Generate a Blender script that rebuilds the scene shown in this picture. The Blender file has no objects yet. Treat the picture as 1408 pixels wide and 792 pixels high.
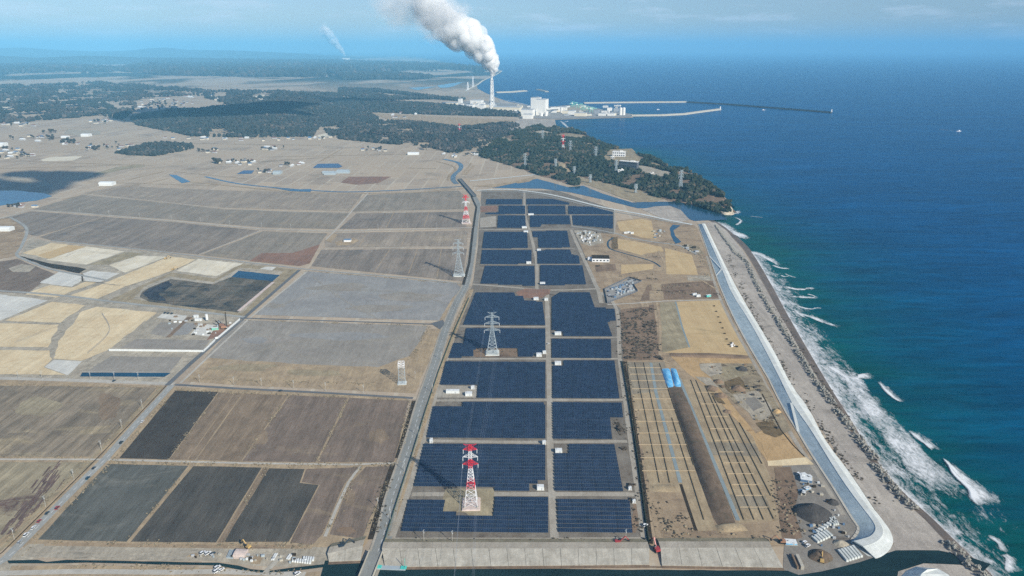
import bpy, bmesh, math, random
import numpy as np
from mathutils import Vector, noise as mnoise
random.seed(7); rng = np.random.default_rng(7)
R = math.radians
C = bpy.context.scene.collection
scene = bpy.context.scene

# ------------------------------------------------------------------ camera
F = 960.0; HZ = 67.0; H = 350.0           # focal length in photo pixels, horizon row, flying height in metres
PITCH = math.atan((396 - HZ) / F); cp, sp = math.cos(PITCH), math.sin(PITCH)
cam = bpy.data.cameras.new('camera'); camo = bpy.data.objects.new('camera', cam); C.objects.link(camo)
camo.location = (0, 0, H); camo.rotation_euler = (R(90) - PITCH, 0, 0)
cam.sensor_width = 36.0; cam.lens = 36.0 * F / 1408; cam.clip_start = 1.0; cam.clip_end = 300000
scene.camera = camo

# ------------------------------------------------------------------ world and sun
SUN_EL, SUN_AZ = 31.5, 140.0
SKY_K, SUN_K = 0.105, 4.75
scene.view_settings.view_transform = 'Standard'; scene.view_settings.look = 'None'
scene.view_settings.exposure = 0.30; scene.view_settings.gamma = 1.0
world = bpy.data.worlds.new('World'); scene.world = world; world.use_nodes = True
wn = world.node_tree.nodes; wl = world.node_tree.links; wn.clear()
wo = wn.new('ShaderNodeOutputWorld'); wb = wn.new('ShaderNodeBackground'); wb.inputs['Strength'].default_value = SKY_K
sky = wn.new('ShaderNodeTexSky'); sky.sky_type = 'NISHITA'; sky.sun_disc = False
sky.sun_elevation = R(SUN_EL); sky.sun_rotation = R(SUN_AZ)
sky.altitude = 300; sky.air_density = 1.0; sky.dust_density = 0.6; sky.ozone_density = 3.0
tc = wn.new('ShaderNodeTexCoord'); sx = wn.new('ShaderNodeSeparateXYZ'); wl.new(tc.outputs['Generated'], sx.inputs[0])
mx = wn.new('ShaderNodeMath'); mx.operation = 'MAXIMUM'; mx.inputs[1].default_value = 0.035; wl.new(sx.outputs['Z'], mx.inputs[0])
cx = wn.new('ShaderNodeCombineXYZ'); wl.new(sx.outputs['X'], cx.inputs[0]); wl.new(sx.outputs['Y'], cx.inputs[1]); wl.new(mx.outputs[0], cx.inputs[2])
wl.new(cx.outputs[0], sky.inputs['Vector'])
# thin streaks of cloud low over the sea
dv = wn.new('ShaderNodeVectorMath'); dv.operation = 'MULTIPLY'; dv.inputs[1].default_value = (9, 9, 60); wl.new(tc.outputs['Generated'], dv.inputs[0])
cn = wn.new('ShaderNodeTexNoise'); cn.inputs['Scale'].default_value = 1.0; cn.inputs['Detail'].default_value = 7; cn.inputs['Roughness'].default_value = 0.6
wl.new(dv.outputs[0], cn.inputs['Vector'])
cr = wn.new('ShaderNodeValToRGB'); cr.color_ramp.elements[0].position = 0.52; cr.color_ramp.elements[1].position = 0.72
cr.color_ramp.elements[1].color = (0.55, 0.55, 0.55, 1); wl.new(cn.outputs['Fac'], cr.inputs[0])
tint = wn.new('ShaderNodeMix'); tint.data_type = 'RGBA'; tint.blend_type = 'MULTIPLY'; tint.inputs[0].default_value = 1.0
wl.new(sky.outputs[0], tint.inputs[6]); tint.inputs[7].default_value = (0.66, 0.70, 0.83, 1)
cm = wn.new('ShaderNodeMix'); cm.data_type = 'RGBA'
wl.new(cr.outputs[0], cm.inputs[0]); wl.new(tint.outputs[2], cm.inputs[6]); cm.inputs[7].default_value = (6.2, 6.9, 8.0, 1)
wl.new(cm.outputs[2], wb.inputs['Color']); wl.new(wb.outputs[0], wo.inputs['Surface'])

sd = bpy.data.lights.new('sun', 'SUN'); sd.energy = SUN_K; sd.angle = R(0.5); sd.color = (1.0, 0.93, 0.79)
so = bpy.data.objects.new('sun', sd); C.objects.link(so); so.location = (0, 0, 1200)
SV = Vector((math.cos(R(SUN_EL)) * math.sin(R(SUN_AZ)), math.cos(R(SUN_EL)) * math.cos(R(SUN_AZ)), math.sin(R(SUN_EL))))
so.rotation_euler = SV.to_track_quat('Z', 'Y').to_euler()
scene.cycles.max_bounces = 6; scene.cycles.volume_bounces = 1; scene.cycles.transparent_max_bounces = 40
scene.cycles.use_denoising = False

# haze box: HAZE_D is its even density
HAZE_D = 6.0e-5; HAZE_COL = (0.25, 0.65, 0.98)

# ------------------------------------------------------------------ helpers
def G(x, y, z=0.0):
    """where the ground (or the level z) lies that the photo shows at pixel x, y"""
    u = (x - 704) / F; v = -(y - 396) / F
    dy = cp + v * sp; dz = -sp + v * cp
    t = (z - H) / dz
    return Vector((u * t, dy * t, z))
def top_of(xb, yb, yt):
    p = G(xb, yb); v = -(yt - 396) / F
    return H + p.y * (-sp + v * cp) / (cp + v * sp)
def tag(o, label=None, cat=None, group=None, kind=None):
    if label: o['label'] = label
    if cat: o['category'] = cat
    if group: o['group'] = group
    if kind: o['kind'] = kind
    return o
def thing(name, label, cat, loc=(0, 0, 0), rz=0.0, group=None):
    o = bpy.data.objects.new(name, None); C.objects.link(o); o.location = loc; o.rotation_euler = (0, 0, rz); o.empty_display_size = 1
    return tag(o, label, cat, group)
def copy_tree(o, parent=None):
    c = o.copy(); C.objects.link(c); c.parent = parent
    for ch in list(o.children): copy_tree(ch, c)
    return c
class MB:
    def __init__(s): s.v = []; s.f = []; s.m = []; s.uv = {}
    def poly(s, pts, mi=0):
        b = len(s.v); s.v += [tuple(p) for p in pts]; s.f.append(tuple(range(b, b + len(pts)))); s.m.append(mi)
    def box(s, c, d, mi=0, rz=0.0, taper=1.0, tx=None):
        """box with its base centre at c and dimensions d; the top is scaled by taper"""
        b = len(s.v); ca, sa = math.cos(rz), math.sin(rz)
        for k, z in ((1.0, 0), (taper, d[2])):
            kx = k if tx is None or z == 0 else tx
            for a, e in ((-1, -1), (1, -1), (1, 1), (-1, 1)):
                x, y = a * d[0] / 2 * kx, e * d[1] / 2 * k
                s.v.append((c[0] + x * ca - y * sa, c[1] + x * sa + y * ca, c[2] + z))
        for q in ((0, 3, 2, 1), (4, 5, 6, 7), (0, 1, 5, 4), (1, 2, 6, 5), (2, 3, 7, 6), (3, 0, 4, 7)):
            s.f.append(tuple(b + i for i in q)); s.m.append(mi)
        return s
    def beam(s, p, q, t, mi=0):
        p = Vector(p); q = Vector(q); d = (q - p)
        if d.length < 1e-6: return
        d.normalize(); a = d.cross(Vector((0, 0, 1)) if abs(d.z) < 0.95 else Vector((1, 0, 0))).normalized(); c = d.cross(a)
        b = len(s.v)
        for e in (p, q):
            for i, j in ((-1, -1), (1, -1), (1, 1), (-1, 1)): s.v.append(tuple(e + a * i * t / 2 + c * j * t / 2))
        for f in ((0, 1, 5, 4), (1, 2, 6, 5), (2, 3, 7, 6), (3, 0, 4, 7), (3, 2, 1, 0), (4, 5, 6, 7)):
            s.f.append(tuple(b + i for i in f)); s.m.append(mi)
    def cyl(s, c, r0, r1, h, n=12, mi=0, axis='z'):
        b = len(s.v)
        for z, r in ((0, r0), (h, r1)):
            for i in range(n):
                a = 2 * math.pi * i / n; x, y = r * math.cos(a), r * math.sin(a)
                s.v.append((c[0] + x, c[1] + y, c[2] + z) if axis == 'z' else ((c[0] + z, c[1] + x, c[2] + y) if axis == 'x' else (c[0] + x, c[1] + z, c[2] + y)))
        for i in range(n):
            j = (i + 1) % n; s.f.append((b + i, b + j, b + n + j, b + n + i)); s.m.append(mi)
        s.f.append(tuple(b + n + i for i in range(n))); s.m.append(mi)
        s.f.append(tuple(b + i for i in reversed(range(n)))); s.m.append(mi)
        return s
    def build(s, name, mats, parent=None):
        me = bpy.data.meshes.new(name); me.from_pydata(s.v, [], s.f)
        for m in (mats if isinstance(mats, (list, tuple)) else [mats]): me.materials.append(m)
        me.polygons.foreach_set('material_index', s.m)
        o = bpy.data.objects.new(name, me); C.objects.link(o); o.parent = parent
        return o
def fast_mesh(name, V, T, mat, tint=None, parent=None, smooth=False):
    me = bpy.data.meshes.new(name); n = len(T)
    me.vertices.add(len(V)); me.vertices.foreach_set('co', np.asarray(V, np.float32).ravel())
    me.loops.add(n * 3); me.loops.foreach_set('vertex_index', np.asarray(T, np.int32).ravel())
    me.polygons.add(n); me.polygons.foreach_set('loop_start', np.arange(0, n * 3, 3, dtype=np.int32))
    me.polygons.foreach_set('use_smooth', np.full(n, smooth))
    if tint is not None:
        a = me.attributes.new('tint', 'FLOAT', 'POINT'); a.data.foreach_set('value', np.asarray(tint, np.float32))
    me.materials.append(mat); me.update(calc_edges=True); me.validate()
    o = bpy.data.objects.new(name, me); C.objects.link(o); o.parent = parent
    return o
def ico(sub):
    bm = bmesh.new(); bmesh.ops.create_icosphere(bm, subdivisions=sub, radius=1.0)
    v = np.array([x.co[:] for x in bm.verts]); f = np.array([[q.index for q in x.verts] for x in bm.faces]); bm.free()
    return v, f
ICO = {k: ico(k) for k in (1, 2, 3)}

# ------------------------------------------------------------------ materials
def lin(c): return tuple(((x / 255) / 12.92 if x <= 10 else (((x / 255) + 0.055) / 1.055) ** 2.4) for x in c)
ILL = 1.02
def A(r, g, b, k=1.0):
    """albedo of a surface that shows as this sRGB colour in full daylight"""
    return tuple(min(0.9, c / ILL * k) for c in lin((r, g, b)))
class N:
    def __init__(s, name):
        s.m = bpy.data.materials.new(name); s.m.use_nodes = True; s.t = s.m.node_tree; s.b = s.t.nodes['Principled BSDF']; s.o = s.t.nodes['Material Output']
        s.tc = s.new('ShaderNodeTexCoord')
    def new(s, k, **kw):
        n = s.t.nodes.new(k)
        for a, v in kw.items(): setattr(n, a, v)
        return n
    def link(s, a, b): s.t.links.new(a, b)
    def mapping(s, rot=0.0, scale=(1, 1, 1), src=None):
        n = s.new('ShaderNodeMapping', vector_type='POINT'); n.inputs['Rotation'].default_value = (0, 0, rot); n.inputs['Scale'].default_value = scale
        s.link(src or s.tc.outputs['Object'], n.inputs[0]); return n.outputs[0]
    def noise(s, vec, scale, detail=3, rough=0.55, dist=0.0):
        n = s.new('ShaderNodeTexNoise'); n.inputs['Scale'].default_value = scale; n.inputs['Detail'].default_value = detail
        n.inputs['Roughness'].default_value = rough; n.inputs['Distortion'].default_value = dist; s.link(vec, n.inputs['Vector']); return n.outputs['Fac']
    def ramp(s, fac, p0, p1, c0=(0, 0, 0, 1), c1=(1, 1, 1, 1)):
        n = s.new('ShaderNodeValToRGB'); e = n.color_ramp.elements; e[0].position = p0; e[1].position = p1; e[0].color = c0; e[1].color = c1
        s.link(fac, n.inputs[0]); return n.outputs[0]
    def mix(s, fac, a, b, mode='MIX'):
        n = s.new('ShaderNodeMix', data_type='RGBA', blend_type=mode)
        for i, v in ((0, fac), (6, a), (7, b)):
            if isinstance(v, (int, float)): n.inputs[i].default_value = v
            elif isinstance(v, tuple): n.inputs[i].default_value = v if len(v) == 4 else v + (1,)
            else: s.link(v, n.inputs[i])
        return n.outputs[2]
    def rng(s, fac, lo, hi):
        n = s.new('ShaderNodeMapRange'); n.inputs['From Min'].default_value = 0.3; n.inputs['From Max'].default_value = 0.7
        n.inputs['To Min'].default_value = lo; n.inputs['To Max'].default_value = hi; s.link(fac, n.inputs['Value']); return n.outputs[0]
    def math(s, op, a, b=0.0):
        n = s.new('ShaderNodeMath', operation=op)
        for i, v in ((0, a), (1, b)):
            if isinstance(v, (int, float)): n.inputs[i].default_value = v
            else: s.link(v, n.inputs[i])
        return n.outputs[0]
    def bump(s, h, strength, dist=1.0):
        n = s.new('ShaderNodeBump'); n.inputs['Strength'].default_value = strength; n.inputs['Distance'].default_value = dist
        s.link(h, n.inputs['Height']); s.link(n.outputs[0], s.b.inputs['Normal'])
    def done(s, col=None, rough=0.9, spec=0.2):
        if col is not None:
            if isinstance(col, tuple): s.b.inputs['Base Color'].default_value = col[:3] + (1,)
            else: s.link(col, s.b.inputs['Base Color'])
        s.b.inputs['Roughness'].default_value = rough; s.b.inputs['Specular IOR Level'].default_value = spec
        return s.m
MATS = {}
def plain(name, col, rough=0.7, spec=0.3, var=0.12, sc=0.6, metal=0.0):
    if name in MATS: return MATS[name]
    n = N(name); f = n.noise(n.tc.outputs['Object'], sc, 4, 0.6)
    k = n.rng(f, 1 - var, 1 + var)
    n.b.inputs['Metallic'].default_value = metal
    MATS[name] = n.done(n.mix(1.0, col, k, 'MULTIPLY'), rough, spec); return MATS[name]
def soil(name, c1, c2=None, ang=0.0, streak=0.18, period=2.2, blotch=38.0, fine=0.16, third=None, tcut=(0.55, 0.68), rows=0.0, row_p=3.0):
    """earth, sand or stubble: two colours in blotches, streaks along one direction, fine grain and an optional third colour"""
    if name in MATS: return MATS[name]
    n = N(name); o = n.tc.outputs['Object']
    c2 = c2 or tuple(x * 0.82 for x in c1)
    b = n.ramp(n.noise(o, 1 / blotch, 5, 0.62, 0.4), 0.36, 0.64)
    col = n.mix(b, c1, c2)
    if third: col = n.mix(n.ramp(n.noise(n.mapping(ang, (1 / 2.4, 1, 1)), 1 / (blotch * 0.7), 6, 0.68, 0.8), *tcut), col, third)
    st = n.noise(n.mapping(ang, (1 / period, 1 / (period * 22), 1)), 1.0, 4, 0.6)
    st2 = n.noise(n.mapping(ang, (1 / (period * 5), 1 / (period * 60), 1)), 1.0, 2, 0.5)
    col = n.mix(1.0, col, n.rng(st, 1 - streak, 1 + streak), 'MULTIPLY')
    col = n.mix(1.0, col, n.rng(st2, 1 - streak * 0.9, 1 + streak * 0.9), 'MULTIPLY')
    g = n.noise(o, 0.75, 4, 0.75); g2 = n.noise(n.mapping(ang, (1, 0.45, 1)), 0.22, 5, 0.72, 0.5)
    col = n.mix(1.0, col, n.rng(g, 1 - fine, 1 + fine), 'MULTIPLY'); col = n.mix(1.0, col, n.rng(g2, 1 - fine * 0.8, 1 + fine * 0.8), 'MULTIPLY')
    n.bump(g, 0.5, 0.4)
    MATS[name] = n.done(col, 0.95, 0.1); return MATS[name]

# direction (as a mapping angle) of a line that the photo shows from pixel a to pixel b
def dirang(a, b):
    d = G(*b) - G(*a); return math.atan2(d.x, d.y)
AF = dirang((259, 640), (174, 745)); AU = dirang((460, 316), (503, 268))

M = dict(
    ground=None,
    soil_f1=soil('stubble_grey_tan', A(142, 130, 112), A(120, 111, 98), AF, 0.26, 1.6, 45, 0.2, third=A(156, 143, 118)),
    soil_f2=soil('stubble_straw', A(158, 148, 124), A(136, 126, 106), AF, 0.20, 1.5, third=A(100, 84, 78), tcut=(0.58, 0.70)),
    soil_dark=soil('tilled_black', A(66, 62, 58), A(78, 74, 69), AF, 0.10, 1.2, 30),
    soil_dark2=soil('tilled_charcoal', A(101, 102, 97), A(88, 89, 84), AF, 0.18, 1.2, 45, third=A(116, 115, 107), tcut=(0.52, 0.68)),
    soil_dark3=soil('tilled_plum', A(88, 85, 79), A(77, 75, 71), AF, 0.18, 1.2, 40),
    soil_tan=soil('stubble_brown', A(138, 122, 103), A(122, 108, 92), AF, 0.16, 1.4, 30, 0.2),
    soil_brown=soil('stubble_umber', A(126, 112, 100), A(114, 102, 91), AF, 0.16, 1.4, 30, 0.2, third=A(136, 122, 104), tcut=(0.55, 0.7)),
    soil_up=soil('paddy_mauve', A(143, 134, 121), A(131, 124, 113), AU, 0.13, 2.4, 60, 0.2, third=A(152, 140, 120), tcut=(0.55, 0.72)),
    soil_up2=soil('paddy_slate', A(128, 120, 111), A(138, 128, 116), AU, 0.18, 3.0, 70, 0.2, third=A(114, 108, 102), tcut=(0.54, 0.68)),
    soil_up3=soil('paddy_dun', A(154, 143, 128), A(140, 130, 118), AU, 0.13, 2.4, 60, 0.2, third=A(164, 152, 132), tcut=(0.55, 0.7)),
    rust=soil('rust_earth', A(142, 110, 92), A(128, 106, 94), AU, 0.12, 2.4, 25),
    gray=soil('gravel_grey', A(150, 149, 145), A(137, 136, 134), AU + 0.9, 0.05, 3.0, 55, third=A(158, 153, 148), tcut=(0.56, 0.74)),
    gray2=soil('gravel_grey_tan', A(150, 145, 136), A(137, 132, 124), AU + 1.2, 0.07, 4.0, 45, third=A(152, 145, 138), tcut=(0.55, 0.72)),
    tan=soil('sand_gold', A(212, 197, 164), A(202, 183, 148), AU, 0.09, 5.0, 28, 0.12, third=A(190, 170, 136), tcut=(0.55, 0.72)),
    tan2=soil('sand_ochre', A(192, 170, 130), A(184, 160, 120), AU, 0.06, 4.0, 30, 0.08, third=A(170, 150, 112)),
    cream=soil('sand_cream', A(214, 208, 190), A(204, 195, 172), AU, 0.09, 5.0, 28, 0.10, third=A(192, 184, 166), tcut=(0.55, 0.72)),
    white=soil('gravel_white', A(206, 205, 196), A(194, 194, 188), AU, 0.08, 5.0, 20, 0.10, third=A(176, 175, 168), tcut=(0.56, 0.72)),
    olive=soil('weedy_olive', A(160, 150, 124), A(136, 126, 104), AU, 0.10, 3.0, 15),
    slate=soil('wet_slate', A(174, 166, 149), A(154, 146, 131), AU, 0.12, 3.0, 14, 0.2, third=A(132, 127, 116), tcut=(0.54, 0.68)),
    pondbed=soil('pond_bed', A(86, 85, 78), A(114, 106, 94), AU + 1.4, 0.28, 5.0, 35, 0.2, third=A(62, 66, 68), tcut=(0.5, 0.62)), mud=soil('pond_mud', A(62, 66, 74), A(74, 76, 80), AU + 1.4, 0.2, 4.0, 16, 0.15, third=A(46, 54, 66), tcut=(0.45, 0.6)),
    bank=soil('bank_grass', A(160, 148, 122), A(140, 128, 106), 0, 0.1, 2.0, 14),
    verge=soil('verge_straw', A(170, 152, 124), A(150, 134, 112), 0, 0.12, 2.0, 14),
    yard=soil('yard_gravel', A(128, 122, 112), A(112, 104, 94), 0, 0.08, 3.0, 18, third=A(96, 86, 76), tcut=(0.58, 0.7)),
    lane=soil('lane_gravel', A(166, 160, 148), A(154, 147, 134), 0, 0.06, 2.0, 20),
    scrub=soil('scrub_brown', A(136, 117, 98), A(118, 101, 85), 0, 0.10, 3.0, 22, third=A(88, 74, 66), tcut=(0.55, 0.68)),
    scrubland=soil('scrub_tan', A(166, 148, 122), A(146, 128, 106), 0, 0.08, 3.0, 30, third=A(108, 94, 82), tcut=(0.56, 0.7)),
    orange=soil('orange_earth', A(184, 156, 116), A(170, 144, 106), 0, 0.06, 3.0, 14, third=A(130, 100, 72), tcut=(0.6, 0.66)),
    quarry=soil('quarry_grey', A(158, 146, 122), A(132, 121, 102), 0, 0.08, 3.0, 14, third=A(90, 80, 68), tcut=(0.55, 0.62)),
    sand=soil('beach_sand', A(176, 169, 158), A(160, 153, 144), R(-25), 0.12, 5.0, 45, 0.18, third=A(134, 127, 118), tcut=(0.54, 0.72)),
    wetsand=soil('wet_sand', A(112, 102, 94), A(98, 92, 88), R(-25), 0.10, 4.0, 18),
    works=soil('works_sand', A(138, 134, 126), A(126, 121, 114), 0, 0.06, 3.0, 20, third=A(100, 92, 84), tcut=(0.58, 0.7)),
    asphalt=soil('asphalt_worn', A(142, 144, 140), A(130, 132, 129), AF, 0.05, 1.0, 30, 0.08),
    asphalt2=soil('asphalt_pale', A(158, 160, 156), A(148, 149, 145), AF, 0.06, 1.0, 30, 0.08),
    asphalt_dark=soil('asphalt_dark', A(98, 102, 106), A(110, 112, 114), AF, 0.05, 1.0, 30, 0.08),
    pathc=soil('concrete_path', A(182, 178, 168), A(170, 166, 156), 0, 0.05, 1.0, 12, 0.08),
    concrete=soil('concrete_grey', A(180, 176, 164), A(166, 161, 149), 0, 0.11, 1.4, 7, 0.10, third=A(140, 135, 122), tcut=(0.56, 0.74)),
    conc_shaded=soil('concrete_blocks_shaded', A(178, 192, 196), A(162, 178, 184), R(-20), 0.09, 2.0, 9, 0.14),  # landward seawall blocks, the cool shade of that side put into their colour
    conc_white=soil('concrete_white', A(203, 208, 206), A(190, 195, 192), R(-20), 0.07, 3.0, 10, 0.07, third=A(180, 181, 174), tcut=(0.58, 0.74)),
    wallwhite=plain('white_sheet', A(216, 220, 220), 0.5), steel=plain('galvanised_steel', A(160, 172, 178), 0.5, 0.4, 0.05),
    red=plain('red_paint', A(214, 52, 66), 0.5, 0.3, 0.06), wpaint=plain('white_paint', A(224, 226, 228), 0.5, 0.3, 0.04),
    pink=soil('pad_pale', A(206, 190, 182), A(190, 176, 168), 0, 0.05, 2.0, 6), dark=plain('dark_rubber', (0.02, 0.02, 0.022), 0.7),
    rock=plain('cliff_rock', A(190, 178, 158), 0.9, 0.2, 0.35, 0.12), boulder=plain('armour_concrete', A(150, 148, 140), 0.9, 0.2, 0.35, 0.5),
    pole=plain('pole_concrete', A(176, 174, 166), 0.8), roof_dark=plain('roof_slate', A(88, 92, 100), 0.6), roof_blue=plain('roof_blue', A(92, 120, 150), 0.5),
    roof_red=plain('roof_brown', A(128, 100, 90), 0.7), cream_wall=plain('cream_wall', A(200, 193, 178), 0.7), grey_wall=plain('grey_wall', A(176, 178, 180), 0.7),
    glass=plain('window_glass', (0.02, 0.03, 0.04), 0.15, 0.5), green=plain('green_steel', A(120, 190, 170), 0.5), tarp=None,
    fencewood=plain('weathered_brush', A(112, 100, 76), 0.9), pit=soil('brown_pit', A(122, 106, 80), A(104, 90, 68), 0, 0.1, 2.0, 8, 0.2, third=A(82, 72, 58), tcut=(0.5, 0.66)), purple=soil('purple_weeds', A(112, 96, 88), A(100, 84, 80), AF, 0.2, 1.2, 8, 0.25), hedge=soil('hedge_dark', A(66, 58, 48), A(50, 44, 38), 0, 0.1, 1.0, 4), bankdark=soil('spoil_bank', A(112, 98, 84), A(94, 82, 70), R(-18), 0.10, 3.0, 9, third=A(78, 76, 62), tcut=(0.55, 0.7)),
    nurs=soil('nursery_straw', A(168, 152, 124), A(152, 136, 111), R(-18), 0.12, 2.0, 14), nurs2=soil('nursery_dun', A(146, 138, 120), A(134, 124, 108), R(-18), 0.12, 2.0, 14),
    teal=soil('channel_concrete', A(138, 150, 152), A(128, 142, 146), R(-18), 0.04, 2.0, 10, 0.05), fencegreen=plain('green_mesh', A(72, 92, 78), 0.8),
    teal_roof=plain('teal_roof', A(80, 190, 180), 0.5), orange_paint=plain('orange_paint', A(160, 122, 98), 0.5), yellow_paint=plain('yellow_paint', A(190, 160, 104), 0.5),
    car_red=plain('car_red', A(160, 60, 62), 0.3, 0.5, 0.02), car_dark=plain('car_dark', A(50, 62, 72), 0.3, 0.5, 0.02), car_teal=plain('car_teal', A(40, 84, 108), 0.3, 0.5, 0.02),
    coal=soil('black_spoil', A(84, 82, 80), A(66, 65, 65), 0, 0.08, 2.0, 5), insul=plain('insulator', A(225, 230, 232), 0.3),
    wire=plain('wire_grey', A(150, 160, 170), 0.4, 0.5), snowfence=plain('pale_fence', A(176, 160, 134), 0.9),
)
def tarp_mat():
    n = N('blue_tarp'); o = n.tc.outputs['Object']; f = n.noise(o, 0.25, 5, 0.65, 0.6)
    n.bump(f, 0.8, 0.5); return n.done(n.mix(n.ramp(f, 0.45, 0.62), A(84, 164, 214), A(146, 200, 230)), 0.45, 0.4)
M['tarp'] = tarp_mat()
def ground_mat():
    """coastal plain of small paddies: a mosaic of plots with pale bunds, over blotches of scrub and wood"""
    n = N('plain_mosaic'); o = n.tc.outputs['Object']
    wob = n.mix(0.03, o, n.mapping(0.0, (1, 1, 1)))
    b = n.new('ShaderNodeTexBrick'); b.offset = 0.37; b.squash = 1.0
    b.inputs['Scale'].default_value = 1.0; b.inputs['Mortar Size'].default_value = 2.4; b.inputs['Brick Width'].default_value = 110; b.inputs['Row Height'].default_value = 46
    b.inputs['Color1'].default_value = A(180, 165, 144) + (1,); b.inputs['Color2'].default_value = A(160, 147, 131) + (1,); b.inputs['Mortar'].default_value = A(184, 174, 156) + (1,)
    b.inputs['Bias'].default_value = 0.0; n.link(n.mapping(-AU + R(90), (1, 1, 1)), b.inputs['Vector'])
    col = n.mix(n.ramp(n.noise(o, 1 / 420, 4, 0.6), 0.4, 0.62), b.outputs['Color'], A(172, 157, 136))
    col = n.mix(n.ramp(n.noise(o, 1 / 150, 5, 0.65), 0.56, 0.7), col, A(142, 131, 117))
    col = n.mix(1.0, col, n.rng(n.noise(o, 1 / 9, 4, 0.7), 0.88, 1.12), 'MULTIPLY')
    # beyond the plain: rough wooded country in which only some plots are open
    s = n.new('ShaderNodeSeparateXYZ'); n.link(o, s.inputs[0])
    far = n.new('ShaderNodeMapRange'); far.inputs['From Min'].default_value = 5200; far.inputs['From Max'].default_value = 9000; n.link(s.outputs['Y'], far.inputs['Value'])
    wood = n.ramp(n.noise(n.mapping(0.1, (1 / 1500, 1 / 2600, 1)), 1.0, 8, 0.68, 0.5), 0.47, 0.53)
    col = n.mix(n.math('MULTIPLY', far.outputs[0], wood), col, A(52, 60, 52))
    return n.done(col, 0.95, 0.1)
M['ground'] = ground_mat()
def water_mat(name, deep, shallow=None, rough=0.16, wl_=6.0, bump=0.35, attr=False, spec=0.5):
    n = N(name); o = n.tc.outputs['Object']
    w1 = n.noise(n.mapping(R(30), (1 / 60, 1 / 14, 1)), 1.0, 6, 0.66, 0.5)
    w2 = n.noise(n.mapping(R(24), (1 / 9, 1 / 3.0, 1)), 1.0, 4, 0.6)
    w3 = n.noise(n.mapping(R(32), (1 / 420, 1 / 70, 1)), 1.0, 4, 0.6)
    hgt = n.math('ADD', n.math('MULTIPLY', w1, 2.0), n.math('ADD', w2, n.math('MULTIPLY', w3, 1.5)))
    col = deep
    if attr:
        a = n.new('ShaderNodeAttribute', attribute_name='tint')
        wob = n.math('ADD', a.outputs['Fac'], n.math('MULTIPLY', n.math('SUBTRACT', n.noise(n.mapping(R(30), (1 / 120, 1 / 50, 1)), 1.0, 5, 0.65), 0.5), n.math('MULTIPLY', a.outputs['Fac'], 1.2)))
        col = n.mix(n.ramp(wob, 0.02, 0.75), deep, shallow)
    col = n.mix(1.0, col, n.rng(w1, 0.66, 1.34), 'MULTIPLY'); col = n.mix(1.0, col, n.rng(w3, 0.8, 1.2), 'MULTIPLY')  # wave shading also put into the colour, from the same swell noise
    n.bump(hgt, bump, 1.0)
    n.b.inputs['IOR'].default_value = 1.33
    return n.done(col, rough, spec)
M['sea'] = water_mat('sea_water', (0.000, 0.058, 0.168), (0.000, 0.070, 0.074), 0.30, attr=True, spec=0.02)
M['river'] = water_mat('river_water', (0.006, 0.045, 0.085), rough=0.12, bump=0.12)
M['canal'] = water_mat('canal_water', (0.010, 0.026, 0.026), rough=0.15, bump=0.10)
def foam_mat():
    n = N('sea_foam'); o = n.tc.outputs['Object']; a = n.new('ShaderNodeAttribute', attribute_name='tint')
    f1 = n.noise(n.mapping(R(-8), (1 / 6, 1 / 15, 1)), 1.0, 8, 0.74, 1.2)
    f2 = n.noise(n.mapping(R(-12), (1 / 1.8, 1 / 3.2, 1)), 1.0, 5, 0.7, 0.8)
    f3 = n.noise(n.mapping(R(-6), (1 / 16, 1 / 50, 1)), 1.0, 3, 0.6, 0.8)
    m = n.math('ADD', n.math('ADD', n.math('MULTIPLY', f1, 1.5), n.math('ADD', n.math('MULTIPLY', f2, 0.7), n.math('MULTIPLY', f3, 0.9))), n.math('SUBTRACT', n.math('MULTIPLY', a.outputs['Fac'], 1.15), 2.10))
    k = n.math('MULTIPLY', n.ramp(m, -0.02, 0.62), 0.92)
    n.done((0.82, 0.85, 0.86), 0.8, 0.2); n.link(k, n.b.inputs['Alpha'])
    return n.m
M['foam'] = foam_mat()
def panel_mat():
    n = N('solar_glass'); uv = n.new('ShaderNodeUVMap', uv_map='UVMap')
    b = n.new('ShaderNodeTexBrick'); b.offset = 0.0; b.inputs['Scale'].default_value = 1.0
    b.inputs['Brick Width'].default_value = 1.65; b.inputs['Row Height'].default_value = 1.04; b.inputs['Mortar Size'].default_value = 0.06
    c = (0.007, 0.017, 0.043, 1)
    b.inputs['Color1'].default_value = c; b.inputs['Color2'].default_value = (0.011, 0.024, 0.058, 1); b.inputs['Mortar'].default_value = (0.07, 0.10, 0.15, 1)
    n.link(uv.outputs[0], b.inputs['Vector'])
    k = n.noise(n.tc.outputs['Object'], 0.11, 3, 0.6)
    return n.done(n.mix(1.0, b.outputs['Color'], n.rng(k, 0.75, 1.25), 'MULTIPLY'), 0.3, 0.35)
M['panel'] = panel_mat()
M['frame'] = plain('panel_frame', A(120, 132, 146), 0.5, 0.4)
def tree_mat(name, c0, c1, c2):
    n = N(name); a = n.new('ShaderNodeAttribute', attribute_name='tint')
    r = n.new('ShaderNodeValToRGB'); e = r.color_ramp.elements; e[0].color = c0 + (1,); e[0].position = 0.1; e[1].color = c2 + (1,); e[1].position = 0.95
    x = e.new(0.55); x.color = c1 + (1,); n.link(a.outputs['Fac'], r.inputs[0])
    g = n.noise(n.tc.outputs['Object'], 0.9, 3, 0.7)
    return n.done(n.mix(1.0, r.outputs[0], n.rng(g, 0.7, 1.3), 'MULTIPLY'), 0.9, 0.1)
M['pine'] = tree_mat('pine_foliage', (0.024, 0.036, 0.026), (0.046, 0.054, 0.036), (0.120, 0.098, 0.072))
M['wood'] = tree_mat('wood_foliage', (0.030, 0.038, 0.036), (0.054, 0.055, 0.050), (0.115, 0.098, 0.084))
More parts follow.
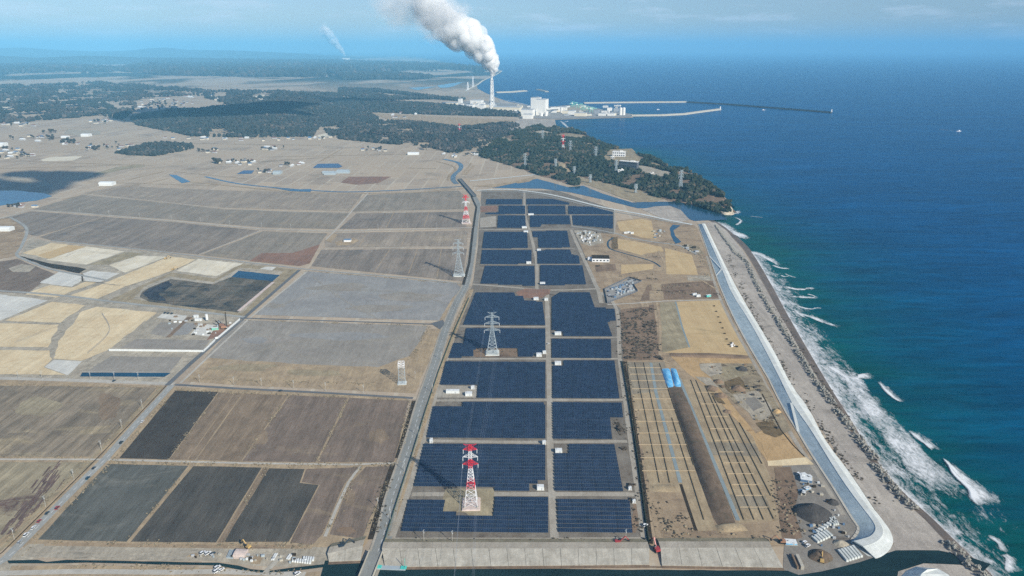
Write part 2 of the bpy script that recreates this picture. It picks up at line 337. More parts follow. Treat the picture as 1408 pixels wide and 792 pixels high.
M['scrubtree'] = tree_mat('scrub_twigs', (0.06, 0.05, 0.04), (0.10, 0.082, 0.064), (0.14, 0.115, 0.09))

# ------------------------------------------------------------------ ground sheets
_pi = [0]
def lvl_z(lvl, p): _pi[0] += 1; return (0.04 * lvl + 0.0014 * (_pi[0] % 22)) * (1 + max(0, p.y - 800) / 900)
def rough_edge(P, amp, step):
    out = []
    for i, p in enumerate(P):
        q = P[(i + 1) % len(P)]; d = q - p; L = d.length; k = max(1, min(24, int(L / step)))
        nrm = Vector((-d.y, d.x, 0)).normalized() if L > 0 else Vector((0, 0, 0))
        for j in range(k):
            r = p + d * (j / k)
            if j: r = r + nrm * amp * mnoise.noise(r * 0.05)
            out.append(r)
    return out
def patch(name, label, px, lvl, mat, amp=0.7, step=12.0, zbase=0.0):
    P = [G(x, y) for x, y in px]; c = sum(P, Vector()) / len(P); z = lvl_z(lvl, c) + zbase
    if zbase: P = [G(x, y, zbase) for x, y in px]
    P = rough_edge(P, amp * (1 + max(0, c.y - 600) / 1500), step)
    bm = bmesh.new(); vs = [bm.verts.new((p.x, p.y, z)) for p in P]; f = bm.faces.new(vs); f.normal_update()
    if f.normal.z < 0: f.normal_flip()
    bmesh.ops.triangulate(bm, faces=[f], ngon_method='EAR_CLIP')
    me = bpy.data.meshes.new(name); bm.to_mesh(me); bm.free(); me.materials.append(M[mat])
    o = bpy.data.objects.new(name, me); C.objects.link(o)
    return tag(o, label, None, None, 'structure')
def smooth_px(px, n=6):
    """Catmull-Rom through the points"""
    out = []; P = [Vector((a, b)) for a, b in px]
    for i in range(len(P) - 1):
        p0, p1, p2, p3 = P[max(0, i - 1)], P[i], P[i + 1], P[min(len(P) - 1, i + 2)]
        for k in range(n):
            t = k / n
            out.append(0.5 * ((2 * p1) + (p2 - p0) * t + (2 * p0 - 5 * p1 + 4 * p2 - p3) * t * t + (3 * p1 - p0 - 3 * p2 + p3) * t ** 3))
    out.append(P[-1]); return [(p.x, p.y) for p in out]
def offset_lines(P, w0, w1=None):
    w1 = w0 if w1 is None else w1; L = []; Rr = []; n = len(P)
    for i, p in enumerate(P):
        d = (P[min(n - 1, i + 1)] - P[max(0, i - 1)]); d.z = 0; d.normalize(); nr = Vector((-d.y, d.x, 0))
        w = (w0 + (w1 - w0) * i / max(1, n - 1)) / 2; L.append(p + nr * w); Rr.append(p - nr * w)
    return L, Rr
def ribbon(name, label, px, w, lvl, mat, w1=None, smooth=False, kind='structure', z=None, parent=None, amp=0.0):
    if smooth: px = smooth_px(px)
    P = [G(x, y) for x, y in px]; c = sum(P, Vector()) / len(P); zz = lvl_z(lvl, c) if z is None else z
    L, Rr = offset_lines(P, w, w1); mb = MB(); n = len(P)
    for a in L + Rr: mb.v.append((a.x + amp * random.uniform(-1, 1), a.y + amp * random.uniform(-1, 1), zz))
    for i in range(n - 1): mb.f.append((n + i, n + i + 1, i + 1, i)); mb.m.append(0)
    o = mb.build(name, M[mat], parent)
    return tag(o, label, None, None, kind) if parent is None else o
def pts_world(px, z=0.0): return [G(x, y, z) for x, y in px]

WATER_Z = -1.6
SHORE = [(1420, 850), (1368, 792), (1330, 757), (1288, 716), (1240, 672), (1200, 622), (1172, 577), (1142, 530), (1112, 480), (1084, 432), (1060, 388), (1034, 346), (1010, 322), (992, 308), (970, 300), (952, 301)]
SH = [G(x, y, WATER_Z) for x, y in smooth_px(SHORE, 4)]
COAST_N = [(926, 285), (899, 285), (877, 285), (829, 273.5), (786, 264), (745, 258.5), (690, 258.5), (680, 257), (712, 251), (734, 245.6), (756, 251), (780, 257), (802, 256), (829, 267), (869, 279), (899, 278), (934, 278), (964, 286), (993, 294), (1010, 293), (1005, 284),
           (990, 275), (974, 266), (962, 258), (950, 251), (930, 245), (913, 239), (900, 228), (876, 220), (852, 213), (835, 207), (818, 201), (800, 192), (787, 186), (775, 181), (767, 177), (764, 170), (763, 164.5), (800, 163), (870, 161.5), (870, 157), (835, 152), (812, 148), (800, 143),
           (765, 146), (735, 148), (718, 143), (700, 140), (682, 134), (668, 128), (657, 122), (655, 117), (662, 111), (676, 105), (688, 101), (690, 97.5), (676, 96), (655, 93), (625, 88.5), (610, 85), (596, 82), (575, 79), (540, 76.5)]
bm = bmesh.new()
LP = [Vector((SH[0].x - 14, -3000, 0))] + [Vector((p.x - 14, p.y - 2, 0)) for p in SH] + [G(x, y) for x, y in COAST_N] + [Vector((-74000, G(540, 76.5).y + 4000, 0)), Vector((-74000, -3000, 0))]
vs = [bm.verts.new(p) for p in LP]; fc = bm.faces.new(vs); fc.normal_update()
if fc.normal.z < 0: fc.normal_flip()
bmesh.ops.triangulate(bm, faces=[fc], ngon_method='EAR_CLIP')
me = bpy.data.meshes.new('ground'); bm.to_mesh(me); bm.free(); me.materials.append(M['ground'])
go = bpy.data.objects.new('ground', me); C.objects.link(go); tag(go, 'wide brown coastal plain of winter paddies behind the shore', None, None, 'structure')
# earth edge that carries the plain down below the water
mb = MB()
for i in range(len(LP) - 3):
    a, b = LP[i], LP[i + 1]; mb.poly([a, b, (b.x + 3, b.y - 2, -6), (a.x + 3, a.y - 2, -6)])
tag(mb.build('shore_bank', M['wetsand']), 'low earth bank where the plain meets the water', None, None, 'structure')
# beach
n = len(SH); mb = MB(); rows = [(-15, 0.05), (-7, -0.6), (0.5, -1.66), (30, -6)]
for dx, z in rows:
    for p in SH: mb.v.append((p.x + dx, p.y + dx * 0.15, z))
for r in range(3):
    for i in range(n - 1):
        a = r * n + i; mb.f.append((a, a + n, a + n + 1, a + 1)); mb.m.append(0 if r == 0 else 1)
tag(mb.build('beach_slope', [M['wetsand'], M['wetsand']]), 'wet dark sand sloping into the surf', None, None, 'structure')
# sea: one sheet, fine near the shore, with the depth of the water stored for its colour
gx = np.unique(np.concatenate([np.linspace(-74000, -6000, 8), np.linspace(-6000, -200, 12), np.arange(-200, 1500, 24), np.linspace(1500, 8000, 14), np.linspace(8000, 74000, 10)]))
gy = np.unique(np.concatenate([np.linspace(-3000, 280, 6), np.arange(280, 1900, 24), np.linspace(1900, 8000, 40), np.linspace(8000, 68000, 16)]))
sy = np.array([p.y for p in SH]); sxx = np.array([p.x for p in SH]); oo = np.argsort(sy)
X, Y = np.meshgrid(gx, gy); D = (X - np.interp(Y, sy[oo], sxx[oo])) * 0.9
dep = np.exp(-np.maximum(D, 0) / 120.0) * (Y < 2600)
cn_ = np.array([[G(x, y).x, G(x, y).y] for x, y in COAST_N[20:42]])
dn = np.min(np.hypot(X[..., None] - cn_[:, 0], Y[..., None] - cn_[:, 1]), axis=-1); dep = np.maximum(dep, 0.55 * np.exp(-dn / 130))
ny, nx = X.shape; idx = np.arange(nx * ny).reshape(ny, nx)
q = np.stack([idx[:-1, :-1], idx[:-1, 1:], idx[1:, 1:], idx[1:, :-1]], -1).reshape(-1, 4)
T = np.concatenate([q[:, [0, 1, 2]], q[:, [0, 2, 3]]])
tag(fast_mesh('sea', np.stack([X.ravel(), Y.ravel(), np.full(X.size, WATER_Z)], -1), T, M['sea'], dep.ravel()), 'deep blue open sea, greener close to the surf', None, None, 'structure')

# ------------------------------------------------------------------ fields and roads, left of the main road
P_ = patch
P_('verge_strip', 'pale straw ground round the near fields', [(-60, 519), (560, 545), (545, 690), (500, 752), (-60, 752), (-260, 752)], 1, 'verge')
P_('harvested_field', 'grey tan stubble field at the far left end of the near rows', [(-80, 529), (216, 533), (131, 628), (-140, 628)], 2, 'soil_f1')
P_('harvested_field', 'straw field with a dark purple streak left of the road', [(-140, 635), (130, 635.5), (62, 690), (0, 742), (-40, 775), (-220, 775)], 2, 'soil_f2')
P_('tilled_field', 'narrow black tilled field beside the left road', [(241, 537), (300, 539), (232, 632), (164, 630)], 2, 'soil_dark')
P_('harvested_field', 'tan stubble strip next to the black field', [(301, 539.5), (333, 541), (268, 632.5), (233, 632)], 2, 'soil_tan')
P_('harvested_field', 'brown stubble strip second after the black field', [(335, 541), (396, 543.5), (331, 634.5), (270, 632.5)], 2, 'soil_tan')
P_('harvested_field', 'umber stubble field in the middle of the near upper row', [(398.5, 543.5), (478, 547), (434, 635.5), (333, 634.5)], 2, 'soil_brown')
P_('harvested_field', 'umber stubble field next to the main road', [(480.5, 547), (562, 551), (542, 635.5), (437, 635.5)], 2, 'soil_brown')
P_('tilled_field', 'first charcoal tilled field beside the left road', [(148, 638), (259, 640.5), (174, 745), (52, 742)], 2, 'soil_dark2')
P_('tilled_field', 'second charcoal tilled field in the near row', [(266, 641), (360, 643), (297, 746), (180, 745)], 2, 'soil_dark3')
P_('harvested_field', 'narrow tan bund between the two last tilled fields', [(362, 643), (369, 644), (307, 746), (299, 746)], 2, 'soil_tan')
P_('tilled_field', 'notched charcoal tilled field in the near row', [(370, 644), (419, 645), (412, 664), (438, 667), (397, 745), (308, 745.5)], 2, 'soil_dark3')
P_('harvested_field', 'brown field beside the pale concrete path', [(421, 645), (494, 642), (474, 665), (443, 735), (430, 749), (399, 746), (440, 667), (415, 663)], 2, 'soil_brown')
P_('harvested_field', 'brown field wedged between concrete path and main road', [(503, 642), (538, 641), (498, 741), (453, 735), (481, 665)], 2, 'soil_brown')
for i, (a, b) in enumerate((((322, 541), (258, 632)), )):
    ribbon('field_bund', 'thin bund inside the tan stubble strip', [a, b], 0.7, 3, 'verge')
ribbon('road', 'two lane left country road with cars on it', [(-70, 815), (8, 768), (47, 729), (82, 693), (112, 663), (145, 631), (190, 580), (236, 530)], 7.6, 6, 'asphalt2')
ribbon('road_verge', 'pale verge along the left country road', [(-70, 803), (0, 757), (66, 690), (135, 622), (223, 532)], 3.0, 5, 'bank')
ribbon('gutter', 'dark gutter along the left country road', [(-66, 808), (3, 760), (74, 690), (140, 624), (229, 530)], 1.0, 7, 'hedge')
ribbon('field_path', 'pale path crossing between the two near field rows', [(-140, 631.5), (140, 632), (330, 637), (480, 639), (545, 637)], 2.8, 5, 'pathc')
ribbon('concrete_path', 'pale bent concrete path down to the bank', [(497, 641), (488, 651), (479, 664), (462, 701), (447, 738)], 2.6, 5, 'pathc')
ribbon('road', 'pale cross road behind the near field rows', [(-120, 517), (100, 523), (240, 528)], 7, 5, 'pathc')
ribbon('road', 'dark narrow cross road east of the junction', [(240, 529), (330, 534.5), (440, 540), (568, 547.5)], 4.2, 6, 'asphalt_dark')
ribbon('verge_strip', 'light dirt strip behind the dark cross road', [(250, 522), (330, 528), (440, 533), (572, 539)], 6, 4, 'verge')
# grey reclaimed fields
P_('gravel_field', 'upper grey bare field beside the main road', [(421, 373), (500, 379), (628, 390), (634, 396), (606, 441), (350, 433)], 2, 'gray')
P_('gravel_field', 'lower grey bare field with pale tan edge', [(328, 440), (588, 448), (562, 505), (552, 527), (258, 520)], 2, 'gray2')
P_('dry_verge', 'tan dry grass edge of the lower grey field', [(285, 492), (400, 500), (520, 505), (562, 490), (590, 452), (608, 452), (572, 538), (250, 523)], 3, 'verge', 2.5)
P_('dry_verge', 'tan strip between grey fields and main road', [(640, 392), (634, 404), (611, 447), (600, 447), (622, 410)], 3, 'verge')
ribbon('road', 'dark straight farm road between pond and grey fields', [(230, 530), (262, 500), (300, 467), (337, 436), (374, 404), (412, 371)], 6, 6, 'asphalt_dark')
ribbon('road_verge', 'pale verge of the straight farm road', [(248, 527), (343, 438), (424, 372)], 3.0, 5, 'pathc')
ribbon('road', 'dark cross track between the grey fields', [(330, 437.5), (460, 441.5), (596, 446), (609, 444)], 3.6, 6, 'asphalt_dark')
ribbon('road', 'grey road along the foot of the pond', [(336, 436), (290, 431), (239, 424), (190, 419), (147, 414), (100, 408), (60, 404), (-30, 398)], 6, 6, 'asphalt2')
# upper paddies
P_('paddy_field', 'long mauve paddy field above the pale road', [(45, 288), (112, 268), (200, 276), (307, 288), (480, 293.5), (460, 315), (358, 312.5), (239, 302)], 2, 'soil_up')
P_('paddy_field', 'dun paddy field below the dark canal', [(114, 265.5), (165, 256), (330, 262.5), (480, 265), (500, 265), (480, 290.5), (307, 285.5)], 2, 'soil_up3')
P_('paddy_field', 'mauve paddy field by the canal and red white pylon', [(504, 268), (630, 262), (640, 270), (643, 287.5), (484, 291)], 2, 'soil_up')
P_('paddy_field', 'slate paddy field with the red white pylon on it', [(490, 293.5), (643, 291), (641, 312.5), (466, 315)], 2, 'soil_up2')
P_('paddy_field', 'slate paddy field at the west bend of the pale road', [(6, 300), (44, 290.5), (140, 298), (52, 325), (38, 322), (30, 312)], 2, 'soil_up2')
P_('paddy_field', 'wide slate paddy field in front of the pale road', [(142, 298), (239, 305.5), (358, 317), (272, 350), (205, 343), (72, 331), (54, 326)], 2, 'soil_up2')
P_('paddy_field', 'paddy field between the slanting path and the red earth', [(362, 318), (450, 321), (443, 331), (418, 364), (341, 358), (276, 350.5)], 2, 'soil_up')
P_('bare_earth', 'rust red earth corner of a paddy field', [(360, 348), (402, 348), (440, 336), (426, 362), (412, 366), (343, 359)], 3, 'rust')
P_('paddy_field', 'mauve paddy field with the small farm shed', [(456, 320.5), (643, 317), (642, 338), (448, 340.5), (446, 332)], 2, 'soil_up3')
P_('paddy_field', 'brown paddy field under the grey pylon', [(442, 343.5), (642, 342), (636, 387), (428, 366)], 2, 'soil_up2')
for a, b in (((238, 306), (84, 329)), ((93, 292.5), (40, 309)), ((146, 299), (56, 323)), ((536, 343), (516, 372)), ((574, 342.5), (562, 376)), ((607, 342), (601, 381)), ((505, 318), (494, 339)), ((560, 317.5), (552, 338)), ((542, 291.5), (531, 313)), ((590, 291), (583, 312)), ((235, 279), (196, 298)), ((330, 288), (300, 307)), ((410, 291), (385, 313)), ((340, 262), (318, 285)), ((420, 264), (400, 287))):
    ribbon('field_bund', 'low pale bund between two paddy fields', [a, b], 1.3, 3, 'verge')
ribbon('road', 'pale farm road across the paddies', [(-20, 306), (14, 297), (44, 289), (110, 293), (239, 304), (358, 315), (450, 318), (555, 316), (650, 313)], 5.0, 5, 'pathc')
ribbon('farm_track', 'thin pale track between the upper paddies', [(112, 267), (200, 275), (307, 287), (400, 291.5), (480, 292.3), (645, 289)], 2.6, 4, 'pathc')
ribbon('farm_track', 'pale slanting track down from the canal', [(506, 266), (486, 288), (462, 316), (448, 330)], 3.0, 5, 'pathc')
ribbon('farm_track', 'pale slanting track through the middle paddies', [(358, 317), (318, 333), (273, 350)], 2.6, 4, 'pathc')
ribbon('farm_track', 'thin track in front of the farm shed', [(444, 342), (550, 340.5), (645, 339.5)], 2.4, 4, 'pathc')
ribbon('road', 'grey farm road above the sand heaps', [(70, 331), (205, 344), (341, 361), (409, 369), (460, 374), (560, 382), (632, 390)], 4.6, 5, 'asphalt2')
ribbon('road', 'grey winding road at the left edge', [(14, 299), (33, 310), (37, 320), (29, 340), (23, 350), (34, 357), (70, 370), (113, 379), (150, 386)], 5.5, 5, 'asphalt2', smooth=True)
P_('scrub_land', 'brown rough ground at the left edge', [(-80, 306), (14, 300), (32, 312), (34, 322), (22, 352), (-80, 372)], 2, 'scrubland')
P_('paddy_field', 'brown fields left of the white gravel beds', [(-80, 372), (24, 356), (76, 377), (36, 404), (-80, 396)], 2, 'soil_brown')
P_('gravel_bed', 'lilac grey gravel bed at the left edge', [(12, 369), (30, 363), (49, 366), (40, 374), (17, 374)], 3, 'slate')
# reclamation ground in pale sands
P_('works_ground', 'grey ground of the reclamation works', [(40, 327), (72, 333), (205, 346), (341, 362), (408, 371), (330, 440), (232, 526), (-140, 516), (-140, 400), (30, 403), (74, 378), (118, 377), (28, 352)], 2, 'slate')
SANDS = [('golden sand bed nearest the left bend', [(31, 348), (70, 334), (119, 339), (68, 356)], 'tan'), ('long cream sand bed', [(63, 357.5), (119, 339), (172, 345.6), (119, 364)], 'cream'),
 ('weedy olive strip between cream and white beds', [(123, 364), (172, 347), (198, 349), (148, 364)], 'olive'), ('pale gravel bed behind the golden strip', [(150, 365), (189, 351.6), (230, 353), (172, 375)], 'cream'),
 ('long golden sand strip above the pond', [(143, 389.5), (234, 352.5), (269, 357), (241, 371), (176, 393.5)], 'tan'), ('white gravel bed with stepped edge', [(55, 389), (82, 373), (111, 377), (112, 386), (99, 394.5), (77, 392)], 'white'),
 ('white gravel bed right of the dark gully', [(114, 376), (126, 372), (165, 376), (138, 388), (116, 386)], 'white'), ('golden sand bed in front of the white gravel', [(34, 405), (68, 392.5), (99, 395.5), (119, 387), (133, 388.5), (77, 409.5)], 'tan'),
 ('golden sand bed west of the pond', [(95, 407), (141, 390.5), (172, 394), (134, 411)], 'tan'), ('pale gravel bed north of the pond', [(242, 372), (273, 356), (334, 362.5), (297, 380)], 'cream'),
 ('pale gravel bed at the left edge', [(-80, 404), (0, 405), (66, 413), (0, 441), (-80, 448)], 'white'), ('golden sand bed with a dark rim', [(7, 441), (72, 415), (117, 420), (83, 444)], 'tan'),
 ('golden sand bed at the left edge', [(-80, 446), (0, 444.5), (81, 446.5), (66, 477.5), (-90, 477)], 'tan'), ('large golden sand field in front of the pond road', [(133, 422), (216, 430), (147, 482), (112, 496), (73, 493), (84, 465), (113, 428)], 'tan'),
 ('golden sand field by the cross road', [(-90, 480), (68, 482), (72, 494), (60, 505), (90, 515.5), (-100, 514)], 'tan'), ('white gravel corner of the golden field', [(61, 505), (74, 495), (113, 497), (93, 516)], 'white')]
for lb, px, m in SANDS: P_('sand_bed', lb, px, 4, m, 2.6, 8.0)
P_('mud_strip', 'dark muddy strip between sand beds', [(27, 352), (63, 361), (119, 370), (109, 376), (60, 366)], 3, 'hedge', 2.0)
P_('sand_bed', 'ochre half of the golden sand bed', [(52, 351), (95, 337), (119, 339), (68, 356)], 5, 'tan2', 2.0)
ribbon('gully', 'dark gully through the sand beds', [(118, 421), (84, 444), (82, 465), (70, 481)], 2.0, 5, 'slate')
ribbon('gully', 'dark gully along the pond side of the sand strip', [(135, 411.5), (172, 394.5), (241, 372), (270, 358)], 2.2, 5, 'slate')
ribbon('gully', 'short dark gully between white gravel beds', [(112.5, 377), (113.5, 387), (128, 388), (143, 389)], 1.6, 5, 'hedge')
# pond
P_('pond_bank', 'pale grass bank round the drained pond', [(150, 413), (196, 392), (236, 375), (297, 383), (331, 363), (410, 371), (336, 435), (239, 422)], 4, 'bank')
P_('pond_berm', 'grey berm round the drained pond', [(183, 411), (199, 394), (233, 380), (294, 388), (331, 368), (390, 373), (333, 431), (239, 420)], 5, 'slate')
P_('pond_bed', 'dark drained bed of the pond', [(192, 409), (196, 401), (206, 395.5), (235, 384), (293, 391), (318, 381), (376, 387), (327, 430), (239, 419.5), (205, 415)], 6, 'pondbed', 1.5)
P_('pond_water', 'blue water left in the pond corner', [(318, 381), (328, 372.5), (385, 378.5), (375, 387)], 7, 'river', 1.0)
P_('pond_mud', 'dark wet mud in the west end of the pond', [(196, 404), (206, 397), (232, 386.5), (238, 392), (218, 404), (228, 414), (205, 412)], 7, 'mud', 3.0)
ribbon('pond_kerb', 'pale concrete kerb north of the pond', [(206, 394.5), (235, 382.5), (293, 389.5), (318, 378.5), (332, 370)], 2.2, 7, 'pathc')
ribbon('pond_kerb', 'pale concrete strip east of the pond', [(328, 428), (376, 388)], 5.0, 7, 'pink')
P_('gravel_pad', 'white gravel pad at the pond corner', [(357, 370), (365, 367), (380, 367.5), (374, 372)], 7, 'white')
# building site south of the pond
P_('building_site', 'grey levelled building site behind the white fence', [(218, 432), (330, 436), (328, 440), (296, 467), (280, 482.5), (150, 481), (178, 458)], 4, 'slate')
for lb, px, m in (('grey slab on the building site', [(205, 459), (221, 443), (249, 445), (230, 463)], 'gray2'), ('pale slab on the building site', [(232, 462), (253, 444), (273, 444.5), (258, 460)], 'gray'), ('pale green slab by the drill rig', [(262, 460), (275, 445), (303, 448), (289, 463)], 'white'),
  ('white paved corner of the building site', [(216, 437), (224, 431), (258, 434), (252, 441)], 'white'), ('grey yard inside the white fence', [(165, 479), (188, 466), (289, 468), (279, 481)], 'gray2')):
    P_('concrete_pad', lb, px, 5, m)
P_('works_track', 'reddish dug strip in the building site', [(228, 464), (258, 436), (264, 436), (234, 464)], 6, 'scrub'); P_('works_track', 'reddish dug ground by the drill rig', [(284, 468), (295, 452), (318, 446), (300, 464)], 6, 'rust')
P_('retention_basin', 'grassy grey rim of the lower basin', [(100, 519), (150, 486), (276, 488), (238, 522)], 4, 'slate')
P_('retention_basin', 'grey floor of the lower basin', [(118, 512), (152, 490), (250, 491), (246, 497), (232, 514)], 5, 'gray2')
P_('basin_water', 'dark blue strip of water in the lower basin', [(113, 512.5), (235, 513), (226, 518.5), (110, 518)], 6, 'river')
ribbon('basin_wall', 'thin pale wall behind the basin water', [(113, 511.5), (236, 512)], 0.9, 7, 'pathc')

def blot(name, label, x, y, rx, ry, lvl, mat, n_=18):
    ph = random.uniform(0, 99); P = []
    for k in range(n_): a = 6.2832 * k / n_; f = 1 + .55 * mnoise.noise(Vector((math.cos(a) * 1.2, math.sin(a) * 1.2, ph))); P.append((x + rx * f * math.cos(a), y + ry * f * math.sin(a)))
    patch(name, label, P, lvl, mat, 1.6, 5.0)
for x, y, rx, ry, m in ((470, 395, 40, 5, 'gray2'), (560, 408, 45, 6, 'gray2'), (520, 424, 40, 5, 'gray2'), (470, 462, 60, 6, 'gray'), (350, 468, 20, 5, 'gray'), (380, 420, 14, 3, 'gray2'), (440, 512, 40, 4, 'bank'), (330, 505, 40, 5, 'bank')):
    blot('soil_patch', 'uneven patch of soil on the grey bare fields', x, y, rx, ry, 3.4, m, 40)
for x, y, rx, ry, m in ((50, 560, 30, 12, 'soil_f2'), (150, 560, 16, 20, 'soil_tan'), (480, 685, 8, 10, 'soil_tan'), (478, 730, 12, 5, 'scrub'), (520, 600, 14, 9, 'soil_tan'), (350, 600, 16, 14, 'soil_tan'), (60, 600, 24, 8, 'soil_f1')):
    blot('soil_patch', 'uneven patch of stubble on the near fields', x, y, rx, ry, 2.9, m, 40)
# long purple weed streak in the straw field
for k in range(70):
    t = random.random(); x, y = 12 + 66 * t + random.gauss(0, 5), 728 - 82 * t + random.gauss(0, 6); l_ = random.uniform(4, 14); dx, dy = l_ * .62, -l_ * .78
    ribbon('weed_streak', 'purple brown weed streak in the straw field', [(x - dx, y - dy), (x - dx * .3, y - dy * .3), (x + dx * .4, y + dy * .4), (x + dx, y + dy)], random.uniform(.5, 2.2), 2.9, 'purple', amp=.35)
for px in ([(370, 425), (450, 400), (560, 402), (615, 418)], [(300, 505), (400, 470), (520, 468), (580, 455)], [(430, 380), (470, 410), (520, 438)], [(350, 455), (420, 490), (520, 500)], [(140, 430), (150, 455), (120, 485)], [(20, 470), (60, 455), (80, 448)], [(200, 440), (170, 470), (150, 480)], [(90, 352), (110, 345), (160, 349)], [(60, 757), (180, 758), (320, 760), (440, 768)], [(40, 764), (160, 764), (300, 768)]):
    for d_ in (0, 1.0): ribbon('wheel_track', 'faint wheel track over bare ground', [(x, y + d_ * 1.6) for x, y in px], .8, 5.8, 'lane', smooth=True)
# ------------------------------------------------------------------ main road and left levee
MAIN = [(489, 830), (506, 792), (526, 740), (538, 690), (549, 655), (566, 603), (579, 557), (598, 500), (612, 455), (628, 416), (640, 394), (646, 368), (652, 328), (655, 300), (658, 284), (653, 272), (643, 260), (632, 247)]
ribbon('road', 'main two lane road running up beside the solar farm', MAIN, 9.5, 7, 'asphalt', smooth=True)
ribbon('road_shoulder', 'pale shoulder of the main road', MAIN, 13.5, 6, 'lane', smooth=True)
ribbon('road_ditch', 'dark ditch on the field side of the main road', [(510, 742), (528, 676), (541, 638)], 5, 5, 'hedge'); ribbon('road_ditch', 'dark ditch behind the cross road', [(547, 630), (561, 583), (570, 551)], 5, 5, 'hedge')
ribbon('road_ditch', 'dark ditch beside the upper paddies', [(637, 392), (645, 362), (650, 318), (655, 285), (648, 270)], 4.5, 5, 'hedge')
ribbon('road_bank', 'tan grassy bank between main road and solar farm', [(528, 742), (549, 682), (570, 618), (590, 552), (610, 494), (632, 436), (648, 398)], 8, 5, 'verge')
P_('junction', 'paved triangle where the cross track meets the main road', [(592, 445), (609, 440), (612, 446), (605, 453)], 8, 'asphalt_dark')
# painted lane lines
def dashes(name, label, px, w, seg, gap, z, mat):
    P = [G(x, y, z) for x, y in smooth_px(px)]; mb = MB(); L = [0]
    for i in range(len(P) - 1): L.append(L[-1] + (P[i + 1] - P[i]).length)
    t = 0
    while t + seg < L[-1]:
        q = []
        for s in (t, t + seg):
            i = max(k for k in range(len(L)) if L[k] <= s); i = min(i, len(P) - 2); d = P[i + 1] - P[i]; q.append((P[i] + d * ((s - L[i]) / max(1e-6, L[i + 1] - L[i])), Vector((-d.y, d.x, 0)).normalized() * w / 2))
        mb.poly([q[0][0] - q[0][1], q[1][0] - q[1][1], q[1][0] + q[1][1], q[0][0] + q[0][1]]); t += seg + gap
    return tag(mb.build(name, M[mat]), label, None, None, 'structure')
dashes('lane_line', 'white dashed centre line of the main road', MAIN[:12], 0.28, 5, 5, 0.42, 'wpaint')
dashes('lane_line', 'white dashed centre line of the left road', [(-70, 815), (8, 768), (47, 729), (82, 693), (112, 663), (145, 631), (190, 580), (236, 530)], 0.28, 5, 5, 0.36, 'wpaint')

# ------------------------------------------------------------------ solar farm ground and lanes
P_('solar_yard', 'brown grey gravel yard under the solar panels', [(524, 752), (548, 690), (580, 600), (600, 530), (628, 440), (650, 392), (657, 340), (662, 262), (766, 262), (845, 288), (845, 322), (790, 318), (826, 402), (853, 424), (858, 497), (866, 560), (893, 752)], 3, 'yard')
LANES = [('pale gravel lane between the two panel columns', [(763, 748), (757, 640), (756, 560), (754, 480), (752, 404)], 6.2), ('gravel lane of the upper panel group', [(738, 398), (738, 362), (735, 346), (729, 320), (722, 296), (721, 264)], 5.5),
 ('gravel lane in front of the second panel row', [(583, 606), (680, 608), (755, 608), (862, 607)], 5.0), ('gravel lane behind the nearest panel row', [(566, 680), (640, 679.5), (757, 679.5), (876, 680)], 5.5),
 ('gravel lane behind the third panel row', [(598, 551), (680, 550), (755, 550), (858, 550)], 4.8), ('gravel lane beside the blue grey pylon', [(612, 494), (700, 493.5), (755, 493.5), (850, 493.5)], 4.2),
 ('thin gravel lane in the upper left panels', [(632, 448.5), (700, 449.5), (755, 449.5)], 3.6), ('thin gravel lane in the right panels', [(755, 464), (850, 464)], 3.6),
 ('gravel lane behind the middle panels', [(650, 391), (690, 394), (757, 399), (826, 397)], 6.0), ('gravel lane along the east side of the panels', [(886, 742), (880, 700), (869, 620), (861, 560), (852, 490), (848, 426), (826, 402)], 5.0),
 ('gravel lane along the west side of the panels', [(538, 742), (560, 680), (583, 600), (604, 526), (628, 450), (648, 402)], 5.0), ('gravel lane in front of the nearest panels', [(530, 743), (640, 743), (760, 743), (888, 742)], 5.5),
 ('pale road along the east side of the upper panels', [(785, 316), (800, 350), (821, 396), (827, 417)], 6.5), ('gravel road north of the middle panels', [(655, 316), (720, 316), (790, 315)], 6.0), ('thin lane between the upper panel rows', [(667, 295), (843, 295.4)], 2.6),
 ('thin lane behind the upper panel rows', [(670, 281.8), (783, 281.8)], 2.6), ('thin lane between middle panel rows', [(662, 342.3), (735, 342)], 3.0), ('thin lane in front of the middle panel rows', [(660, 363.8), (798, 363.5)], 3.0), ('thin lane in the right middle panels', [(738, 341.8), (790, 341.8)], 3.0),
 ('short lane inside the top panels', [(779, 282), (785, 297), (787, 311)], 3.0), ('lane along the east edge of the top panels', [(845, 288), (845, 322)], 3.0)]
for lb, px, w in LANES: ribbon('gravel_lane', lb, px, w, 5, 'lane', smooth=len(px) > 3, amp=0.25)
P_('tower_yard', 'bare pale ground round the red white pylon', [(609, 684), (613, 672), (680, 672), (678, 712), (648, 712), (640, 705), (609, 704)], 6, 'olive')
P_('tower_yard', 'scrubby ground round the blue grey pylon', [(650, 478), (668, 478), (712, 478), (713, 491), (652, 491)], 6, 'scrub')
P_('parking_pad', 'grey gravel pad with a long white cabin', [(605, 530), (656, 531), (655, 547), (602, 547)], 6, 'lane')
P_('bare_patch', 'tan earth patch behind the middle panels', [(709, 402), (722, 397), (757, 398), (756, 404), (744, 410), (716, 410)], 6, 'rust')
P_('bare_patch', 'tan earth patch by the top left panels', [(660, 284), (684, 283), (684, 291), (661, 292)], 6, 'rust'); P_('bare_patch', 'pale works patch by the top left panels', [(660, 300), (682, 297), (682, 312), (660, 313)], 6, 'lane')
P_('grass_strip', 'greenish weedy strip in front of the nearest panels', [(528, 750), (530, 746.5), (888, 745.5), (892, 750)], 4, 'olive')
P_('weedy_ground', 'dark weedy ground beside the nearest right panels', [(870, 690), (877, 690), (880, 715), (874, 733), (868, 733)], 5, 'scrub', 1.5)
P_('weedy_ground', 'dark weedy ground at the right end of the panels', [(842, 574), (856, 574), (862, 604), (843, 604)], 5, 'yard', 1.0)

